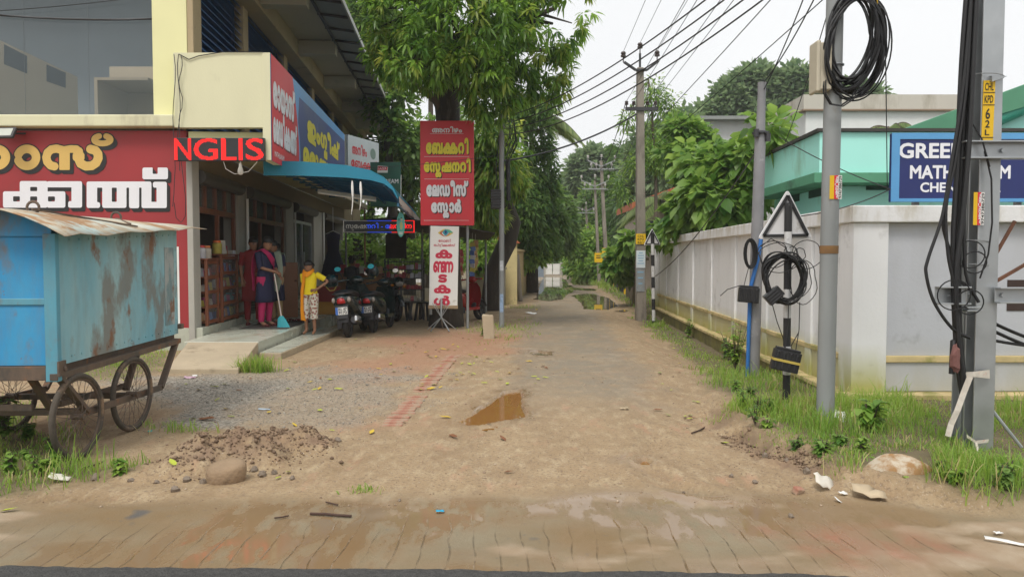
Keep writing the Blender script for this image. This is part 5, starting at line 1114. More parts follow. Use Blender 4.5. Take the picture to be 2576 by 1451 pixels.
m = MB(); tr = [(2440, 945), (2424, 985), (2408, 1030), (2392, 1065), (2384, 1095)]; a = [W(x-7, y, Yd-.2) for x, y in tr]; b2 = [W(x+8, y+4, Yd-.22+.02*(i % 2)) for i, (x, y) in enumerate(tr)]; m.loft([[p, q] for p, q in zip(a, b2)], closed=False)
m.loft([[W(2430, 936, Yd-.13), W(2430, 948, Yd-.13)], [W(2455, 934, Yd-.14), W(2455, 948, Yd-.14)], [W(2489, 930, Yd-.1), W(2490, 952, Yd-.1)]], closed=False); m.loft([[W(2432, 1092, Yd-.11), W(2432, 1100, Yd-.11)], [W(2455, 1108, Yd-.12), W(2456, 1116, Yd-.12)], [W(2487, 1104, Yd-.1), W(2487, 1112, Yd-.1)]], closed=False); m.loft([[W(2452, 1112, Yd-.13), W(2458, 1112, Yd-.13)], [W(2460, 1142, Yd-.16), W(2466, 1140, Yd-.16)]], closed=False); m.build('tape', M_TAPE, tp, solid=.003)
st = thing('stay_wire', 'thin steel stay slanting from the double pole into the grass', 'wire', W(2575, 1120, Yd)); m = MB(); m.tube([W(2495, 1030, Yd), W(2570, 1125, Yd-.1)], .012, 6); m.build('wire', M_STEEL, st)

# leaning grey pole with blue conduit
P3 = Gh(1893, 945); T3 = W(1917, 208, P3.y)
lp = thing('old_steel_pole', 'old leaning grey pole with a blue conduit and a black splice box', 'pole', P3)
m = MB(); m.tube([P3-Vector((0, 0, .3)), P3.lerp(T3, .5), P3.lerp(T3, .82), P3.lerp(T3, .84), P3.lerp(T3, .96), T3], [.085, .075, .068, .058, .05, .055], 14); m.build('shaft', mat('weathered_grey_pole', (.24, .24, .25), .7, var=.25, scale=3, dirt=(.42, .42, .42), dirt_amt=.35, dirt_scale=9), lp, smooth=40)
m = MB(); q = [P3.lerp(T3, t)+Vector((-.085, -.06, 0)) for t in (.0, .3)]; m.tube([q[0], q[1], W(1907, 650, P3.y-.12), W(1915, 600, P3.y-.1)], .026, 8); m.build('conduit', mat('blue_pvc_conduit', (.03, .16, .48), .35, var=.15), lp, smooth=50)
m = MB(); m.ring(P3.lerp(T3, .83), (0, 0, 1), .085, .02, 14, 6); [m.cyl(P3.lerp(T3, .80)+Vector((dx, -.06, dz)), P3.lerp(T3, .80)+Vector((dx, -.06, dz+.1)), .035, n=8) for dx, dz in ((-.07, .05), (.08, 0))]; m.build('clamp', M_FRAME, lp)
def splice(nm, c, w, h, rz, lab, strap=False):
    t = thing(nm, lab, 'splice box', c); rot = Euler((0, R(rz), R(-8))).to_matrix(); m = MB(); m.cbox(c, (w, .1, h), rot)
    for i in range(4): m.cbox(Vector(c)+rot @ Vector((-w*.36+w*.24*i, -.053, 0)), (w*.1, .012, h*.86), rot)
    m.build('case', M_BLKP, t, bevel=.012); m = MB(); m.cbox(Vector(c)+rot @ Vector((0, 0, h/2+.012)), (w*.9, .08, .022), rot); m.build('lid', M_BLKP, t, bevel=.004)
    if strap: m = MB(); m.cbox(Vector(c)+rot @ Vector((0, -.0, 0)), (w*1.01, .126, .022), rot); m.build('strap', mat('yellow_strap', (.5, .38, .08), .6), t)
    return t
splice('splice_box', W(1883, 742, P3.y-.15), .25, .19, 4, 'black splice box strapped to the leaning grey pole')
ck = thing('cable_coil', 'small tight coil of black wire on the leaning grey pole', 'cable coil', W(1885, 640, P3.y-.12)); m = MB()
for i in range(9):
    pts = [W(1886+(8+i*1.2)*math.cos(t*.349)+i*.3, 638+(30+i)*math.sin(t*.349), P3.y-.12-.02*(i % 3)) for t in range(18)]; m.tube(pts, .006, 5, closed=True)
m.tube([W(1884, 670, P3.y-.13), W(1876, 700, P3.y-.14), W(1868, 735, P3.y-.14)], .005, 5); m.tube([W(1812, 744, P3.y-.2), W(1830, 728, P3.y-.18), W(1862, 718, P3.y-.15), W(1890, 722, P3.y-.14)], .006, 5); m.build('cable', M_CABLE, ck, smooth=60)

# triangular warning signs seen from behind
M_SIGNB = mat('sign_back_white', (.70, .70, .71), .55, var=.08, dirt=(.42, .4, .37), dirt_amt=.35, dirt_scale=5); M_POLEB = mat('pole_black_paint', (.02, .02, .022), .6, var=.3, dirt=(.3, .3, .3), dirt_amt=.3, dirt_scale=14); M_POLEW = mat('pole_white_paint', (.62, .62, .62), .6, var=.1, dirt=(.2, .2, .2), dirt_amt=.4, dirt_scale=12)
def tri_sign(label, gx, gy, apex, bl, br, rp, bands):
    P = Gh(gx, gy); Y = P.y; t = thing('warning_sign', label, 'road sign', P)
    A, Bl, Br = W(*apex, Y), W(*bl, Y), W(*br, Y); c = (A+Bl+Br)/3; pts = [A, Bl, Br]
    poly = []
    for i in range(3):
        p, a, b_ = pts[i], pts[i-1], pts[(i+1) % 3]; r = (Br-Bl).length*.085; d0, d1 = (a-p).normalized(), (b_-p).normalized()
        for k in range(6): u = k/5; poly.append((p+d0*r*(1-u)**2+d1*r*u**2)-(d0+d1)*0)
    m = MB(); m.prism([q+Vector((0, -.02, 0)) for q in poly], (0, .02, 0)); m.build('sign_plate', M_SIGNB, t, bevel=.004)
    q = [c+(p-c)*.80+Vector((0, -.03, 0)) for p in pts]; m = MB(); [m.bar(q[i], q[(i+1) % 3], .03*(Br-Bl).length/.6, .018, up=(0, 1, 0)) for i in range(3)]; m.build('stiffener', M_POLEB, t)
    top = Vector(((A.x+c.x)/2, Y-.055, A.z-(A.z-c.z)*.42)); n = bands; b0 = P-Vector((0, 0, .2)); ax = (top-b0); 
    for i in range(n):
        m = MB(); z0, z1 = b0.lerp(top, i/n), b0.lerp(top, (i+1)/n); m.tube([z0, z1], rp, 12); m.build('pole_band', M_POLEB if (i+bands) % 2 else M_POLEW, t, smooth=50)
    return P
S1 = tri_sign('triangular road sign seen from behind on a black and white post with coiled cable', 1978, 1030, (1980, 476), (1904, 602), (2042, 600), .035, 8)
S2 = tri_sign('smaller triangular road sign seen from behind beside the concrete power pole', 1645, 814, (1640, 574), (1619, 617), (1662, 616), .045, 9)
c2 = thing('cable_coil', 'tangled coil of black cable hung on the striped post of the larger road sign', 'cable coil', W(1975, 690, S1.y-.1)); m = MB()
for i in range(15):
    cx, cy = 1973+random.uniform(-6, 6), 700+random.uniform(-4, 4); rx, ry = 50+random.uniform(-8, 6), 60+random.uniform(-9, 6); ph = random.uniform(-.3, .3)
    m.tube([W(cx+rx*math.cos(t*.209+ph), cy+ry*math.sin(t*.209), S1.y-.09-.03*math.sin(t*.4+i)-.012*(i % 4)) for t in range(30)], .007, 5, closed=True)
for (cx, cy, rx, ry) in ((2030, 640, 36, 36), (1945, 640, 38, 34), (2020, 710, 34, 56), (1990, 640, 18, 20), (2012, 640, 14, 16), (2010, 700, 30, 48), (1960, 648, 50, 38)):
    m.tube([W(cx+rx*math.cos(t*.2618)*(1+.1*math.sin(t)), cy+ry*math.sin(t*.2618), S1.y-.1-.03*math.sin(t*.3)) for t in range(24)], .0042, 5, closed=True)
for p in ([(1940, 755), (1955, 810), (1970, 850), (1974, 880)], [(1984, 765), (1982, 820), (1975, 880)], [(2012, 760), (2010, 830), (2002, 880)], [(2008, 838), (1990, 870), (1998, 895)], [(1915, 620), (1940, 600), (1975, 622), (1985, 640)]): m.tube([W(a, b_, S1.y-.1) for a, b_ in p], .0045, 5)
m.build('cable', M_CABLE, c2, smooth=60)
splice('splice_box', W(1976, 907, S1.y-.12), .245, .19, 12, 'black splice box with a yellow strap hanging low on the striped sign post', True)
splice('splice_box', W(1944, 745, S1.y-.16), .11, .14, 48, 'small black splice box tilted beside the tangled cable coil')

# concrete power pole beside the lane
P4 = Gh(1612, 802); T4 = W(1610, 172, P4.y)
def power_pole(label, P, T, r, arms, group=None):
    t = thing('power_pole', label, 'power pole', P, 0, group); H = T.z-P.z
    m = MB(); d = T-P; a = r; m.loft([[P-Vector((0, 0, .3))+Vector((i*a, j*a*1.2, 0)) for i, j in ((-1, -1), (1, -1), (1, 1), (-1, 1))], [T+Vector((i*a*.62, j*a*.8, 0)) for i, j in ((-1, -1), (1, -1), (1, 1), (-1, 1))]]); m.build('shaft', M_OLDC, t, bevel=.015)
    return t
pp = power_pole('tall concrete power pole with posters and a yellow number plate at the wall end', P4, T4, .135, 0)
m = MB(); Yp = P4.y; kx = Yp/1900
a0, a1, a2, a3 = W(1568, 160, Yp), W(1597, 180, Yp), W(1625, 180, Yp), W(1654, 158, Yp); up = Vector((0, -.14, 0))
for p, q in ((a0, a1), (a1, a2), (a2, a3)): m.bar(p+up, q+up, .05, .09, up=(0, 1, 0))
m.bar(W(1571, 277, Yp)+up, W(1653, 277, Yp)+up, .06, .09); m.tube([T4, W(1610, 135, Yp)], .03, 6); m.build('cross_arm', M_FRAME, pp, each=True)
INS = []
def insul(m, p, h=.22, r=.06):
    m.tube([p, p+Vector((0, 0, h*.5)), p+Vector((0, 0, h*.52)), p+Vector((0, 0, h*.68)), p+Vector((0, 0, h*.7)), p+Vector((0, 0, h*.84)), p+Vector((0, 0, h*.86)), p+Vector((0, 0, h))], [.015, .015, r, r, r*.6, r, r, r*.7], 10); INS.append(p+Vector((0, 0, h)))
m = MB()
for x, y in ((1568, 158), (1610, 136), (1653, 156)): insul(m, W(x, y, Yp-.1), .28, .07)
for x in (1576, 1594, 1629, 1649): insul(m, W(x, 274, Yp-.12), .2, .05)
m.build('insulator', M_CERAM, pp, smooth=40, each=True)
def poster(t, c, w, h, mt, lines=5, head=True):
    m = MB(); y = c.y; m.box(c.x-w/2, c.x+w/2, y-.006, y-.002, c.z-h/2, c.z+h/2); p = m.build('poster', mt, t); m = MB()
    for i in range(lines): ww = w*random.uniform(.4, .85); zc = c.z+h*(.36-.75*i/lines); m.box(c.x-ww/2, c.x+ww/2, y-.009, y-.0065, zc-h*.025, zc+h*.025)
    m.build('printed_line', mat('faded_blue_print', (.22, .42, .60), .6), p)
pf = P4.y-.165
m = MB(); c = W(1612, 601, pf); pw = .24; m.box(c.x-.13, c.x+.13, pf-.008, pf-.003, c.z-.135, c.z+.135); npl = m.build('number_plate', M_YPL, pp)
for t_, z in (('CHL', .07), ('KPD', -.01), ('62/1', -.09)): m = MB(); on_plane(m, fit(np.array(latin(t_)[0]), -.085, .085, z-.03, z+.03), latin(t_)[1], (c.x, pf-.009, c.z), X3, Z3, .001); m.build('lettering', M_BLK, npl)
poster(pp, W(1612, 652, pf), .24, .46, mat('pale_blue_poster', (.62, .70, .74), .7, var=.1)); poster(pp, W(1611, 705, pf), .22, .6, mat('faded_grey_poster', (.27, .29, .30), .8, var=.3, scale=7), 3)
# more power poles down the lane
FARP = []
for gx, gy, tx, ty, r, lab in ((1528, 712, 1512, 405, .13, 'thick far power pole with curved cross arm and yellow plate'), (1508, 712, 1496, 455, .10, 'slimmer far power pole close beside the thick one with a yellow plate'), (1486, 696, 1474, 520, .12, 'leaning far power pole in front of the dark bushes at the lane bend')):
    P = G(gx, gy); T = W(tx, ty, P.y); t = power_pole(lab, P, T, r, 0, 'far power poles'); m = MB(); m.bar(T+Vector((-.75, -.2, -.5)), T+Vector((.75, -.2, -.5)), .06, .08); m.bar(T+Vector((-.8, -.2, .0)), T+Vector((0, -.2, -.35)), .05, .07); m.bar(T+Vector((.8, -.2, .0)), T+Vector((0, -.2, -.35)), .05, .07); m.build('cross_arm', M_PIPE, t)
    m = MB(); [insul(m, T+Vector((x, -.2, z)), .3, .07) for x, z in ((-.8, 0), (.8, 0), (0, .05), (-.6, -.45), (.6, -.45), (-.3, -.45))]; m.build('insulator', mat('pale_insulator', (.5, .48, .45), .4), t, smooth=40, each=True)
    if gx != 1486: c = P.lerp(T, .25); m = MB(); m.box(c.x-.24, c.x+.24, P.y-r*1.25-.02, P.y-r*1.25-.01, c.z-.28, c.z+.28); m.build('number_plate', M_YPL, t); m = MB(); m.box(c.x-.14, c.x+.14, P.y-r*1.25-.026, P.y-r*1.25-.021, c.z-.03, c.z+.03); m.box(c.x-.14, c.x+.12, P.y-r*1.25-.026, P.y-r*1.25-.021, c.z+.1, c.z+.15); m.build('lettering', M_BLK, t)
    FARP.append(T)
# steel pole on the shop side
P5 = Gh(1262, 823); T5 = W(1262, 285, P5.y)
s5 = thing('steel_pole', 'plain thin steel pole with paper labels and looped wires at its top', 'pole', P5)
m = MB(); m.tube([P5-Vector((0, 0, .2)), T5], .058, 16); m.build('shaft', M_PIPE, s5, smooth=50)
m = MB(); c = P5.lerp(T5, .60)+Vector((-.13, -.02, 0)); m.cbox(c, (.2, .16, .42)); [m.cbox(c+Vector((0, 0, .18-.06*i)), (.23, .19, .03)) for i in range(7)]; m.build('splice_box', M_BLKP, s5, bevel=.01)
m = MB(); m.tube([T5+Vector((.14, 0, -1.0)), T5+Vector((.15, .02, -1.9))], .045, 8)
for i in range(12):
    a, b_ = random.uniform(0, 6.28), random.uniform(.1, .3); m.tube([T5+Vector((.06, -.06, -.1-.02*i)), T5+Vector((.1+b_*.6, -.08+.1*math.sin(a), -.1-.3*random.random())), T5+Vector((.05+b_, .05*math.cos(a), -.35-.4*random.random())), T5+Vector((.08, -.06, -.7-.5*random.random()))], .008, 5)
m.tube([T5+Vector((-.06, -.05, -.5)), T5+Vector((-.12, -.06, -1.2)), T5+Vector((-.08, -.06, -2.0))], .01, 5); m.build('loose_wire', M_CABLE, s5, smooth=60)
for f, h, mt in ((.29, .22, 'pole_label_white'), (.115, .4, 'pole_label_blue')): m = MB(); c = P5.lerp(T5, f); m.cbox((c.x, c.y-.057, c.z), (.075, .006, h)); m.build('paper_label', mat(mt, (.55, .58, .62) if 'white' in mt else (.3, .42, .6), .6, var=.4, scale=20), s5)
# overhead lines
def line(p, q, s, r, lab, g='overhead wires', n=22):
    m = MB(); m.tube(sag(p, q, s, n), r, 5); o = m.build('overhead_wire', M_CABLE, smooth=60); tag(o, lab, 'wire', g); return o
top2 = P2.lerp(T2, 1.0)
for k in range(4):
    line(T5+Vector((.05, -.02, -.08-.13*k)), Vector((T2.x-.0+.05*k, T2.y, T2.z+.06-.10*k)), .32+.03*k, .010, 'thick black cable slung between the two round steel poles', 'cables between the steel poles')
line(T5+Vector((0, 0, -1.05)), W(1600, 288, P4.y-.15), .18, .022, 'single twisted black cable from the concrete pole to the steel pole across the lane')
for k, p in enumerate(list(INS[:7])):
    q = Vector((p.x-1.1+.0*k, -10, p.z+.5)); line(p, q, .25, .006, 'thin bare wire running overhead from the concrete pole towards the road', 'bare wires over the lane', 30)
for k, (dx, x2) in enumerate(((.2, 3.6), (.35, 4.6))): line(P4+Vector((dx, 0, 5.0-.4*k)), Vector((x2, -8, 6.2)), .2, .008, 'thin dark wire crossing the sky above the compound wall', 'thin wires over the wall', 30)
for k in range(2): line(T3+Vector((.02, 0, -.1*k)), T2+Vector((-.05, 0, -.55+.35*k)), .08, .007, 'short wire from the leaning grey pole to the steel pole', 'wires at the leaning pole')
line(W(1960, 345, P3.y-.05), W(2240, 476, 8.4), .04, .006, 'thin wire passing behind the steel pole towards the blue nameboard')
line(W(2240, 476, 8.4), W(2000, 545, S1.y), .05, .006, 'thin wire drooping from the nameboard to the larger road sign')
line(W(1935, 330, P3.y), W(1640, 700, 20), .25, .010, 'dark wire slanting down from the leaning pole behind the teak leaves')
line(W(2228, 150, P2.y), W(2232, 480, 8.5), -.02, .005, 'thin vertical wire hanging in front of the turquoise building', n=8)
line(W(2080, 40, P2.y), W(1975, 360, P3.y), .05, .005, 'thin wire slanting from the steel pole down to the leaning pole')
for k in range(4):
    line(INS[3+k]+Vector((0, .1, 0)), FARP[0]+Vector((-.6+.4*k, -.2, -.2)), 1.0, .012, 'sagging wire along the lane between the concrete poles', 'wires along the lane')
    line(FARP[0]+Vector((-.6+.4*k, -.2, -.2)), FARP[2]+Vector((-.6+.4*k, -.2, -.2)), .8, .014, 'far wire between the distant power poles', 'far wires')
m = W(0, 378, 16.2); line(W(890, 424, 16.0), W(1192, 400, 16.2)+Vector((.0, -.06, 0)), .03, .006, 'thin wire passing in front of the tall red signboard'); line(W(1192, 400, 16.2)+Vector((0, -.06, 0)), T5+Vector((-.05, -.05, -.9)), .02, .006, 'thin wire from the red signboard to the plain steel pole')
# ---------------------------------------------------------------- food cart
def rust_mat(name, col, faded, rust=(.22, .10, .045), amt=.5, grey=(.20, .17, .14), sc=1.0):
    m = bpy.data.materials.new(name); N, L, b = nodes(m); tc = N.new('ShaderNodeTexCoord')
    def noise(s, stretch=(1, 1, .5), d=9, r=.62):
        mp = N.new('ShaderNodeMapping'); mp.inputs['Scale'].default_value = stretch; L.new(tc.outputs['Object'], mp.inputs[0])
        n = N.new('ShaderNodeTexNoise'); n.inputs['Scale'].default_value = s*sc; n.inputs['Detail'].default_value = d; n.inputs['Roughness'].default_value = r; L.new(mp.outputs[0], n.inputs['Vector']); return n.outputs[0]
    def mr(v, a, c, x=0, y=1): r = N.new('ShaderNodeMapRange'); r.inputs[1].default_value = a; r.inputs[2].default_value = c; r.inputs[3].default_value = x; r.inputs[4].default_value = y; L.new(v, r.inputs[0]); return r.outputs[0]
    def mix(f, a, c):
        x = N.new('ShaderNodeMix'); x.data_type = 'RGBA'
        for s, v in ((6, a), (7, c)):
            if isinstance(v, tuple): x.inputs[s].default_value = C4(v)
            else: L.new(v, x.inputs[s])
        L.new(f, x.inputs[0]); return x.outputs[2]
    c = mix(mr(noise(1.6), .35, .65), col, faded); c = mix(mr(noise(14, (1, 1, .25)), .45, .8, 0, .35), c, grey)
    c = mix(mr(noise(1.9, (1, 1, .6)), .70-.3*amt, .78-.3*amt, 0, .8), c, grey); c = mix(mr(noise(2.6, (1, 1, .7)), .80-.34*amt, .86-.34*amt, 0, .9), c, rust); c = mix(mr(noise(24, (1, 1, 1)), .68, .72, 0, .8), c, rust)
    L.new(c, b.inputs['Base Color']); b.inputs['Roughness'].default_value = .62
    bp = N.new('ShaderNodeBump'); bp.inputs['Strength'].default_value = .25; bp.inputs['Distance'].default_value = .01; L.new(noise(18, (1, 1, .6)), bp.inputs['Height']); L.new(bp.outputs[0], b.inputs['Normal']); return m
M_CB1 = rust_mat('bright_blue_cart_paint', (.025, .27, .56), (.06, .34, .58), amt=.52); M_CB2 = rust_mat('faded_blue_cart_paint', (.17, .43, .53), (.33, .53, .56), amt=.62, grey=(.20, .18, .15))
M_CRF = rust_mat('peeling_roof_paint', (.40, .50, .48), (.58, .58, .50), rust=(.33, .17, .07), amt=.85, grey=(.46, .36, .24)); M_CFR = rust_mat('rusty_cart_steel', (.10, .075, .055), (.15, .10, .07), amt=.6, grey=(.07, .06, .05), sc=3)
C0, C1 = Vector((-3.34, 5.5, 0)), Vector((-3.50, 7.9, 0)); KU = (C1-C0).normalized(); KV = Vector((-KU.y, KU.x, 0)); CL_, CWD = 2.4, 1.08
def K_(u, v, z): return C0+KU*u+KV*v+Vector((0, 0, z))
def zc(u): return 1.72+.11*u/2.4
def kbs(m, u0, u1, v0, v1, z0, dz=0): return m.hexa([K_(u0, v0, z0), K_(u1, v0, z0), K_(u1, v1, z0), K_(u0, v1, z0), K_(u0, v0, zc(u0)+dz), K_(u1, v0, zc(u1)+dz), K_(u1, v1, zc(u1)+dz), K_(u0, v1, zc(u0)+dz)])
def kb(m, u0, u1, v0, v1, z0, z1): return m.hexa([K_(u0, v0, z0), K_(u1, v0, z0), K_(u1, v1, z0), K_(u0, v1, z0), K_(u0, v0, z1), K_(u1, v0, z1), K_(u1, v1, z1), K_(u0, v1, z1)])
cart = thing('food_cart', 'rusty blue sheet metal food cart on four spoked wheels parked beside the road', 'cart', C0)
zb_, zt_ = .70, 1.745
m = MB(); kbs(m, .025, CL_-.02, -.0, .02, zb_+.05); kbs(m, CL_-.02, CL_, .0, CWD, zb_+.05); 
for i in range(16): m.sphere(K_(.08+i*.15, -.002, zb_+.10), .009, 6, 4); m.sphere(K_(.08+i*.15, -.002, zc(.08+i*.15)-.05), .009, 6, 4)
for i in range(7): m.sphere(K_(.07, -.002, zb_+.2+i*.12), .008, 6, 4); m.sphere(K_(CL_-.06, -.002, zb_+.2+i*.12), .008, 6, 4)
m.build('side_panel', M_CB2, cart)
m = MB(); kb(m, .0, .02, .06, CWD-.06, zb_+.06, 1.20); kbs(m, .0, .02, .06, CWD-.06, 1.25); kbs(m, .03, CL_-.021, CWD-.02, CWD, zb_); m.build('front_panel', M_CB1, cart)
m = MB(); kbs(m, -.025, .03, -.03, .06, zb_-.06); kbs(m, -.02, .03, CWD-.06, CWD+.01, zb_); kb(m, -.012, .024, .06, CWD-.06, 1.20, 1.25); m.build('corner_post', rust_mat('cart_edge_paint', (.07, .30, .42), (.14, .36, .44), amt=.62), cart, bevel=.006)
m = MB(); kb(m, -.03, CL_, -.028, .03, zb_-.05, zb_); kb(m, -.02, .04, .06, CWD, zb_-.05, zb_+.055); kb(m, CL_-.06, CL_, 0, CWD, zb_-.05, zb_); kb(m, .0, CL_, .04, CWD, zb_-.02, zb_+.04); m.build('chassis', M_CFR, cart, bevel=.004)
m = MB(); kb(m, -.04, .06, -.045, -.03, zb_-.02, zb_+.09); kb(m, CL_-.02, CL_+.05, -.04, .01, zb_+.1, zb_+.15); m.tube([K_(.03, -.06, zb_+.03), K_(.03, -.03, zb_+.03)], .018, 8); m.build('latch', M_CFR, cart)
m = MB()
m = MB(); kb(m, 2.06, 2.30, -.004, -.0005, zb_+.16, zt_-.1); m.build('patch_plate', rust_mat('dark_patch_paint', (.14, .24, .26), (.20, .30, .31), amt=.75, grey=(.42, .44, .43), sc=1.6), cart)
m = MB(); rr = []
for iu in range(15):
    u = -.22+2.95*iu/14; r = []
    for iv in range(13):
        v = -.20+1.62*iv/12; t = (v-.55)/.76; z = 1.915-(.215-.06*u)*t*t+.005*math.sin(iu*1.3+iv*.7)+(.010*math.sin(iu*1.7) if iv < 2 else 0); r.append(K_(u, v, z))
    rr.append(r)
m.loft(rr, closed=False); rf = m.build('roof', M_CRF, cart, solid=.006, smooth=60)
m = MB()
for u in (.35, 1.75): m.ring(K_(u, .32, 1.93), KU, .045, .011, 14, 6)
m.bar(K_(.3, .30, 1.915), K_(1.2, -.1, 1.82), .02, .012); m.bar(K_(1.8, .34, 1.92), K_(1.25, -.02, 1.845), .02, .012); m.build('hook', M_CFR, rf)
m = MB(); gv = [K_(-.02, v, z) for v, z in [(0, zc(0)-.02), (CWD, zc(0)-.02)]+[(CWD*(1-i/8), 1.905-.215*((CWD*(1-i/8)-.55)/.76)**2) for i in range(9)]]; m.prism(gv, KU*.015); m.build('gable_panel', M_CB1, cart)
m = MB()
for (a, b_) in ((K_(.05, .0, zb_-.04), K_(.42, -.01, .33)), (K_(2.32, .0, zb_-.04), K_(1.88, -.01, .27)), (K_(.05, CWD, zb_-.04), K_(.42, CWD, .33)), (K_(2.32, CWD, zb_-.04), K_(1.88, CWD, .27)), (K_(.42, .25, .34), K_(.2, .3, zb_-.04)), (K_(1.6, .2, .3), K_(1.9, .2, zb_-.04))): m.bar(a, b_, .06, .035)
m.build('leg', M_CFR, cart, bevel=.004, each=True)
m = MB(); m.bar(K_(.40, -.01, .33), K_(1.90, -.01, .27), .035, .055); m.bar(K_(.40, CWD, .33), K_(1.90, CWD, .27), .035, .055); m.bar(K_(.42, 0, .335), K_(.42, CWD+.5, .335), .05, .05); m.bar(K_(1.3, 0, .30), K_(1.3, CWD, .30), .05, .05); m.bar(K_(.6, .3, .36), K_(1.9, .3, .3), .05, .05); m.bar(K_(.15, .25, .42), K_(.3, CWD+.6, .42), .03, .05); m.build('axle_frame', M_CFR, cart, bevel=.004)
M_TYRE = mat('muddy_tyre', (.085, .07, .055), .9, var=.4, scale=6, bump=.4, bscale=60, dirt=(.24, .16, .10), dirt_amt=.5, dirt_scale=5)
def cart_wheel(u, v):
    w = bpy.data.objects.new('wheel', None); COL.objects.link(w); w.parent = cart; p = K_(u, v, .33)-cart.location; w.location = p; w.rotation_euler = (0, 0, math.atan2(KU.y, KU.x)+R(-6))
    m = MB(); m.ring((0, 0, 0), (0, 1, 0), .31, .023, 36, 8); m.build('tyre', M_TYRE, w, smooth=60, local=True)
    m = MB(); m.ring((0, 0, 0), (0, 1, 0), .285, .011, 36, 6); m.tube([(0, -.05, 0), (0, .05, 0)], .022, 10); m.build('rim', M_CFR, w, smooth=60, local=True)
    m = MB()
    for i in range(32):
        a = 2*math.pi*i/32; s = .035*(1 if i % 2 else -1); o = .5*(1 if (i//2) % 2 else -1); m.tube([(.02*math.cos(a+o*2), s, .02*math.sin(a+o*2)), (.28*math.cos(a), 0, .28*math.sin(a))], .0022, 4)
    m.build('spoke', M_CFR, w, local=True)
for u, v in ((.24, -.03), (1.20, -.03), (.24, CWD-.08), (1.20, CWD-.08)): cart_wheel(u, v)

# ---------------------------------------------------------------- people
M_SKIN = mat('brown_skin', (.27, .13, .075), .5, var=.06); M_HAIR = mat('black_hair', (.008, .007, .007), .5, var=.2); M_EYE = mat('eye_white_dark', (.03, .02, .02), .3, var=0); M_LIP = mat('lip_tone', (.16, .05, .04), .5, var=0)
def skinmesh(V, E, rad, levels=1, root=0):
    me = bpy.data.meshes.new('sk'); me.from_pydata(V, E, []); o = bpy.data.objects.new('sk', me); COL.objects.link(o)
    o.modifiers.new('skin', 'SKIN'); s = o.modifiers.new('sub', 'SUBSURF'); s.levels = levels; s.render_levels = levels
    for i, r in enumerate(rad): me.skin_vertices[0].data[i].radius = (r, r) if not hasattr(r, '__len__') else r
    me.skin_vertices[0].data[root].use_root = True
    dg = bpy.context.evaluated_depsgraph_get(); e = bpy.data.meshes.new_from_object(o.evaluated_get(dg)); vs = [v.co.copy() for v in e.vertices]; fs = [tuple(p.vertices) for p in e.polygons]
    bpy.data.objects.remove(o); bpy.data.meshes.remove(me); bpy.data.meshes.remove(e); return vs, fs
def head_rings(c, s, yaw, nod):
    rot = Euler((nod, 0, yaw)).to_matrix(); rings = []; prof = [(-.115, .025, .03, -.035), (-.105, .045, .05, -.03), (-.08, .058, .068, -.016), (-.05, .066, .082, -.006), (-.02, .07, .090, 0), (.01, .073, .094, .002), (.04, .074, .095, .004), (.07, .068, .09, .006), (.095, .052, .07, .008), (.112, .028, .04, .01), (.118, .006, .01, .01)]
    for z, rx, ry, oy in prof:
        r = []
        for j in range(20):
            t = 2*math.pi*j/20; x, y = rx*math.sin(t), -ry*math.cos(t)+oy
            if j == 0: y -= {-.02: .022, -.05: .012, .01: .010}.get(z, 0)
            if j in (1, 19): y -= {-.02: .006}.get(z, 0); y += {.01: .006}.get(z, 0)
            if j in (2, 18): y += {.01: .004}.get(z, 0)
            if j in (5, 6, 14, 15) and -.03 < z < .03: x *= 1.10
            r.append(Vector(c)+rot @ (Vector((x, y, z))*s))
        rings.append(r)
    return rings, rot
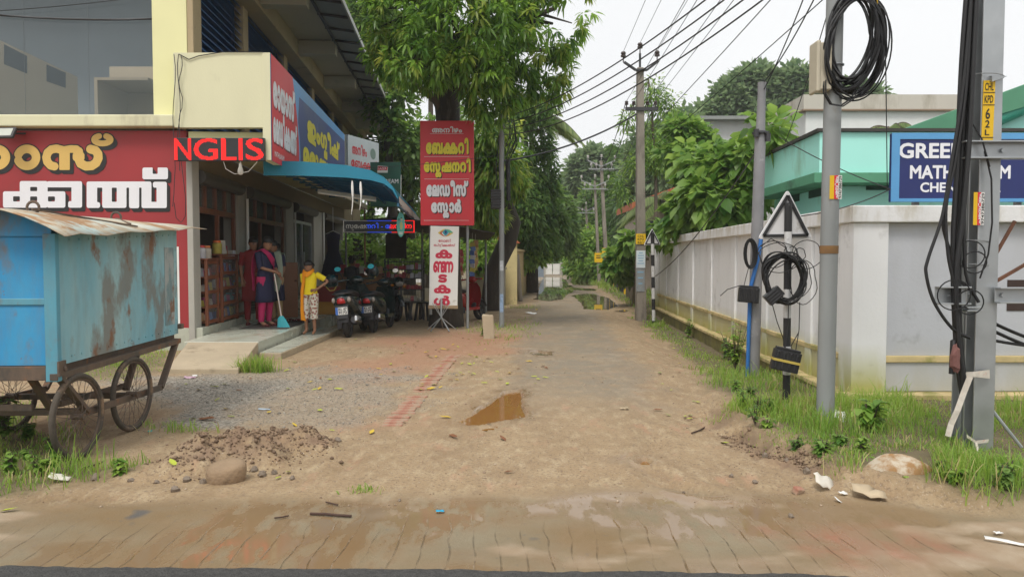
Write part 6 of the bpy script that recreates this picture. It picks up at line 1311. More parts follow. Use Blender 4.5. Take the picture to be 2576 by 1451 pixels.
def person(label, loc, rz, H, arms, head, wear, hair='bun', legs=None, group=None):
    s = H/1.65; t = thing('person', label, 'person', loc, rz, group); hs_ = s*(1.0 if H > 1.5 else 1.08)
    J = {'pel': (0, 0, .90), 'wai': (0, .0, 1.06), 'che': (0, .0, 1.25), 'nk0': (0, .01, 1.375), 'nk1': (0, 0, 1.45)}
    V = [J[k] for k in ('pel', 'wai', 'che', 'nk0', 'nk1')]; rad = [(.13, .10), (.115, .085), (.125, .09), (.055, .05), (.045, .045)]; E = [(0, 1), (1, 2), (2, 3), (3, 4)]
    lg = legs or [((-.09, 0, .86), (-.10, -.01, .48), (-.10, .02, .08), (-.115, -.12, .03)), ((.09, 0, .86), (.10, -.01, .48), (.10, .02, .08), (.115, -.12, .03))]
    for L in lg:
        k = len(V); V += list(L); rad += [.085, .055, .038, (.035, .022)]; E += [(0, k), (k, k+1), (k+1, k+2), (k+2, k+3)]
    for sh, el, wr, hd in arms:
        k = len(V); V += [sh, el, wr]; rad += [.05, .038, .027]; E += [(2, k), (k, k+1), (k+1, k+2)]
        d = (Vector(hd)-Vector(wr)).normalized(); sd_ = d.cross(Vector((0, -1, .2))).normalized(); nn = sd_.cross(d); palm = Vector(wr)+d*.06; V.append(tuple(palm)); rad.append((.034, .018)); E.append((k+2, k+3)); pk = k+3
        for f in range(4):
            b_ = palm+d*.035+sd_*(-.027+.018*f); ln = [.05, .06, .057, .045][f]; tip = b_+d*ln*.55-nn*.012; tip2 = tip+d*ln*.35-nn*.025; q = len(V); V += [tuple(b_), tuple(tip), tuple(tip2)]; rad += [.0095, .0085, .007]; E += [(pk, q), (q, q+1), (q+1, q+2)]
        b_ = Vector(wr)+d*.03-sd_*.03; q = len(V); V += [tuple(b_), tuple(b_+d*.03-sd_*.018-nn*.012), tuple(b_+d*.058-sd_*.02-nn*.02)]; rad += [.012, .010, .008]; E += [(k+2, q), (q, q+1), (q+1, q+2)]
    vs, fs = skinmesh([tuple(Vector(v)*s) for v in V], E, [tuple(q*s for q in r) if hasattr(r, '__len__') else r*s for r in rad])
    m = MB(); m.add(vs, fs); hc = Vector(head[0])*s; rg, rot = head_rings(hc, hs_, head[1], head[2]); m.loft(rg); m.build('body', M_SKIN, t, smooth=80, local=True)
    m = MB(); [m.sphere(hc+rot @ Vector((x*hs_, -.083*hs_, .012*hs_)), .011*hs_, 8, 6, sc=(1.3, .6, .7)) for x in (-.03, .03)]; [m.bar(hc+rot @ Vector(((x-.016)*hs_, -.088*hs_, .033*hs_)), hc+rot @ Vector(((x+.016)*hs_, -.088*hs_, .034*hs_)), .006*hs_, .005*hs_) for x in (-.03, .03)]; m.build('eyes', M_EYE, t, local=True)
    m = MB(); m.sphere(hc+rot @ Vector((0, -.080*hs_, -.058*hs_)), .018*hs_, 8, 6, sc=(1.1, .5, .4)); m.build('mouth', M_LIP, t, local=True)
    m = MB(); rings = []
    for i, (z, rx, ry, oy) in enumerate([(-.06, .055, .06, .045), (-.02, .074, .075, .03), (.02, .081, .088, .018), (.05, .083, .104, .006), (.08, .077, .10, .005), (.105, .056, .076, .008), (.122, .028, .04, .01), (.126, .004, .006, .01)]): rings.append([hc+rot @ (Vector((rx*math.sin(a), ry*math.cos(a)+oy, z))*hs_) for a in [2*math.pi*j/18 for j in range(18)]])
    m.loft(rings)
    if hair == 'bun': m.sphere(hc+rot @ (Vector((0, .115, -.02))*hs_), .05*hs_, 10, 8, noise=.08)
    if hair == 'long':
        r = [ell(hc+rot @ (Vector((0, .05+.02*i, -.02))*hs_)+Vector((0, .018*min(i, 4), -.055*i))*s, (1, 0, 0), (0, 1, 0), (.066+.010*math.sin(i*.7))*s, (.04-.001*i)*s, 10) for i in range(9)]; m.loft(r)
    m.build('hair', M_HAIR, t, smooth=60, local=True)
    for nm, mt, fn in wear:
        m = MB(); fn(m, s, lg, arms); m.build(nm, mt, t, smooth=70, local=True)
    return t
def kurta(prof):
    def f(m, s, lg, arms):
        r = []
        for i, (z, rx, ry, ox, oy) in enumerate(prof):
            n = 22; r.append([Vector((ox+rx*(1+(.05*math.sin(5*a+z*3) if z < .85 else 0))*math.sin(a), oy-ry*(1+(.06*math.cos(4*a+1) if z < .85 else 0))*math.cos(a), z))*s for a in [2*math.pi*j/n for j in range(n)]])
        m.loft(r)
    return f
def sleeves(t1, r0=.062, r1=.052):
    def f(m, s, lg, arms):
        for sh, el, wr, hd in arms:
            a, b_, c = Vector(sh)*s, Vector(el)*s, Vector(wr)*s; sh0 = a+(a-b_).normalized()*.02
            pts = [sh0, a, a.lerp(b_, .5), b_] if t1 >= 1 else [sh0, a, a.lerp(b_, t1*.5), a.lerp(b_, t1)]
            if t1 > 1: pts.append(b_.lerp(c, t1-1))
            m.tube(pts, [r0*.9*s, r0*1.05*s]+[(r0+(r1-r0)*i/(len(pts)-2))*s for i in range(1, len(pts)-1)], 12)
    return f
def trousers(zt=.08, r=(.10, .075, .052), flare=0):
    def f(m, s, lg, arms):
        for L in lg:
            a, k, an = [Vector(q)*s for q in L[:3]]; e = k.lerp(an, (k.z/s-zt)/(k.z/s-an.z/s)) if zt < k.z/s else a.lerp(k, .95)
            m.tube([a+Vector((0, 0, .06*s)), a, a.lerp(k, .5), k, k.lerp(e, .5), e], [r[0]*s, r[0]*1.02*s, (r[0]+r[1])/2*s, r[1]*s, (r[1]+r[2])/2*s, r[2]*s], 14)
    return f
def ribbon(paths, th=.012):
    def f(m, s, lg, arms):
        for p, q in paths:
            n = len(p); m.loft([[Vector(a)*s, Vector(a).lerp(Vector(b_), .5)*s+Vector((0, -.012*s*(-1)**i, 0)), Vector(b_)*s, (Vector(b_)+Vector((0, th, 0)))*s, (Vector(a).lerp(Vector(b_), .5)+Vector((0, th, 0)))*s, (Vector(a)+Vector((0, th, 0)))*s] for i, (a, b_) in enumerate(zip(p, q))])
    return f
ADULT = [(1.42, .05, .05, 0, .01), (1.385, .13, .075, 0, .01), (1.35, .175, .09, 0, .01), (1.24, .165, .115, 0, 0), (1.08, .145, .105, 0, 0), (.92, .175, .125, 0, 0), (.75, .195, .135, 0, 0), (.6, .205, .14, 0, 0), (.46, .215, .15, 0, 0), (.45, .19, .13, 0, 0)]
ARM_DOWN_L = ((-.17, .01, 1.345), (-.215, .03, 1.08), (-.20, -.06, .86), (-.19, -.12, .76)); ARM_DOWN_R = ((.17, .01, 1.345), (.215, .03, 1.08), (.20, -.06, .86), (.19, -.12, .76))
pl_z = .252
def at_px(px, Y, z): q = W(px, 700, Y); return (q.x, Y, z)
M_NAVY = mat('navy_cotton', (.012, .014, .05), .8, var=.2, scale=6); M_PINK = mat('deep_pink_cotton', (.42, .015, .10), .8, var=.15, scale=6); M_REDC = mat('dark_red_cotton', (.20, .012, .015), .8, var=.2, scale=6)
M_PGRN = mat('pale_green_dupatta', (.36, .42, .33), .8, var=.12, scale=8); M_YELC = mat('bright_yellow_cotton', (.80, .62, .01), .8, var=.1, scale=7); M_ORC = mat('orange_scarf_cloth', (.85, .30, .005), .8, var=.12, scale=8); M_CHAP = mat('maroon_slipper', (.10, .015, .015), .6)
def floral():
    m = mat('white_floral_cotton', (.62, .57, .50), .8, var=0); N, L = m.node_tree.nodes, m.node_tree.links; v = N.new('ShaderNodeTexVoronoi'); v.inputs['Scale'].default_value = 22; tc = N.new('ShaderNodeTexCoord'); L.new(tc.outputs['Object'], v.inputs['Vector'])
    r = N.new('ShaderNodeValToRGB'); r.color_ramp.interpolation = 'CONSTANT'; r.color_ramp.elements[0].color = (.30, .05, .06, 1); e = r.color_ramp.elements.new(.26); e.color = (.16, .2, .08, 1); r.color_ramp.elements[1].position = .36; r.color_ramp.elements[-1].position = .44; r.color_ramp.elements[-1].color = (.62, .57, .50, 1); L.new(v.outputs['Distance'], r.inputs[0]); L.new(r.outputs[0], N['Principled BSDF'].inputs['Base Color']); return m
def slippers(m, s, lg, arms):
    for L in lg: a = Vector(L[2])*s; b_ = Vector(L[3])*s; d = (b_-a); d.z = 0; d.normalize(); c = (a+b_)/2; m.prism([q for q in ell((c.x+d.x*.03*s, c.y+d.y*.03*s, -.002), d, (-d.y, d.x, 0), .13*s, .045*s, 14)], (0, 0, .022)); m.sphere((b_.x, b_.y, .035*s), .045*s, 8, 6, sc=(1, 1, .6))
# woman sweeping, turned to her left
armsN = [((-.17, .01, 1.345), (-.19, -.05, 1.09), (-.06, -.25, 1.02), (0, -.33, .98)), ((.17, .01, 1.345), (.20, -.06, 1.08), (.07, -.27, .93), (.03, -.35, .90))]
person('woman in navy kurta with pink dupatta and pink trousers sweeping with a broom', at_px(667, 14.1, pl_z), R(68), 1.67, armsN, ((0, -.06, 1.53), 0, R(24)), [('kurta', M_NAVY, kurta(ADULT)), ('sleeve', M_NAVY, sleeves(1.05)), ('trousers', M_PINK, trousers(.1)), ('slipper', M_CHAP, slippers),
       ('dupatta', M_PINK, ribbon([([(-.16, -.03, 1.42), (-.10, -.13, 1.32), (.0, -.14, 1.18), (.10, -.12, 1.1)], [(-.09, -.06, 1.44), (-.02, -.14, 1.36), (.10, -.14, 1.25), (.17, -.08, 1.16)]), ([(-.17, -.05, 1.40), (-.20, .06, 1.36), (-.20, .12, 1.2), (-.19, .14, 1.0), (-.18, .13, .8), (-.19, .12, .68)], [(-.08, -.05, 1.44), (-.08, .10, 1.40), (-.06, .14, 1.2), (-.10, .16, 1.0), (-.11, .14, .8), (-.13, .13, .66)]), ([(.10, -.13, 1.12), (.12, -.09, .95), (.15, .1, .85), (.12, .13, .74)], [(.18, -.06, 1.18), (.2, .0, 1.02), (.19, .12, .9), (.17, .14, .72)])]))], 'long')
person('woman in dark red kurta with hair tied back standing behind the sweeper', at_px(636, 14.55, pl_z), R(28), 1.68, [ARM_DOWN_L, ((.17, .01, 1.345), (.20, -.03, 1.09), (.12, -.22, .98), (.05, -.29, .96))], ((.01, -.04, 1.53), R(14), R(18)), [('kurta', M_REDC, kurta(ADULT)), ('sleeve', M_REDC, sleeves(.85)), ('trousers', M_REDC, trousers(.1)), ('slipper', M_CHAP, slippers)], 'bun')
person('person in dark dress with a pale green dupatta half hidden behind the sweeper', at_px(694, 14.95, pl_z), R(-35), 1.62, [((-.17, .01, 1.345), (-.21, -.06, 1.10), (-.10, -.25, 1.16), (-.05, -.3, 1.18)), ARM_DOWN_R], ((0, -.05, 1.53), 0, R(20)), [('kurta', M_NAVY, kurta(ADULT)), ('sleeve', M_NAVY, sleeves(.8)), ('trousers', mat('beige_cotton', (.42, .28, .14), .8), trousers(.1)),
       ('dupatta', M_PGRN, ribbon([([(-.05, -.14, 1.40), (.02, -.16, 1.3), (.08, -.17, 1.1), (.10, -.18, .9), (.08, -.18, .7)], [(.17, -.04, 1.44), (.24, -.06, 1.34), (.30, -.08, 1.12), (.31, -.10, .88), (.2, -.12, .62)]), ([(-.10, -.10, 1.42), (.0, .10, 1.42), (.16, .08, 1.4)], [(-.12, -.08, 1.34), (.0, .13, 1.32), (.2, .06, 1.3)])], .02))], 'bun')
armsG = [((-.165, .01, 1.34), (-.18, .06, 1.10), (-.14, -.04, .93), (-.12, -.10, .86)), ((.165, .01, 1.34), (.40, .10, 1.19), (.20, -.06, 1.02), (.12, -.11, 1.0))]
KID = [(1.415, .05, .05, 0, .01), (1.38, .13, .08, 0, .01), (1.345, .175, .10, 0, .01), (1.24, .165, .115, 0, 0), (1.08, .15, .11, 0, 0), (.96, .17, .125, 0, 0), (.9, .18, .13, 0, 0), (.895, .15, .11, 0, 0)]
person('girl in yellow top with orange scarf and floral capris standing barefoot on the step', at_px(779, 14.1, .10), R(-12), 1.38, armsG, ((-.01, -.035, 1.53), R(-18), R(20)), [('top', M_YELC, kurta(KID)), ('sleeve', M_YELC, sleeves(.7, .066, .062)), ('capris', floral(), trousers(.36, (.11, .09, .085))), 
       ('scarf', M_ORC, ribbon([([(-.13, -.09, 1.40), (-.12, -.13, 1.2), (-.15, -.14, 1.0), (-.16, -.13, .75), (-.17, -.12, .5), (-.17, -.10, .33)], [(-.05, -.13, 1.38), (-.05, -.14, 1.2), (-.08, -.15, 1.0), (-.09, -.14, .75), (-.09, -.13, .5), (-.05, -.11, .31)]), ([(-.14, -.06, 1.42), (-.09, -.13, 1.33), (.0, -.15, 1.28), (.09, -.12, 1.35), (.11, .02, 1.43), (0, .1, 1.44), (-.12, .02, 1.43)], [(-.11, -.06, 1.47), (-.06, -.12, 1.43), (.0, -.14, 1.4), (.07, -.10, 1.43), (.08, .01, 1.48), (0, .07, 1.48), (-.1, .01, 1.47)])], .016))], 'bun')
armsM = [ARM_DOWN_L, ARM_DOWN_R]
person('curly haired man in dark shirt standing behind the parked scooters', at_px(886, 18.2, 0), R(150), 1.56, armsM, ((0, -.02, 1.53), 0, R(10)), [('shirt', mat('dark_shirt_cotton', (.03, .03, .032), .8), kurta(KID)), ('sleeve', mat('dark_sleeve_cotton', (.03, .03, .032), .8), sleeves(.8)), ('trousers', M_NAVY, trousers(.1)), ('curls', M_HAIR, lambda m, s, lg, arms: [m.sphere(Vector((.06*math.cos(a)*c, -.01+.07*math.sin(a)*c, 1.6+.05*h))*s, .04, 7, 5, noise=.2) for a in range(8) for c, h in ((1.1, 0), (.7, .7))])], 'short')
# broom
br = thing('broom', 'broom with a pale stick and turquoise bristles held by the sweeping woman', 'broom', at_px(712, 13.8, pl_z)); hx = Vector(at_px(712, 13.85, pl_z+.01))
a, b_ = W(692, 700, 13.86), W(708, 797, 13.86); m = MB(); m.tube([a+(a-b_)*.12, b_], .012, 8); m.build('stick', mat('pale_broom_stick', (.60, .52, .48), .5), br, smooth=50)
m = MB(); m.loft([ell((b_.x, b_.y, b_.z+.02), (1, 0, 0), (0, 1, 0), .03, .02, 12), ell((b_.x, b_.y, b_.z-.03), (1, 0, 0), (0, 1, 0), .07, .028, 12), ell((hx.x, hx.y, hx.z), (1, 0, 0), (0, 1, 0), .12, .04, 12)]); m.build('bristles', mat('turquoise_bristle', (.04, .36, .42), .7, var=.3, scale=40, stretch=(6, 6, .4)), br, smooth=50)

# ---------------------------------------------------------------- scooters and motorcycle
M_SCB = mat('black_green_scooter_paint', (.010, .022, .022), .22, var=.15, coat=.6); M_SCR = mat('red_scooter_paint', (.30, .012, .015), .25, var=.1, coat=.6); M_CHR = mat('chrome', (.6, .6, .6), .15, metal=1, var=.05); M_TL = mat('red_lamp_lens', (.45, .01, .015), .15, var=0, coat=.5); M_CLR = mat('clear_lamp_lens', (.34, .30, .27), .1, var=0, coat=.5)
M_CYAN = mat('cyan_mirror_film', (.0, .48, .62), .25, var=0); M_PLB = mat('blue_plate_film', (.05, .16, .5), .5, var=0)
def tyre(m, c, r, w): m.ring(c, (1, 0, 0), r-w, w, 28, 10)
def scooter(label, body, loc, rz, lean=-.09, cyan=True, group='parked scooters'):
    t = thing('scooter', label, 'scooter', loc, rz, group); t.rotation_euler = (0, lean, rz); B_ = lambda m, nm, mt, sm=50, bv=0: m.build(nm, mt, t, smooth=sm, bevel=bv, local=True)
    for y in (-.56, .70):
        w = bpy.data.objects.new('wheel', None); COL.objects.link(w); w.parent = t; w.location = (0, y, .235); m = MB(); tyre(m, (0, 0, 0), .235, .055); m.build('tyre', M_RUB, w, smooth=60, local=True); m = MB(); m.ring((0, 0, 0), (1, 0, 0), .14, .022, 20, 6); m.tube([(-.05, 0, 0), (.05, 0, 0)], .05, 10); [m.bar((0, 0, 0), (0, .13*math.cos(k*1.2566), .13*math.sin(k*1.2566)), .04, .03, up=(1, 0, 0)) for k in range(5)]; m.build('rim', M_FRAME, w, smooth=50, local=True)
    m = MB(); rg = []
    for y, zc, hw, hh in ((-.90, .70, .06, .05), (-.86, .69, .13, .09), (-.76, .66, .17, .13), (-.58, .62, .195, .16), (-.38, .58, .205, .18), (-.18, .54, .20, .20), (-.02, .50, .17, .20), (.05, .46, .13, .17)): rg.append(ell((0, y, zc), (1, 0, 0), (0, 0, 1), hw, hh, 20, 2.6))
    m.loft(rg); m.box(-.17, .17, .0, .48, .26, .33); B_(m, 'body', body)
    m = MB(); sg_ = []
    for y, z, hw, hh in ((-.82, .80, .10, .02), (-.74, .815, .15, .05), (-.5, .80, .165, .06), (-.2, .76, .17, .06), (.02, .72, .14, .05), (.06, .70, .08, .02)): sg_.append(ell((0, y, z), (1, 0, 0), (0, 0, 1), hw, hh, 16, 2.4))
    m.loft(sg_); B_(m, 'seat', M_BLKP)
    m = MB(); ap = []
    for z, y, hw in ((.26, .47, .16), (.4, .52, .20), (.6, .56, .22), (.8, .55, .21), (.92, .51, .15)): ap.append([(-hw, y-.05, z), (-hw*.6, y+.04, z), (0, y+.09, z), (hw*.6, y+.04, z), (hw, y-.05, z), (hw*.6, y-.03, z), (0, y-.02, z), (-hw*.6, y-.03, z)])
    m.loft(ap); B_(m, 'front_shield', body)
    m = MB(); m.loft([ell((0, .70+.26*math.cos(a), .235+.27*math.sin(a)), (1, 0, 0), (0, math.cos(a), math.sin(a)), .075, .02, 10) for a in [R(20+14*i) for i in range(11)]]); m.loft([ell((0, -.56+.27*math.cos(a), .26+.28*math.sin(a)), (1, 0, 0), (0, math.cos(a), math.sin(a)), .085, .02, 10) for a in [R(70+13*i) for i in range(9)]]); [B_(q_, 'mudguard', M_FRAME) for q_ in m.pieces()]
    m = MB(); m.sphere((0, .48, 1.0), .11, 12, 8, sc=(1.35, .9, .75)); m.tube([(-.35, .38, 1.0), (-.12, .46, 1.02), (.12, .46, 1.02), (.35, .38, 1.0)], .018, 8); m.tube([(-.36, .375, 1.0), (-.25, .42, 1.01)], .024, 8); m.tube([(.36, .375, 1.0), (.25, .42, 1.01)], .024, 8); B_(m, 'handlebar', body)
    m = MB(); m.sphere((0, .56, 1.0), .08, 12, 8, sc=(1.2, .5, .8)); B_(m, 'headlight', M_CLR)
    for s in (-1, 1):
        m = MB(); m.tube([(.24*s, .43, 1.02), (.28*s, .41, 1.14), (.31*s, .40, 1.2)], .008, 6); m.sphere((.32*s, .40, 1.235), .062, 14, 8, sc=(1.1, .35, .85)); mo = B_(m, 'mirror', M_BLKP); m = MB(); m.add(ell((.32*s, .376, 1.235), (1, 0, 0), (0, 0, 1), .062, .045, 16), [tuple(range(16))]); m.build('mirror_glass', M_CYAN if cyan else M_CHR, mo, local=True)
    m = MB(); m.loft([ell((0, -.885+.03*abs(i)*.5, .675), (0, 0, 1), (0, 1, 0), .045, .03, 8) and [Vector((.09*i/3, -.905+.012*i*i*.6, .675+.05*math.cos(a))) + Vector((0, .03*math.sin(a), 0)) for a in [k*.785 for k in range(8)]] for i in range(-3, 4)]); B_(m, 'tail_light', M_TL)
    for s in (-1, 1): m = MB(); m.sphere((.135*s, -.86, .69), .05, 10, 6, sc=(.7, .6, 1)); B_(m, 'indicator', M_CLR)
    m = MB(); m.hexa([(-.10, -.905, .36), (.10, -.905, .36), (.10, -.88, .36), (-.10, -.88, .36), (-.12, -.885, .60), (.12, -.885, .60), (.12, -.85, .60), (-.12, -.85, .60)]); B_(m, 'rear_flap', M_FRAME, None, .01)
    m = MB(); po = Vector((-.105, -.913, .435)); pu = Vector((0, .02, .24)).normalized(); on_plane(m, [(0, 0), (.21, 0), (.21, .13), (0, .13)], [(0, 1, 2, 3)], po, (1, 0, 0), pu, .004, 0); on_plane(m, [(0, 0), (.045, 0), (.045, .13), (0, .13)], [(0, 1, 2, 3)], po, (1, 0, 0), pu, .006, 1)
    pl = m.build('number_plate', [M_WHITE, M_PLB], t, local=True); m = MB()
    for tx, y0 in (('KL 47', .07), ('9172', .012)): V, Fc = latin(tx, .03); on_plane(m, fit(V, .055, .2, y0, y0+.05), Fc, po, (1, 0, 0), pu, .008)
    m.build('lettering', M_BLK, pl, local=True)
    m = MB(); m.tube([(.15, -.25, .22), (.17, -.4, .25), (.18, -.5, .27)], .03, 8); m.tube([(.18, -.45, .27), (.185, -.85, .33)], .055, 12); B_(m, 'exhaust', M_FRAME); m = MB(); m.hexa([(.19, -.86, .30), (.245, -.86, .30), (.245, -.5, .25), (.19, -.5, .25), (.19, -.84, .40), (.245, -.84, .40), (.245, -.5, .35), (.19, -.5, .35)]); B_(m, 'exhaust_guard', M_CHR, None, .015)
    m = MB(); m.box(-.16, -.05, -.7, -.15, .17, .34); m.box(-.1, .12, -.35, -.05, .2, .42); B_(m, 'engine', M_FRAME, None, .02)
    m = MB(); m.tube([(-.12, -.05, .22), (-.25, .05, .0)], .012, 6); m.tube([(-.05, -.2, .2), (-.12, -.36, .03)], .012, 6); B_(m, 'side_stand', M_FRAME)
    m = MB(); m.tube([(-.14, -.6, .78), (-.15, -.82, .80), (-.08, -.92, .80), (.08, -.92, .80), (.15, -.82, .80), (.14, -.6, .78)], .014, 8); B_(m, 'grab_rail', M_FRAME); return t
q = Gh(886, 846); sc1 = scooter('dark scooter seen from behind with a number plate and cyan mirrors', M_SCB, (q.x-.02, q.y+.46, 0), R(-1)); sc1.scale = (1.08, 1.08, 1.08)
sc2 = scooter('second dark scooter standing just beyond the one with the number plate', M_SCB, (q.x+.34, q.y+1.35, 0), R(-6), cyan=False)
sc3 = scooter('red scooter partly hidden behind the white banner and grey post', M_SCR, (W(1166, 700, 18.1).x, 18.1, 0), R(-32), cyan=False)
def motorcycle(label, loc, rz):
    t = thing('motorcycle', label, 'motorcycle', loc, rz); t.rotation_euler = (0, -.1, rz); B_ = lambda m, nm, mt, sm=50: m.build(nm, mt, t, smooth=sm, local=True)
    for y in (-.62, .66): m = MB(); tyre(m, (0, y, .30), .30, .05); B_(m, 'tyre', M_RUB); m = MB(); m.ring((0, y, .30), (1, 0, 0), .20, .016, 22, 6); [m.bar((0, y, .3), (0, y+.19*math.cos(k*1.0472), .3+.19*math.sin(k*1.0472)), .03, .02, up=(1, 0, 0)) for k in range(6)]; B_(m, 'rim', M_FRAME)
    m = MB(); m.loft([ell((0, y, z), (1, 0, 0), (0, 0, 1), w, h, 16, 2.3) for y, z, w, h in ((-.02, .82, .08, .06), (.08, .86, .13, .11), (.25, .88, .15, .12), (.38, .86, .10, .09), (.42, .84, .05, .04))]); B_(m, 'tank', M_SCB)
    m = MB(); m.loft([ell((0, y, z), (1, 0, 0), (0, 0, 1), w, h, 14, 2.4) for y, z, w, h in ((-.75, .88, .06, .02), (-.6, .86, .11, .04), (-.3, .81, .13, .045), (0, .80, .09, .04))]); B_(m, 'seat', M_BLKP)
    m = MB(); m.loft([ell((0, y, z), (1, 0, 0), (0, 0, 1), w, h, 14, 2.3) for y, z, w, h in ((-.85, .83, .04, .03), (-.7, .78, .09, .06), (-.4, .70, .12, .10), (-.1, .66, .10, .09))]); B_(m, 'tail_panel', M_SCB)
    m = MB(); m.loft([ell((0, y, z), (1, 0, 0), (0, 0, 1), w, h, 16, 2.2) for y, z, w, h in ((.42, .95, .09, .09), (.52, .95, .14, .13), (.60, .93, .12, .10), (.65, .91, .06, .05))]); B_(m, 'headlight_cowl', M_SCB); m = MB(); m.sphere((0, .62, .91), .10, 12, 8, sc=(1, .5, .7)); B_(m, 'headlight', M_CLR)
    m = MB(); m.tube([(-.36, .30, 1.05), (-.15, .42, 1.02), (.15, .42, 1.02), (.36, .30, 1.05)], .015, 8); [m.tube([(x, .43, .98), (x, .66, .30)], .024, 8) for x in (-.09, .09)]; B_(m, 'handlebar', M_FRAME)
    for s in (-1, 1): m = MB(); m.tube([(.26*s, .34, 1.05), (.3*s, .36, 1.2)], .007, 6); m.sphere((.31*s, .36, 1.23), .06, 10, 6, sc=(1, .3, .8)); B_(m, 'mirror', M_BLKP); m = MB(); m.sphere((.15*s, .55, .86), .03, 8, 6, sc=(1.5, 1, 1)); B_(m, 'indicator', mat('amber_lens', (.6, .2, .01), .2, var=0))
    m = MB(); m.box(-.13, .13, -.15, .28, .28, .58); m.cyl((0, .1, .5), (0, .28, .72), .09); m.tube([(.12, .2, .45), (.14, .1, .25), (.14, -.3, .25), (.15, -.8, .34)], .035, 8); m.bar((-.12, 0, .2), (-.14, -.62, .3), .03, .05); B_(m, 'engine', M_FRAME)
    m = MB(); m.loft([ell((0, .66+.34*math.cos(a), .3+.34*math.sin(a)), (1, 0, 0), (0, math.cos(a), math.sin(a)), .06, .012, 10) for a in [R(15+14*i) for i in range(10)]]); B_(m, 'mudguard', M_SCB); m = MB(); m.tube([(-.1, -.1, .25), (-.3, .05, 0)], .012, 6); B_(m, 'side_stand', M_FRAME); return t
q2 = Gh(948, 812); motorcycle('black motorcycle facing the road with a clear headlight beside the scooters', (q2.x+.12, q2.y+.95, 0), R(180+26))
def helmet(label, c, rz):
    t = thing('helmet', label, 'helmet', c, rz, 'dark helmets'); m = MB(); rg = []
    for i in range(9): th = R(18+i*16); rg.append(ell((0, .012*i*.3, .14*math.cos(th)), (1, 0, 0), (0, 1, 0), .125*math.sin(th)+.005, .15*math.sin(th)+.005, 18))
    m.loft(rg); m.build('shell', mat('dark_teal_helmet', (.012, .035, .04), .25, var=.1, coat=.5), t, smooth=50, local=True)
    m = MB(); m.loft([[(.128*math.sin(a), -.152*math.cos(a)-.004, z) for a in [R(-60+12*k) for k in range(11)]] for z in (-.03, .05)], closed=False); m.build('visor', M_BLKP, t, smooth=60, local=True, solid=.006)
    m = MB(); m.tube([(-.1, 0, -.1), (-.03, -.03, -.18), (.05, -.03, -.17), (.1, 0, -.1)], .008, 6); m.build('strap', mat('yellow_chin_strap', (.5, .42, .08), .7), t, local=True)
helmet('dark teal helmet hanging from the mirror of the numbered scooter', W(833, 708, 14.75), R(20)); helmet('dark helmet resting on top of the black motorcycle', W(936, 683, 16.2), R(-30))

# ---------------------------------------------------------------- shop furniture and goods
PK = [(.55, .55, .58), (.42, .06, .07), (.08, .16, .42), (.50, .42, .08), (.42, .10, .24), (.10, .30, .34), (.50, .28, .14), (.55, .5, .42)]
M_PK = [mat('packet_'+n, c, .45, var=.25, scale=14) for n, c in zip(('white', 'red', 'blue', 'yellow', 'magenta', 'teal', 'orange', 'cream'), PK)]
PROTO = {}
def packet(k, w, d, h, c, rz, group, label):
    key = (k, round(w, 3), round(h, 3))
    if key not in PROTO: m = MB(); m.hexa([(-w/2, -d/2, 0), (w/2, -d/2, 0), (w/2, d/2, 0), (-w/2, d/2, 0), (-w*.46, -d*.35, h), (w*.46, -d*.35, h), (w*.46, d*.35, h), (-w*.46, d*.35, h)]); o = PROTO[key] = m.build('packet', M_PK[k], bevel=.006, local=True); tag(o, label, 'packet', group)
    else: o = copy_tree(PROTO[key]); o['label'] = label; o['group'] = group
    o.location = c; o.rotation_euler = (0, 0, rz)
def cabinet(label, u0, u1, zt, rows, v=.16):
    t = thing('display_cabinet', label, 'cabinet', B((u0+u1)/2, v-.2, .377), 0, 'wooden display cabinets'); z0 = .377; m = MB()
    for u in (u0, u1-.05): [bb(m, u, u+.05, vv, vv+.05, z0, zt) for vv in (v-.05, v-.4)]
    for i in range(rows+1): z = z0+.06+(zt-z0-.1)*i/rows; bb(m, u0+.052, u1-.052, v-.05, v-.008, z-.028, z+.028); bb(m, u0+.004, u1-.004, v-.39, v-.052, z-.01, z+.006)
    bb(m, u0, u1, v-.42, v-.40, z0, zt); bb(m, u0-.015, u1+.015, v-.42, v+.015, zt+.0, zt+.025); m.build('frame', M_WOOD, t, bevel=.004)
    m = MB(); bb(m, u0+.05, u1-.05, v-.03, v-.026, z0+.08, zt-.06); m.build('glass_front', M_GLS2, t)
    for i in range(rows):
        z = z0+.068+(zt-z0-.1)*i/rows; hh = (zt-z0-.1)/rows-.10; n = max(2, int((u1-u0)/.15)); base = random.randrange(8)
        for j in range(n): packet((base+(j % 2)+random.choice((0, 0, 3))) % 8, .12, .1, hh*random.choice((.7, .85, .95)), B(u0+.11+(u1-u0-.2)*j/(n-1 if n > 1 else 1), v-.16, z+.002), R(90)+random.uniform(-.2, .2), 'packets in the display cabinets', 'small packet of goods on a shelf of the wooden glass cabinets')
cabinet('narrow wooden glass display cabinet next to the grey corner pillar', .28, .92, 1.50, 4); cabinet('taller middle wooden glass display cabinet full of packets', .98, 1.98, 1.58, 4, .2); cabinet('wooden glass display cabinet next to the sweeping women', 2.04, 2.72, 1.48, 4)
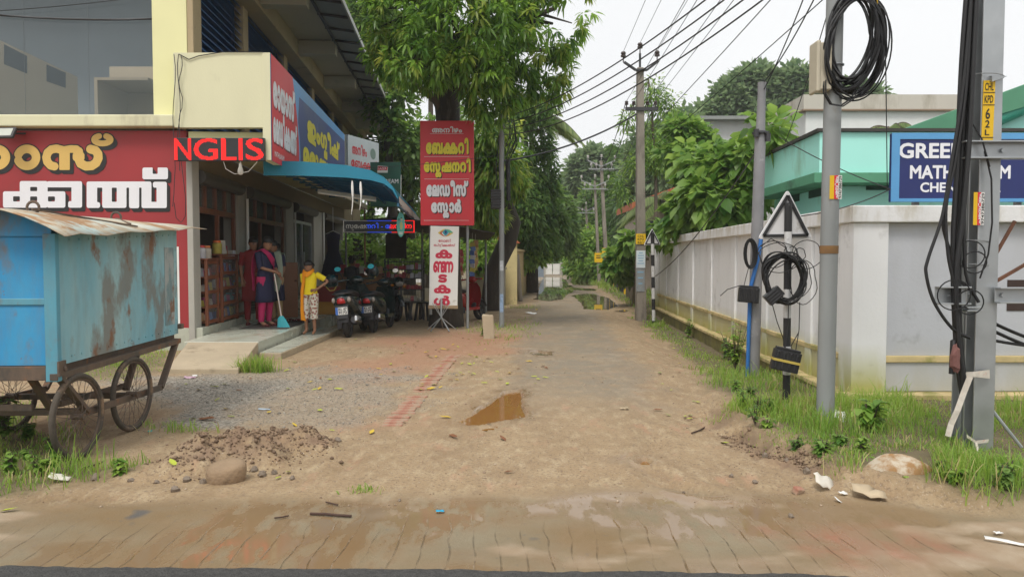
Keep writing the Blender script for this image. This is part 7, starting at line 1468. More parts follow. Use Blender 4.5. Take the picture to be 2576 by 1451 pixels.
for u, mt, lab, lid in ((.45, 0, 'clear jar of sweets with a red lid on the narrow cabinet', (.5, .03, .03)), (1.35, 3, 'round jar of yellow sweets with an orange lid on the cabinet', (.75, .16, .02)), (.75, 7, 'pale jar with an orange lid beside the red lidded one', (.65, .2, .05))):
    z = 1.51 if u < .98 else 1.61; t = thing('jar', lab, 'jar', B(u, .0, z), 0, 'sweet jars'); m = MB(); m.tube([(0, 0, 0), (0, 0, .02), (0, 0, .18), (0, 0, .2)], [.075, .085, .085, .06], 14); m.build('glass_body', M_PK[mt], t, smooth=50, local=True); m = MB(); m.tube([(0, 0, .2), (0, 0, .24)], [.07, .068], 14); m.build('lid', mat('jar_lid', lid, .4), t, smooth=50, local=True)
for i in range(9): packet([3, 7, 0, 3, 1, 7, 0, 5, 3][i], .13, .1, random.uniform(.1, .26), B(1.7+i*.11, -.05+random.uniform(-.05, .05), 1.61 if i < 3 else 1.51), random.uniform(0, 3), 'goods on top of the cabinets', 'packet or carton standing on top of the wooden display cabinets')
def wallshelf(label, u0, u1, vb, z0, n, k):
    t = thing('wall_shelf', label, 'shelf', B(u0, vb, z0), 0, 'shelves inside the shops'); m = MB()
    for i in range(n): bb(m, u0, u1, vb, vb+.3, z0+.38*i, z0+.38*i+.025)
    for u in (u0-.03, u1): bb(m, u, u+.03, vb, vb+.3, .377, z0+.38*n)
    m.build('boards', M_WOOD, t)
    for i in range(n):
        for j in range(k): packet(random.randrange(8), .14, .1, random.choice((.16, .22, .28)), B(u0+.12+(u1-u0-.24)*j/(k-1), vb+.16, z0+.38*i+.026), R(90), 'packets on the inner shelves', 'packet of goods on a shelf deep inside the shops')
wallshelf('wooden wall shelf with goods behind the glass cabinets', .5, 2.6, -1.6, .9, 5, 9); wallshelf('wooden wall shelf with goods inside the second shop', 3.5, 6.9, -2.2, .9, 5, 10)
hd = thing('half_door', 'brown wooden half door panel standing open between women and girl', 'door panel', at_px(722, 16.2, .26)); m = MB(); a, b_ = W(707, 776, 15.9), W(746, 660, 16.1); m.hexa([(a.x, 15.9, .26), (b_.x, 16.15, .26), (b_.x, 16.19, .26), (a.x, 15.94, .26), (a.x, 15.9, b_.z), (b_.x, 16.15, b_.z), (b_.x, 16.19, b_.z), (a.x, 15.94, b_.z)]); m.build('panel', mat('brown_laminate', (.20, .075, .03), .5, var=.15), hd, bevel=.004); m = MB(); c = W(741, 706, 16.1); m.cbox((c.x, 16.12, c.z), (.07, .02, .03)); m.build('handle', M_CHR, hd)
def crate(label, c, sz, mt, rz=0):
    t = thing('crate', label, 'crate', c, rz); w, d, h = sz; m = MB(); m.box(-w/2, w/2, -d/2, d/2, 0, .02)
    for (x0, x1, y0, y1) in ((-w/2, w/2, -d/2, -d/2+.02), (-w/2, w/2, d/2-.02, d/2), (-w/2, -w/2+.02, -d/2+.021, d/2-.021), (w/2-.02, w/2, -d/2+.021, d/2-.021)): m.box(x0, x1, y0, y1, .021, h); m.box(x0-.008, x1+.008, y0-.008, y1+.008, h*.9, h); m.box(x0-.006, x1+.006, y0-.006, y1+.006, h*.45, h*.52)
    m.build('shell', mat('crate_plastic', mt, .5, var=.12), t, local=True); return t
q = at_px(818, 17.2, .26); crate('yellow plastic crate under the red one behind the girl', q, (.6, .4, .28), (.42, .20, .02)); crate('dark red plastic crate stacked on the yellow one', (q[0], q[1], .541), (.6, .4, .34), (.20, .012, .012))
# shoes on the platform
sp_ = None
for i, px in enumerate((722, 733, 744, 752, 759)):
    q = at_px(px, 15.0+.12*(i % 2), pl_z)
    for dx in (0, .1):
        if sp_ is None:
            sp_ = thing('slipper', 'dark slipper lying on the tiled platform behind the broom', 'slipper', (0, 0, 0), 0, 'slippers on the platform'); m = MB(); m.prism(ell((0, 0, 0), (0, 1, 0), (1, 0, 0), .13, .045, 14), (0, 0, .022)); m.build('sole', M_RUB, sp_, local=True); m = MB(); m.tube([(-.045, .0, .02), (-.02, -.04, .06), (.02, -.04, .06), (.045, 0, .02)], .012, 6); m.build('strap', M_CHAP, sp_, local=True); o = sp_
        else: o = copy_tree(sp_)
        o.location = (q[0]+dx, q[1], q[2]); o.rotation_euler = (0, 0, random.uniform(-1, 1))
mt_ = MB(); mt_.box(at_px(618, 14, 0)[0], at_px(735, 14, 0)[0], 13.6, 15.2, .2515, .262); tag(mt_.build('door_mat', mat('dark_mat', (.06, .055, .05), .9, var=.3, scale=20), bevel=.004), 'dark mat on the platform under the feet of the women', 'mat')
# hanging dress, banana bunch, packets on strings
dr = thing('hanging_dress', 'long dark navy dress hanging in the open shop doorway', 'dress', W(838, 590, 21)); c = W(838, 585, 21); m = MB(); m.loft([ell(c+Vector((0, 0, z)), (1, 0, 0), (0, 1, 0), w, .1, 16) for z, w in ((0, .08), (-.06, .2), (-.3, .17), (-.5, .16), (-.8, .26), (-1.2, .36), (-1.35, .38))]); m.build('cloth', M_NAVY, dr, smooth=60); m = MB(); m.tube([c+Vector((-.2, 0, -.04)), c+Vector((0, 0, .05)), c+Vector((.2, 0, -.04))], .01, 6); m.tube([c+Vector((0, 0, .05)), c+Vector((0, 0, .7))], .006, 5); m.build('hanger', M_WHITE, dr)
bnn = thing('banana_bunch', 'dark hanging bunch of bananas below the coloured led display', 'banana bunch', W(916, 600, 17.6)); c = W(918, 612, 17.6); m = MB()
for i in range(26):
    a, h = random.uniform(0, 6.28), random.uniform(-.5, .1); p = c+Vector((.13*math.cos(a), .13*math.sin(a), h)); d = Vector((math.cos(a)*.11, math.sin(a)*.11, -.06)); m.tube([p, p+d*.5, p+d+Vector((0, 0, .03)), p+d*1.3+Vector((0, 0, .1))], [.015, .034, .034, .012], 7)
m.build('fruit', mat('dark_green_banana', (.05, .06, .02), .6, var=.3), bnn, smooth=60, each=True); m = MB(); m.tube([c+Vector((0, 0, -.5)), c+Vector((0, 0, .8))], .018, 6); m.build('stalk', M_WOOD, bnn)
def strip(label, px, y0, y1, Y, cols):
    t = thing('packet_strip', label, 'packet strip', W(px, y0, Y), 0, 'strips of packets on the stall'); n = 9; m = MB(); m.tube([W(px, y0-30, Y), W(px, y1, Y)], .004, 4); m.build('string', M_WHITE, t)
    for i in range(n): c = W(px+random.uniform(-2, 2), y0+(y1-y0)*(i+.5)/n, Y); rot = Euler((0, random.uniform(-.3, .3), random.uniform(-.5, .5))).to_matrix(); m = MB(); m.cbox(c, (.13, .03, .11), rot); m.build('sachet', M_PK[cols[i % len(cols)]], t, bevel=.01)
strip('strip of blue and white snack sachets hanging at the stall edge', 1188, 610, 705, 18.6, (3, 2, 2, 0, 2, 0)); strip('strip of orange sachets hanging behind the blue and white strip', 1196, 605, 680, 18.9, (6, 6, 3)); strip('strip of dark red sachets hanging beside the grey post', 1158, 630, 690, 18.6, (1, 1, 6))
# stall rack with goods, stools
rk = thing('stall_rack', 'black steel stall rack full of small goods beyond the motorcycle', 'rack', at_px(1018, 19.3, 0)); x0, x1 = at_px(972, 19.3, 0)[0], at_px(1066, 19.3, 0)[0]; m = MB()
for z in (.42, .72, 1.0, 1.22, 1.42): m.box(x0, x1, 19.0, 19.5, z, z+.02)
for x in (x0, x1-.03): [m.box(x, x+.03, y, y+.03, 0, 1.5) for y in (19.0, 19.47)]
for i in range(14): x = x0+(x1-x0)*(i+.5)/14; m.box(x-.004, x+.004, 19.485, 19.493, .4, 1.46)
m.build('frame', M_FRAME, rk)
for z in (.441, .741, 1.021, 1.241):
    for i in range(9): packet(random.choice((1, 1, 6, 0, 7, 4, 1)), .085, .12, random.uniform(.07, .17), (x0+.07+(x1-x0-.14)*i/8, 19.12+random.uniform(-.03, .1), z), random.uniform(-.4, .4), 'goods on the stall rack', 'small packet of goods on the black steel stall rack')
st0 = None
for px, Y in ((985, 18.6), (1012, 18.5), (1046, 18.7), (1066, 18.5)):
    if st0 is None:
        st0 = thing('plastic_stool', 'black plastic stool standing in front of the stall rack', 'stool', (0, 0, 0), 0, 'stools at the stall'); m = MB(); m.box(-.15, .15, -.15, .15, .42, .45); m.build('seat', M_BLKP, st0, bevel=.02, local=True)
        for sx in (-1, 1):
            for sy in (-1, 1): m = MB(); m.hexa([(sx*.17-.025, sy*.17-.025, 0), (sx*.17+.025, sy*.17-.025, 0), (sx*.17+.025, sy*.17+.025, 0), (sx*.17-.025, sy*.17+.025, 0), (sx*.12-.03, sy*.12-.03, .42), (sx*.12+.03, sy*.12-.03, .42), (sx*.12+.03, sy*.12+.03, .42), (sx*.12-.03, sy*.12+.03, .42)]); m.build('leg', M_BLKP, st0, local=True)
        o = st0
    else: o = copy_tree(st0)
    o.location = at_px(px, Y, 0); o.rotation_euler = (0, 0, random.uniform(-.3, .3))
ct = thing('stall_counter', 'low orange and brown stall counter behind the scooters', 'counter', at_px(905, 18.9, 0)); m = MB(); a, b_ = at_px(850, 18.9, 0)[0], at_px(962, 18.9, 0)[0]; m.box(a, b_, 18.9, 19.5, 0, 1.1); m.build('cabinet', mat('orange_brown_laminate', (.26, .12, .04), .5, var=.2), ct, bevel=.01); m = MB(); m.box(a-.04, b_+.04, 18.84, 19.54, 1.1, 1.14); m.build('top', M_WOOD, ct)
for i in range(9): packet(random.choice((1, 7, 0, 6)), .14, .12, random.uniform(.12, .3), (a+.1+(b_-a-.2)*i/8, 19.1, 1.142), random.uniform(-.5, .5), 'goods on the stall counter', 'packet of goods standing on the orange and brown stall counter')
sc_ = thing('stall_canopy', 'dark sloping sheet canopy over the roadside stall', 'canopy', (-2.6, 19, 2.4)); a, b_ = W(868, 548, 20.5), W(1246, 592, 17.8); m = MB(); m.prism([W(1000, 548, 17.8), W(1246, 588, 17.8), W(1225, 606, 21.5), W(860, 560, 21.5)], (0, 0, .03)); m.build('sheet', mat('dark_canopy_sheet', (.05, .045, .04), .8, var=.3), sc_)
m = MB()
for px, Y in ((1062, 19.6), (1222, 21.2), (870, 21.2)): p = W(px, 580, Y); m.tube([(p.x, Y, 0), (p.x, Y, p.z+.1)], .03, 8)
m.build('post', M_PIPE, sc_, smooth=50)
pc = thing('poster_board', 'dark board with small notices hanging behind the stall', 'notice board', W(1000, 620, 20.6)); m = MB(); a, b_ = W(970, 650, 20.6), W(1022, 590, 20.6); m.box(a.x, b_.x, 20.6, 20.63, a.z, b_.z); m.build('board', mat('dark_notice_board', (.06, .055, .045), .8, var=.4, scale=6), pc)

# ---------------------------------------------------------------- roadside pieces
def rock(name, label, cat, c, sz, mt, noise=.12, seed=1, n=18, k=12):
    random.seed(seed); m = MB(); m.sphere((0, 0, 0), 1, n, k, sc=sz, noise=noise); o = m.build(name, mt, smooth=60, local=True, bevel=0); o.location = c; md = o.modifiers.new('s', 'SUBSURF'); md.levels = 1; md.render_levels = 1; return tag(o, label, cat)
M_STONE = mat('brown_stone', (.30, .21, .13), .9, var=.2, scale=6, bump=.6, bscale=30, dirt=(.16, .12, .08), dirt_amt=.4); q = Gh(562, 1212)
m = MB(); m.loft([ell((.03*i*.2, 0, z), (1, 0, 0), (0, 1, 0), r, r*.85, 20) for i, (z, r) in enumerate(((-.08, .10), (-.04, .125), (.02, .135), (.065, .132), (.09, .115), (.10, .08), (.105, .02)))]); o = m.build('stone', M_STONE, smooth=60, local=True); o.location = (q.x, q.y+.03, q.z+.03); o.rotation_euler = (.15, -.1, .3); tag(o, 'smooth round brown stone half buried in front of the dug up soil', 'stone')
random.seed(5); M_PEB = mat('grey_brown_pebble', (.24, .19, .145), .9, var=.3, scale=9, bump=.4); peb = None
for px, py, s in [(660, 1198, .035), (590, 1180, .03), (612, 1160, .03), (560, 1165, .028), (640, 1185, .03), (690, 1192, .025), (530, 1185, .03), (510, 1215, .028), (470, 1210, .03), (735, 1205, .02), (440, 1235, .03), (395, 1215, .02), (240, 1205, .03), (330, 1212, .025), (1005, 1260, .012), (1840, 1200, .02), (1990, 1300, .018), (1720, 1240, .012), (1900, 1215, .02), (850, 1110, .03), (1925, 1150, .03), (1980, 1165, .03), (2030, 1190, .03)]:
    q = Gh(px, py)
    if peb is None: m = MB(); m.sphere((0, 0, 0), 1, 9, 6, noise=.25); peb = m.build('pebble', M_PEB, smooth=40, local=True); tag(peb, 'small rough stone lying in the loose soil of the forecourt', 'stone', 'loose stones in the soil'); o = peb
    else: o = copy_tree(peb)
    o.location = (q.x, q.y, q.z+s*.3); o.scale = (s, s*random.uniform(.7, 1.2), s*.75); o.rotation_euler = (random.uniform(0, 3),)*3
M_MOT = mat('mottled_white_stone', (.50, .43, .33), .85, var=.12, scale=5, bump=.5, bscale=14, dirt=(.30, .17, .07), dirt_amt=.72, dirt_scale=7); q = Gh(2268, 1222); rock('boulder', 'large mottled white and brown boulder lying in the roadside grass', 'boulder', (q.x, q.y+.05, q.z+.055), (.24, .16, .15), M_MOT, .15, 3, 14, 9)
q = Gh(1232, 851); cp = thing('broken_post', 'short broken concrete post stub leaning beside the plain steel pole', 'post', q); m = MB(); m.hexa([q+Vector(v) for v in ((-.11, -.06, -.1), (.10, -.06, -.1), (.10, .08, -.1), (-.11, .08, -.1), (-.15, -.05, .44), (.07, -.07, .46), (.06, .07, .43), (-.14, .08, .47))]); m.build('stub', M_CONC, cp, bevel=.02)
M_PAPER = mat('dirty_white_paper', (.66, .62, .54), .8, var=.15, scale=8); M_CARD = mat('torn_cardboard', (.50, .40, .27), .85, var=.2)
def scrap(label, px, py, w, d, mt, rz, cat='litter', tilt=.15, name='paper_scrap', h=.0):
    q = Gh(px, py); random.seed(px); m = MB(); rr = [[(-w/2+w*i/4, -d/2+d*j/3+random.uniform(-.1, .1)*d, random.uniform(0, .25)*min(w, d)) for i in range(5)] for j in range(4)]; m.loft(rr, closed=False); o = m.build(name, mt, local=True, solid=.002, smooth=40); o.location = (q.x, q.y, q.z+.012+h); o.rotation_euler = (tilt, tilt*.5, rz); tag(o, label, cat)
scrap('torn piece of pale cardboard leaning at the edge of the grass', 2070, 1228, .16, .1, M_PAPER, .4, tilt=.7, name='cardboard_piece', h=.03); scrap('folded brown cardboard lying in mud near the boulder', 2185, 1252, .2, .12, M_CARD, -.2, tilt=.3, name='cardboard_piece', h=.02); scrap('small white plastic scrap beside the folded cardboard', 2120, 1245, .05, .04, M_WHITE, .3); scrap('tiny white scrap in front of the folded cardboard', 2108, 1262, .035, .05, M_WHITE, .9, tilt=.6)
scrap('white plastic bag at the foot of the round steel pole', 2105, 1060, .16, .12, M_WHITE, .2, tilt=.8, name='plastic_bag', h=.04); scrap('crumpled white plastic beside the base of the round pole', 2052, 1060, .07, .06, M_WHITE, .6, tilt=.7, name='plastic_bag', h=.02); scrap('long white plastic strip on the dirt by the frame edge', 2535, 1368, .22, .03, M_WHITE, -.35); scrap('white scrap of paper on the muddy road shoulder', 2510, 1345, .05, .025, M_WHITE, .3)
scrap('shiny blue wrapper on the wet concrete', 1107, 1290, .05, .03, mat('blue_wrapper', (.03, .4, .65), .3), .2); scrap('crumpled pink and white wrapper on the gravel by the ramp', 478, 952, .14, .06, mat('pink_wrapper', (.6, .4, .5), .4, var=.4, scale=30), .3); scrap('white crumpled paper beside the pink wrapper', 490, 948, .06, .05, M_WHITE, .5); scrap('pale blue plastic strip on the gravel', 665, 1032, .12, .03, mat('pale_blue_plastic', (.4, .5, .6), .4), .1)
scrap('broken piece of pale board at the edge of the weeds', 150, 1212, .14, .05, M_PAPER, .1, tilt=.4, name='board_piece', h=.02); scrap('white paper on the wet lane by the puddles', 1335, 790, .3, .16, M_WHITE, .2); scrap('white wrapper near the far stone on gravel', 760, 1100, .05, .03, M_WHITE, .3); scrap('small turquoise plastic cap under the cart wheel', 378, 1088, .03, .03, mat('turquoise_plastic', (.02, .4, .36), .4), 0); scrap('grey sheet of paper lying on the sandy lane edge', 1570, 1030, .09, .05, M_CARD, .2)
def stick(label, pts, r=.008): m = MB(); m.tube([Gh(a, b_)+Vector((0, 0, .012)) for a, b_ in pts], r, 6); tag(m.build('twig', mat('dark_twig', (.07, .04, .03), .9, var=.3), smooth=60), label, 'twig', 'twigs on the road')
stick('long dark twig lying on the concrete road edge', [(780, 1296), (820, 1297), (850, 1300), (884, 1302)]); stick('short twig beside the long one on the concrete', [(690, 1307), (710, 1305), (726, 1301)], .005); stick('short twig above the long one', [(820, 1267), (835, 1270), (850, 1274)], .005); stick('thin twig in the soil near the cart', [(210, 1180), (240, 1172), (262, 1163)], .006); stick('twig on the sand near the grass bank', [(1740, 1092), (1760, 1085), (1772, 1078)], .007)
q = Gh(2008, 1240); m = MB(); m.cbox((0, 0, 0), (.07, .05, .05)); o = m.build('brick_fragment', BM, bevel=.008, local=True); o.location = q+Vector((0, 0, .015)); o.rotation_euler = (.3, .2, .5); tag(o, 'broken chunk of red brick at the dirt edge', 'brick')
# fallen leaves
LFM = [mat('fallen_leaf_'+n, c, .55, var=.2, scale=20) for n, c in (('lime', (.42, .48, .05)), ('yellow', (.60, .42, .04)), ('brown', (.20, .08, .03)), ('olive', (.26, .28, .08)))]
LFL = ['small lime green leaf fallen on the forecourt or lane', 'small yellow leaf fallen on the forecourt or lane', 'small brown dry leaf fallen on the forecourt or lane', 'small olive leaf fallen on the forecourt or lane']
lp0 = [None]*4; random.seed(21)
def leaf_at(px, py, k, s):
    q = Gh(px, py)
    if lp0[k] is None:
        m = MB(); c = [(-.5, 0, 0), (-.2, .17, .07), (.2, .16, .06), (.5, 0, .10), (.2, -.16, .06), (-.2, -.17, .07), (0, 0, .0)]; m.add(c, [(0, 6, 1), (1, 6, 2), (2, 6, 3), (3, 6, 4), (4, 6, 5), (5, 6, 0)]); o = lp0[k] = m.build('fallen_leaf', LFM[k], local=True, smooth=80); tag(o, LFL[k], 'leaf', 'fallen leaves')
    else: o = copy_tree(lp0[k])
    o.location = (q.x, q.y, q.z+.012); o.rotation_euler = (random.uniform(-.2, .2), random.uniform(-.2, .2), random.uniform(0, 6.28)); o.scale = (s, s, s)
for px, py, k, s in [(1085, 980, 1, .16), (500, 983, 1, .14), (540, 975, 0, .12), (435, 1168, 0, .12), (725, 1190, 0, .09), (22, 1287, 0, .11), (1140, 1100, 2, .12), (1265, 1106, 2, .11), (1280, 1190, 2, .08), (1825, 1118, 0, .14), (520, 1057, 2, .2), (1120, 1052, 1, .13), (640, 930, 1, .12), (700, 1205, 0, .07), (1350, 780, 1, .2), (1660, 940, 3, .14), (1575, 1030, 1, .09), (1490, 830, 0, .12), (835, 1085, 0, .06), (1230, 1066, 2, .05)]: leaf_at(px, py, k, s)
for i in range(150):
    if i < 95: px, py = random.gauss(1130, 130), random.uniform(835, 985)
    elif i < 125: px, py = random.uniform(300, 1000), random.uniform(900, 1100)
    else: px, py = random.uniform(1640, 1840), random.uniform(830, 1060)
    if 1150 < px < 1320 and 980 < py < 1065: continue
    if px < 840 and py < 910: continue
    leaf_at(px, py, random.choices((0, 1, 2, 3), (5, 2, 2, 2))[0], random.uniform(.05, .12))
# ---------------------------------------------------------------- trees and plants
random.seed(99); RNG = np.random.default_rng(5)
M_BARK = mat('dark_wet_bark', (.045, .036, .028), .9, var=.4, scale=5, bump=.7, bscale=18, stretch=(1, 1, .35), dirt=(.12, .12, .09), dirt_amt=.4, dirt_scale=3)
M_BARK2 = mat('grey_brown_bark', (.12, .095, .07), .9, var=.35, scale=5, bump=.6, bscale=18, stretch=(1, 1, .35))
L_MANGO = leaf_mat('mango_leaf', (.055, .15, .02), (.25, .43, .06), .36, .5); L_MANGOY = leaf_mat('young_mango_leaf', (.15, .27, .04), (.42, .48, .09), .4, .5)
L_DARK = leaf_mat('dark_tree_leaf', (.04, .11, .025), (.14, .27, .05), .5, .45); L_MID = leaf_mat('mid_green_leaf', (.06, .15, .03), (.20, .32, .07), .5, .42); L_LIME = leaf_mat('lime_leaf', (.10, .24, .03), (.32, .46, .09), .45, .42)
L_TEAK = leaf_mat('broad_leaf', (.07, .19, .03), (.30, .46, .10), .42, .45); L_HAZED = leaf_mat('hazed_tree_leaf', (.11, .19, .09), (.26, .36, .17), .6, .4); L_PALM = leaf_mat('palm_leaflet', (.08, .14, .03), (.22, .28, .08), .45, .35)  # far leaf colour is paled to carry distance haze
def blobs_px(l):                      # (px, py, Y, rx, ry[, rdepth metres]) -> centre and radii in metres
    o = []
    for b in l: k = b[2]/F_PX; c = W(b[0], b[1], b[2]); rx, rz = b[3]*k, b[4]*k; o.append((np.array(c), np.array([rx, b[5] if len(b) > 5 else (rx+rz)/2, rz])))
    return o
def cloud_pts(bl, n, gap=.42, gs=.9, shell=.5, seed=0):
    w = np.array([np.prod(r)**.62 for c, r in bl]); w /= w.sum(); k = RNG.choice(len(bl), n*2, p=w); C = np.array([c for c, r in bl])[k]; Rr = np.array([r for c, r in bl])[k]
    d = RNG.normal(size=(n*2, 3)); d /= np.linalg.norm(d, axis=1, keepdims=True); rad = shell+(1-shell)*RNG.random(n*2)**.6; wob = .82+.36*fbm(d[:, 0]*1.5+k*3.1, d[:, 2]*1.5+d[:, 1], 1.6, 3, seed)
    P = C+d*Rr*(rad*wob)[:, None]; g = fbm(P[:, 0]*1.0+P[:, 1]*.6, P[:, 2]*1.1+P[:, 1]*.35, gs, 3, seed+5); keep = g > gap*.9
    P, d = P[keep][:n], d[keep][:n]; return P, d
def tree(name, label, trunk, bl, n, k, L, Wd, tmpl, lm, droop=.3, spread=.25, down=.4, bark=M_BARK, limbs=6, gap=.42, gs=.9, shell=.45, group=None, cat='tree', seed=0, base=None, mi=None, up=.0):
    bl = blobs_px(bl); b0 = Vector(trunk[0][0]) if trunk else Vector(base); t = thing(name, label, cat, b0, 0, group)
    if trunk:
        m = MB(); m.tube([Vector(p)+(Vector((0, 0, -.25)) if i == 0 else Vector()) for i, (p, r) in enumerate(trunk)], [r*(1.25 if i == 0 else 1) for i, (p, r) in enumerate(trunk)], 14)
        top = Vector(trunk[-1][0]); r1 = trunk[-1][1]
        order = sorted(range(len(bl)), key=lambda i: -np.prod(bl[i][1]))[:limbs]
        for i in order:
            c = Vector(bl[i][0]); a = Vector(trunk[-1-(i % 2)*(len(trunk) > 2)][0]); mid = a.lerp(c, .5)+Vector((random.uniform(-.2, .2), random.uniform(-.2, .2), .15*(c-a).length)); m.tube([a, a.lerp(mid, .5), mid, mid.lerp(c, .6), c], [r1*.62, r1*.5, r1*.38, r1*.25, r1*.12], 8)
            for q in range(3): e = c+Vector((random.uniform(-1, 1)*bl[i][1][0], random.uniform(-1, 1)*bl[i][1][1], random.uniform(-.6, .9)*bl[i][1][2]))*.75; m.tube([mid.lerp(c, .5), mid.lerp(e, .6)+Vector((0, 0, .1)), e], [r1*.22, r1*.14, r1*.05], 6)
        m.build('trunk', bark, t, smooth=60)
    P, d = cloud_pts(bl, n, gap, gs, shell, seed); n = len(P); cr = np.clip(RNG.normal(.45, .24, n)+.25*(fbm(P[:, 0], P[:, 2]+P[:, 1], .7, 3, seed+9)-.5), 0, 1)
    Pl = np.repeat(P, k, 0); dl = np.repeat(d, k, 0); N_ = n*k; rd = RNG.normal(size=(N_, 3)); rd /= np.linalg.norm(rd, axis=1, keepdims=True)
    D = dl*.45+rd*.9; D[:, 2] -= down; D[:, 2] += up; base_ = Pl+rd*spread*RNG.random((N_, 1))**.5; Nn = RNG.normal(size=(N_, 3))*.35+np.array([0, 0, 1.0])+dl*.35
    Ls = L*RNG.uniform(.65, 1.15, N_); leaf_cloud('crown', base_, D, Nn, Ls, Wd*RNG.uniform(.8, 1.15, N_), tmpl, lm if isinstance(lm, list) else [lm], t, droop, np.clip(np.repeat(cr, k)+RNG.normal(0, .12, N_), 0, 1), (np.repeat((RNG.random(n) < (mi or 0)).astype(int), k)) if mi else None)
    return t
def up_(px, py, Y): return W(px, py, Y)
gq = Gh(1120, 824)
# mango tree behind the red signboard
Ym = 16.9
mt0 = tree('mango_tree', 'big mango tree with a dark trunk and drooping leaves behind the red signboard', [((up_(1122, 815, Ym).x, Ym, 0), .34), (up_(1126, 640, Ym), .27), (up_(1128, 420, Ym), .26), (up_(1127, 300, Ym), .27), (up_(1122, 215, Ym), .30), (up_(1150, 120, Ym), .22)],
     [(1020, 40, 15.4, 110, 95), (990, 130, 15.8, 70, 70), (1055, 150, 14.6, 95, 70), (1180, 60, 14.8, 170, 110), (1200, 170, 14.8, 95, 65), (1290, 110, 15.6, 110, 95), (1240, 250, 15.4, 70, 60), (1300, 215, 16, 70, 60), (1390, 60, 15.2, 100, 80), (1370, 165, 16, 75, 55), (1450, 10, 15, 62, 50), (1400, 225, 16.4, 42, 40), (1330, -60, 15.5, 180, 80), (1100, -70, 15.5, 200, 80), (1405, 120, 15.8, 40, 30)],
     1500, 13, .205, .056, T_LONG, [L_MANGO, L_MANGOY], .38, .06, .30, limbs=9, gap=.46, gs=.75, shell=.5, seed=1, mi=.16)
# branch towards the left
m = MB(); m.tube([up_(1118, 300, Ym), up_(1098, 255, Ym-.2), up_(1062, 225, Ym-.4), up_(1030, 190, Ym-.5)], [.11, .09, .07, .04], 8); m.build('branch', M_BARK2, mt0, smooth=60)
m = MB(); m.tube([up_(1135, 250, Ym), up_(1190, 140, Ym-.3), up_(1290, 60, Ym-.6), up_(1400, 20, Ym-.8)], [.16, .12, .09, .04], 8); m.tube([up_(1150, 180, Ym), up_(1220, 145, Ym-.3), up_(1300, 125, Ym-.5), up_(1420, 130, Ym-.6)], [.12, .09, .06, .02], 8); m.build('branch', M_BARK2, mt0, smooth=60)
tree('mango_tree', 'yellowish mango tree with hanging leaves between the red signboard and the steel pole', [((up_(1236, 770, 22).x, 22, 0), .30), (up_(1243, 680, 22), .26), (up_(1276, 610, 22), .27), (up_(1288, 560, 22), .26), (up_(1270, 510, 22), .22), (up_(1245, 430, 22), .16)],
     [(1230, 350, 19.5, 55, 55), (1255, 420, 19.5, 60, 50), (1215, 430, 20, 40, 60), (1300, 350, 21, 55, 55), (1220, 500, 20, 40, 50), (1290, 450, 21, 45, 45), (1240, 550, 21, 40, 35)], 560, 12, .27, .068, T_LONG, [L_MANGOY, L_MANGO], .4, .07, .4, limbs=5, gap=.38, seed=3, mi=.5)
tree('dense_tree', 'tall dense dark tree overhanging the lane beyond the steel pole', [((up_(1330, 690, 33).x, 33, 0), .35), (up_(1335, 560, 33), .28), (up_(1330, 420, 33), .2)],
     [(1320, 320, 30, 70, 60), (1370, 280, 29, 40, 35), (1330, 420, 31, 75, 70), (1365, 480, 31, 35, 50), (1300, 520, 30, 70, 70), (1380, 560, 32, 55, 55), (1330, 600, 31, 60, 40), (1388, 545, 33, 28, 45), (1260, 600, 31, 50, 40), (1395, 620, 35, 30, 25), (1350, 370, 30, 40, 30)], 1500, 10, .30, .10, T_LONG, [L_DARK, L_MID], .3, .16, .28, limbs=6, gap=.42, seed=4, mi=.6)
tree('dense_tree', 'mid green tree leaning over the far lane behind the steel pole', [((up_(1300, 690, 44).x, 44, 0), .3), (up_(1320, 520, 44), .2)], [(1390, 505, 44, 28, 35), (1420, 550, 45, 22, 40), (1420, 590, 46, 25, 40), (1350, 500, 45, 45, 60)], 700, 8, .5, .2, T_QUAD, L_MID, .2, .4, .35, limbs=4, gap=.36, seed=6)
# round-leaved trees behind the shop and stall
for i, (lab, tx, Y, bl, lm, n) in enumerate((('slender dark trunked tree with round leaves rising behind the canopy roof', 985, 27, [(950, 60, 27, 55, 70), (930, 180, 27, 45, 70), (985, 260, 27, 55, 60), (1010, 150, 28, 40, 60), (1020, 350, 27, 45, 55), (970, 380, 28, 45, 45), (905, 30, 27, 30, 60)], L_MID, 620),
        ('leafy tree filling the gap between the green signboard and the red one', 1030, 31, [(960, 450, 31, 50, 60), (1035, 430, 30, 45, 50), (1020, 520, 31, 55, 50), (1090, 400, 32, 40, 60), (900, 400, 32, 50, 50), (1180, 330, 33, 60, 60), (1060, 340, 33, 50, 50)], L_MID, 620),
        ('darker tree behind the stall rack and counter', 930, 36, [(900, 560, 36, 60, 50), (960, 610, 35, 60, 45), (1030, 600, 36, 55, 50), (1100, 560, 37, 60, 60), (870, 620, 36, 40, 50), (1160, 480, 36, 60, 80), (1190, 590, 37, 60, 50), (1250, 500, 38, 60, 60)], L_MID, 800))):
    tree('leafy_tree', lab, [((up_(tx, 690, Y).x, Y, 0), .22), (up_(tx+3, 520, Y), .17), (up_(tx-8, 380, Y), .14), (up_(tx-20, 240 if i == 0 else 420, Y), .09)], bl, n, 8, .30, .19, T_QUAD, [lm, L_LIME], .15, .30, .2, limbs=5, gap=.47, seed=20+i, mi=.3)
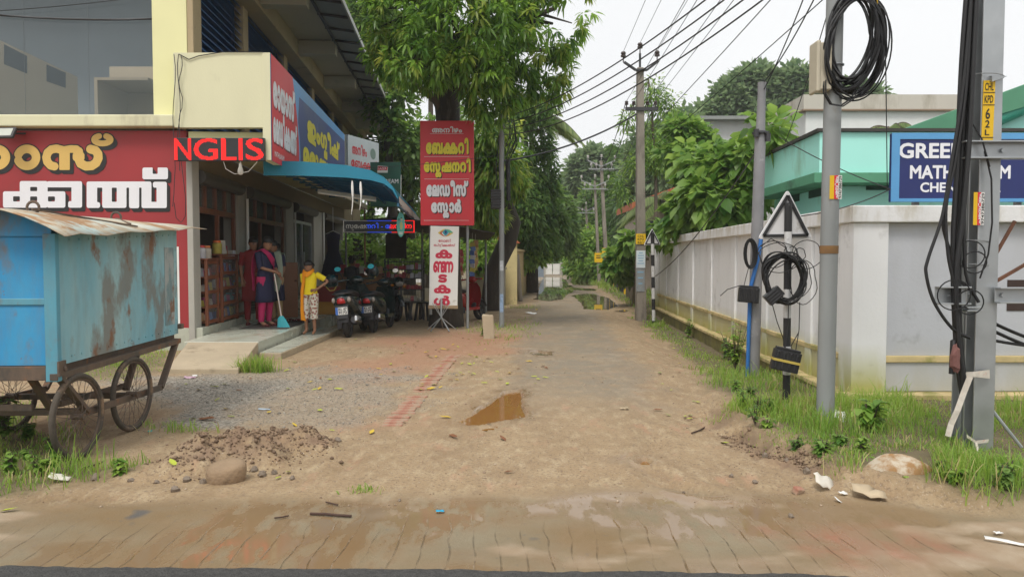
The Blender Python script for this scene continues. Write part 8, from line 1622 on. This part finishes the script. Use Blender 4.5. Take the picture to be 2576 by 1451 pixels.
tree('shrub', 'bright green undergrowth behind the stall, in front of the dark trees', None, [(900, 640, 24.5, 40, 28), (960, 650, 25, 50, 25), (1060, 640, 25, 50, 30), (1130, 640, 26, 40, 40), (1215, 620, 24, 25, 30), (1200, 660, 23.5, 22, 20)], 420, 9, .22, .12, T_QUAD, L_LIME, .2, .25, .1, gap=.34, seed=30, base=(-4, 25, 0), cat='shrub')
tree('shrub', 'yellow green shrub leaning out over the far yellow wall', [((up_(1345, 700, 33).x, 33, 0), .05), (up_(1345, 640, 33), .04)], [(1335, 610, 31, 22, 25), (1352, 640, 31, 25, 20), (1325, 650, 31, 18, 18), (1368, 610, 31, 14, 12)], 260, 8, .26, .13, T_QUAD, L_LIME, .2, .25, .1, limbs=3, gap=.34, seed=31, cat='shrub')
# far end of the lane
tree('rain_tree', 'spreading flat topped tree at the far end of the lane', [((up_(1490, 680, 72).x, 72, 0), .5), (up_(1492, 520, 72), .35)], [(1458, 418, 72, 20, 16), (1490, 400, 72, 30, 20), (1530, 410, 72, 28, 20), (1470, 445, 72, 35, 18), (1520, 450, 72, 40, 22), (1440, 470, 74, 22, 18)], 620, 8, .8, .45, T_QUAD, L_HAZED, .1, .7, .1, limbs=6, gap=.40, gs=.35, seed=40)
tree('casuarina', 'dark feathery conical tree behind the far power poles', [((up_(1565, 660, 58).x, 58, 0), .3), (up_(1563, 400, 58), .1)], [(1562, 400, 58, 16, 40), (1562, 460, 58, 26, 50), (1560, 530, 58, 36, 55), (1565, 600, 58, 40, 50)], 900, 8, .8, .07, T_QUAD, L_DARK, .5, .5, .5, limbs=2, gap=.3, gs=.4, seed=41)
for i, (lab, Y, bl, lm, n) in enumerate((('dense green trees closing the lane on the shop side', 80, [(1420, 560, 80, 40, 60), (1440, 620, 80, 50, 50), (1390, 610, 80, 50, 60), (1470, 520, 82, 40, 50)], L_HAZED, 800), ('green tree mass beyond the leaning far pole', 66, [(1490, 520, 66, 30, 50), (1500, 600, 64, 40, 60), (1530, 560, 66, 35, 60), (1470, 590, 68, 30, 40)], L_MID, 800), ('pale green tree crown above the tiled house', 48, [(1610, 430, 48, 40, 60), (1640, 380, 48, 45, 55), (1680, 430, 47, 50, 60), (1600, 500, 48, 40, 50), (1700, 370, 50, 40, 40), (1720, 320, 50, 40, 30)], L_HAZED, 1000))):
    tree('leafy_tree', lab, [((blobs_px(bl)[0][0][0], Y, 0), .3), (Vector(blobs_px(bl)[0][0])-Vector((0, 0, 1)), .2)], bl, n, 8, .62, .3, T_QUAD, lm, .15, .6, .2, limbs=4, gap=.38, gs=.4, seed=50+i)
tree('bush', 'tall lush green bush bulging over the lane beside the far poles', None, [(1465, 640, 50, 34, 40), (1445, 660, 52, 22, 30), (1490, 620, 50, 30, 45), (1475, 680, 49, 28, 22), (1500, 670, 48, 18, 30)], 700, 9, .36, .2, T_QUAD, L_LIME, .25, .35, .2, gap=.33, gs=.5, seed=60, base=(5, 50, 0), cat='bush')
tree('bush', 'lower hedge like bush at the bend of the lane', None, [(1440, 672, 66, 24, 18), (1420, 680, 70, 18, 14), (1400, 660, 76, 30, 24)], 300, 9, .45, .25, T_QUAD, L_MID, .2, .4, .2, gap=.33, gs=.5, seed=61, base=(5, 66, 0), cat='bush')
tree('bamboo', 'tall thin airy tree with sparse small leaves behind the concrete pole', [((up_(1650, 700, 27).x, 27, 0), .07), (up_(1650, 450, 27), .055), (up_(1640, 280, 27), .035), (up_(1632, 200, 27), .02)], [(1640, 240, 27, 30, 40), (1665, 270, 27, 45, 25), (1600, 310, 27, 45, 30), (1690, 250, 27, 28, 10), (1640, 340, 27, 50, 40), (1660, 400, 27, 60, 40), (1600, 400, 27, 40, 40), (1580, 300, 27, 24, 14), (1560, 470, 27, 20, 40)], 420, 8, .2, .06, T_QUAD, [L_LIME, L_MID], .3, .28, .2, bark=M_BARK2, limbs=9, gap=.47, gs=1.2, seed=70, mi=.5)
tree('teak_tree', 'broad leaved young tree with large bright leaves behind the compound wall', [((up_(1800, 700, 18.5).x, 18.5, 0), .10), (up_(1800, 520, 18.5), .085), (up_(1795, 420, 18.5), .06)], [(1765, 480, 17.6, 45, 45), (1790, 420, 17.4, 60, 40), (1850, 460, 17.2, 60, 50), (1800, 500, 17.0, 75, 45), (1880, 400, 16.8, 40, 45), (1735, 540, 18, 50, 35), (1830, 540, 17, 70, 30), (1890, 500, 16.8, 30, 50), (1925, 330, 15.2, 35, 30), (1960, 345, 15.6, 28, 18), (1760, 400, 18, 45, 25)], 360, 7, .36, .25, T_BROAD, [L_TEAK, L_LIME], .35, .28, .12, bark=M_BARK2, limbs=8, gap=.36, seed=71, mi=.15)
tree('broad_leaved_tree', 'flat tiered leafy tree in front of the grey shed', [((up_(1735, 700, 22).x, 22, 0), .09), (up_(1738, 420, 22), .06)], [(1730, 330, 22, 45, 14), (1745, 350, 22, 50, 12), (1690, 380, 22, 50, 18), (1760, 390, 22, 55, 18), (1710, 320, 22, 30, 14)], 300, 7, .25, .15, T_BROAD, L_TEAK, .25, .25, .1, bark=M_BARK2, limbs=6, gap=.36, seed=72)
tree('broad_leaved_bush', 'low broad leaved bush over the brown boundary wall by the concrete pole', None, [(1560, 645, 23, 28, 16), (1590, 610, 22.5, 26, 20), (1550, 670, 23, 22, 16), (1570, 690, 24, 18, 18), (1640, 590, 20.5, 30, 12), (1690, 575, 20, 34, 14), (1700, 595, 19.5, 40, 12)], 300, 7, .27, .17, T_BROAD, L_TEAK, .3, .2, .1, gap=.34, seed=73, base=(3.6, 22, 0), cat='bush')
tree('rain_tree', 'large rounded tree standing far behind the white flat roofed building', [((up_(1930, 600, 55).x, 55, 0), .7), (up_(1930, 330, 55), .5)], [(1790, 285, 55, 50, 22), (1850, 250, 55, 55, 40), (1900, 205, 55, 50, 32), (1960, 240, 55, 70, 50), (2010, 200, 54, 50, 28), (2040, 250, 54, 60, 40), (2120, 235, 54, 60, 14), (2180, 240, 54, 40, 8), (1930, 300, 55, 110, 40), (1760, 300, 55, 30, 12)], 1900, 9, .62, .34, T_QUAD, L_HAZED, .1, .6, .1, limbs=6, gap=.38, gs=.45, seed=80)
# palms
def palm(label, base, crown, nf, ln, seed, r=.14, only=None):
    random.seed(seed); t = thing('palm_tree', label, 'palm', base); m = MB(); b_, c = Vector(base), Vector(crown); m.tube([b_-Vector((0, 0, .2)), b_.lerp(c, .5)+Vector((.1, 0, 0)), c], [r*1.2, r, r*.8], 10); m.build('trunk', M_BARK2, t, smooth=60)
    P, D, N_, L = [], [], [], []; st = MB()
    for i in range(nf):
        a = 2*math.pi*i/nf+random.uniform(-.2, .2); el = random.uniform(.1, 1.0); d = Vector((math.cos(a)*math.cos(el), math.sin(a)*math.cos(el), math.sin(el))); pts = []
        for k in range(15): u = k/14; pts.append(c+d*ln*u-Vector((0, 0, ln*.75*u*u)))
        st.tube(pts, [.03*(1-.8*k/14) for k in range(15)], 5); side = d.cross(Vector((0, 0, 1))).normalized()
        for k in range(60):
            u = .12+.88*k/60; q = u*14; i0 = min(13, int(q)); p = pts[i0].lerp(pts[i0+1], q-i0); tg = (pts[i0+1]-pts[i0]).normalized()
            for s in (-1, 1): P.append(p); D.append(side*s*.8+tg*.6-Vector((0, 0, .35))); N_.append((0, 0, 1)); L.append(ln*.26*math.sin(math.pi*min(1, .15+u*.8)))
    st.build('frond_stem', M_BARK2, t); leaf_cloud('fronds', [tuple(p) for p in P], [tuple(q) for q in D], N_, np.array(L), .05*ln/2.2, T_LONG, [L_PALM], t, .35)
palm('coconut palm with curving fronds rising behind the mango tree', (up_(1075, 690, 38).x, 38, 0), W(1083, 130, 38), 16, 3.2, 3); palm('coconut palm showing its fronds beside the overhead wires', (up_(1340, 690, 37).x, 37, 0), W(1335, 290, 36), 15, 2.6, 4); palm('small palm with fronds drooping near the tiled house', (up_(1700, 690, 33).x, 33, 0), W(1672, 510, 33), 12, 2.2, 5, .08); palm('small palm with spiky fronds showing above the turquoise roof', (up_(2235, 690, 19).x, 19, 0), W(2240, 330, 19), 14, .9, 6, .07)
# weeds and small plants
def plant(label, px, py, h, n, lm, L, Wd, seed, lean=(0, 0), kind='weed'):
    random.seed(seed); q = Gh(px, py); t = thing(kind, label, 'plant', q); m = MB(); P, D, N_ = [], [], []
    for i in range(n):
        a = random.uniform(0, 6.28); top = q+Vector((math.cos(a)*h*.35*random.random()+lean[0], math.sin(a)*h*.3*random.random()+lean[1], h*random.uniform(.6, 1))); m.tube([q, q.lerp(top, .5)+Vector((0, 0, .05*h)), top], [.006, .005, .003], 5)
        for k in range(10): u = random.uniform(.2, 1); az = random.uniform(0, 6.28); P.append(q.lerp(top, u)); D.append((math.cos(az), math.sin(az), random.uniform(-.2, .5))); N_.append((0, 0, 1))
    m.build('stem', M_BARK2, t); leaf_cloud('leaves', [tuple(p) for p in P], D, N_, L, Wd, T_BROAD, [lm], t, .3)
plant('leafy weed climbing the foot of the wall behind the tall grass', 1850, 930, .75, 14, L_LIME, .09, .055, 1); plant('leafy weed at the plinth further along the lane wall', 1730, 850, .45, 8, L_LIME, .08, .05, 2); plant('broad weed growing at the corner of the compound wall', 2190, 1085, .3, 10, L_LIME, .11, .07, 3); plant('pale seedling in the weeds under the near cart wheel', 120, 1195, .16, 6, L_LIME, .07, .045, 4); plant('bushy weed under the cart near the frame edge', 10, 1110, .4, 14, L_MID, .08, .05, 5); plant('small weed tuft on the sand beside the cart wheel', 300, 1195, .12, 5, L_LIME, .06, .03, 6); plant('weed beside the broken concrete post', 1218, 845, .2, 7, L_LIME, .08, .05, 7); plant('weed growing at the foot of the leaning dark tree', 1232, 780, .5, 9, L_LIME, .14, .08, 8); plant('weedy clump against the plinth by the leaning pole', 1830, 905, .4, 12, L_MID, .09, .05, 9)
def tuft(label, px, py, n, h, seed, sp=.2):
    q = Gh(px, py); r = np.random.default_rng(seed); az = r.uniform(0, 6.28, n); le = r.uniform(.1, .8, n); P = np.stack([q.x+r.normal(0, sp, n), q.y+r.normal(0, sp*.5, n), np.full(n, q.z-.01)], 1); D = np.stack([np.cos(az)*le, np.sin(az)*le, np.ones(n)], 1); t = thing('grass_tuft', label, 'grass tuft', q)
    leaf_cloud('blades', P, D, np.stack([-np.cos(az), -np.sin(az), np.full(n, .3)], 1), h*r.uniform(.5, 1.1, n), r.uniform(.006, .011, n), T_BLADE, [GM, GD], t, .4, mi=(r.random(n) < .12).astype(int))
tuft('clump of wild grass at the corner of the concrete ramp and step', 645, 935, 420, .46, 1, .12); tuft('small tuft of grass on the sandy road edge', 915, 1235, 60, .09, 2, .07); tuft('thin upright grass stalks by the far cart wheel', 470, 1085, 50, .2, 3, .12); tuft('grass clump at the base of the mossy wall', 1310, 775, 120, .3, 4, .3); tuft('grass tuft on the gravel beside the cart', 400, 1075, 60, .14, 5, .15)
# far left boundary walls, gates and small buildings along the lane
def wall_run(name, label, p, q, h, th, mt, cop=None, cat='wall'):
    p, q = Vector(p), Vector(q); n = Vector((-(q-p).y, (q-p).x, 0)).normalized()*th; t = thing(name, label, cat, p); m = MB(); m.prism([p-Vector((0, 0, .3)), q-Vector((0, 0, .3)), q+Vector((0, 0, h)), p+Vector((0, 0, h))], n); m.build('panel', mt, t)
    m = MB(); m.prism([p+Vector((0, 0, h))-n*.3, q+Vector((0, 0, h))-n*.3, q+Vector((0, 0, h+.08))-n*.3, p+Vector((0, 0, h+.08))-n*.3], n*1.6); m.build('coping', cop or mt, t)
M_MOSS = weathered_wall('mossy_old_wall', (.26, .23, .17), moss=(.10, .10, .04)); M_OCHW = weathered_wall('ochre_stained_wall', (.55, .42, .22), moss=(.30, .26, .1))
wall_run('old_wall', 'dark mossy wall behind the leaning tree trunk', G(1190, 772), G(1272, 768), 1.15, .2, M_MOSS); a, b_ = G(1278, 765), G(1345, 710); wall_run('yellow_wall', 'ochre stained compound wall running along the far lane', a, b_, 1.75, -.2, M_OCHW)
gp_ = thing('gate_post', 'pale yellow gate pillar with a red cap at the start of the ochre wall', 'pillar', a); m = MB(); m.box(a.x-.45, a.x+.3, a.y-.2, a.y+.3, -.2, 2.0); m.build('pillar', mat('pale_yellow_plaster', (.66, .55, .28), .8, var=.12, dirt=(.3, .27, .14), dirt_amt=.45, dirt_scale=2), gp_, bevel=.01); m = MB(); m.prism([(a.x-.55, a.y-.3, 2.0), (a.x+.4, a.y-.3, 2.0), (a.x-.07, a.y-.3, 2.42)], (0, .7, 0)); m.build('cap', M_OT, gp_)
lo = thing('small_pole', 'short leaning concrete pole by the ochre wall', 'pole', G(1310, 758)); p = G(1310, 758); m = MB(); m.tube([p-Vector((0, 0, .2)), W(1300, 640, p.y)], .085, 10); m.build('shaft', M_OLDC, lo, smooth=50)
gq_ = G(1390, 691.5); gt = thing('white_gate', 'white double leaf metal gate at the bend of the lane', 'gate', gq_); g0w, g1w = W(1372, 691, gq_.y), W(1408, 691, gq_.y); mid = (g0w.x+g1w.x)/2; zt = W(0, 663, gq_.y).z
for x0, x1 in ((g0w.x, mid-.03), (mid+.03, g1w.x)): m = MB(); m.box(x0, x1, gq_.y, gq_.y+.05, .05, zt); [m.box(x0, x1, gq_.y-.02, gq_.y-.002, z, z+.05) for z in (.06, zt*.5, zt-.05)]; m.build('gate_leaf', M_WHITE, gt)
m = MB(); [m.box(x-.12, x+.12, gq_.y-.1, gq_.y+.2, -.1, zt+.1) for x in (g0w.x-.14, g1w.x+.14)]; m.build('gate_post', M_GREYP, gt)
gs_ = thing('grey_shed', 'grey sheet metal shed with a pitched end beside the white gate', 'shed', G(1352, 697)); p = G(1352, 697); m = MB(); x0, x1 = W(1340, 690, p.y).x, W(1368, 690, p.y).x; m.prism([(x0, p.y, -.1), (x1, p.y, -.1), (x1, p.y, W(0, 664, p.y).z), (x1-.3, p.y, W(0, 655, p.y).z), (x0, p.y, W(0, 662, p.y).z)], (0, 4, 0)); m.build('wall', mat('grey_blue_sheet', (.20, .24, .29), .6, var=.15), gs_)
bi = thing('blue_bin', 'blue plastic bin standing by the white gate', 'bin', G(1414, 691)); p = G(1414, 691); m = MB(); m.loft([ell((p.x, p.y, z), (1, 0, 0), (0, 1, 0), r, r, 14) for z, r in ((0, .28), (.6, .33), (.62, .36), (.68, .36))]); m.build('body', mat('blue_bin_plastic', (.015, .06, .22), .5), bi)
hg = thing('green_house', 'small pale green house with a flat roof edge beyond the leaning trunk', 'house', W(1318, 600, 40)); a, b_ = W(1300, 690, 40), W(1345, 585, 40); m = MB(); m.box(a.x, b_.x, 40, 43, 0, b_.z-.25); m.build('wall', mat('pale_green_plaster', (.36, .52, .44), .8, var=.15), hg); m = MB(); m.box(a.x-.15, b_.x+.2, 39.8, 43.2, b_.z-.25, b_.z+.05); m.build('roof', M_WB, hg)
fh = thing('far_house', 'distant whitish house glimpsed under the trees at the lane end', 'house', W(1410, 640, 96)); m = MB(); a, b_ = W(1350, 700, 96), W(1450, 615, 96); m.box(a.x, b_.x, 96, 101, 0, b_.z); m.build('wall', M_WB, fh); m = MB(); m.box(a.x-.4, b_.x+.4, 95.6, 101.4, b_.z, b_.z+.4); m.build('roof', M_OT, fh); m = MB(); [m.box(x, x+1, 95.9, 95.99, 1.2, 2.6) for x in (a.x+1, a.x+3)]; m.build('window', M_FRAME, fh)
wall_run('brown_wall', 'brown weathered boundary wall running on past the concrete pole', (W(1604, 700, 22.3).x, 22.3, 0), (W(1574, 700, 29).x, 29, 0), 1.45, -.25, weathered_wall('brown_old_wall', (.20, .15, .10), moss=(.08, .07, .03)))
fe = thing('yellow_black_fence', 'dark picket fence with yellow posts beside the far poles', 'fence', G(1545, 725)); m = MB(); a, b_ = Vector((W(1572, 700, 31).x, 31, 0)), Vector((W(1528, 700, 44).x, 44, 0)); m2 = MB()
for i in range(40): p = a.lerp(b_, i/39); (m2 if i % 10 == 0 else m).box(p.x-.04, p.x+.04, p.y-.03, p.y+.03, -.1, 1.5 if i % 10 else 1.75)
m.bar(a+Vector((0, 0, 1.2)), b_+Vector((0, 0, 1.2)), .04, .06); m.bar(a+Vector((0, 0, .4)), b_+Vector((0, 0, .4)), .04, .06); m.build('pickets', M_FRAME, fe); m2.build('post', M_YPL, fe)
bhh = thing('red_roofed_house', 'low house with a dark red roof glimpsed behind the stall', 'house', W(1085, 600, 46)); m = MB(); a, b_ = W(1040, 690, 46), W(1130, 625, 46); m.box(a.x, b_.x, 46, 50, 0, b_.z-.4); m.build('wall', M_WB, bhh); m = MB(); m.prism([(a.x-.4, 45.6, b_.z-.4), (b_.x+.4, 45.6, b_.z-.4), (b_.x+.4, 48, b_.z+.7), (a.x-.4, 48, b_.z+.7)], (0, .1, .1)); m.build('roof', mat('dark_red_roof', (.25, .06, .05), .8, var=.2), bhh)
# far-off woods closing the horizon
def woods(x0, x1, Y, zt, n, seed):
    r = np.random.default_rng(seed); x = r.uniform(x0, x1, n); top = zt*(.6+.6*fbm(x, x*0+seed, .045, 4, seed)); z = top*r.random(n)**.6; y = Y+r.uniform(-6, 6, n); d = r.normal(size=(n, 3)); o = leaf_cloud('far_woods', np.stack([x, y, z], 1), d, np.tile([0, -.3, 1.0], (n, 1))+r.normal(size=(n, 3))*.4, 1.5, .9, T_QUAD, [L_HAZED, L_DARK], None, .2, mi=(r.random(n) < .35).astype(int)); return tag(o, kind='stuff')
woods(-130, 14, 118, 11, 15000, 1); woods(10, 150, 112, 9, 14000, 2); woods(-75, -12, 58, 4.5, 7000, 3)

# little weeds scattered over the verge and under the cart
random.seed(17); WG = []
for i in range(26):
    px, py = (random.uniform(1850, 2540) if i not in (3, 9) else 1900, 0) if i < 19 else (random.uniform(5, 250), 0); py = random.uniform(1085, 1200) if i >= 19 else np.interp(px, (1850, 2000, 2150, 2540), (960, 1080, 1150, 1190))+random.uniform(-25, 75)
    plant('small green weed growing among the roadside grass', px, py, random.uniform(.07, .2), random.randint(4, 8), random.choice((L_LIME, L_MID, L_TEAK)), random.uniform(.04, .075), random.uniform(.02, .045), 100+i); COL.objects[-1]
for o in list(COL.objects):
    if o.get('label') == 'small green weed growing among the roadside grass': o['group'] = 'small weeds in the roadside grass'
# damp air
hb = MB(); hb.box(-160, 160, -40, 135, -1.5, 24); hz_ = hb.build('haze', []); tag(hz_, kind='stuff'); hm = bpy.data.materials.new('damp_air'); hm.use_nodes = True; hn = hm.node_tree.nodes; hn.remove(hn['Principled BSDF'])
pv = hn.new('ShaderNodeVolumePrincipled'); pv.inputs['Color'].default_value = (.95, .97, 1, 1); pv.inputs['Density'].default_value = .0009; pv.inputs['Anisotropy'].default_value = .2; hm.node_tree.links.new(pv.outputs[0], hn['Material Output'].inputs['Volume']); hz_.data.materials.append(hm)
S.cycles.volume_bounces = 1
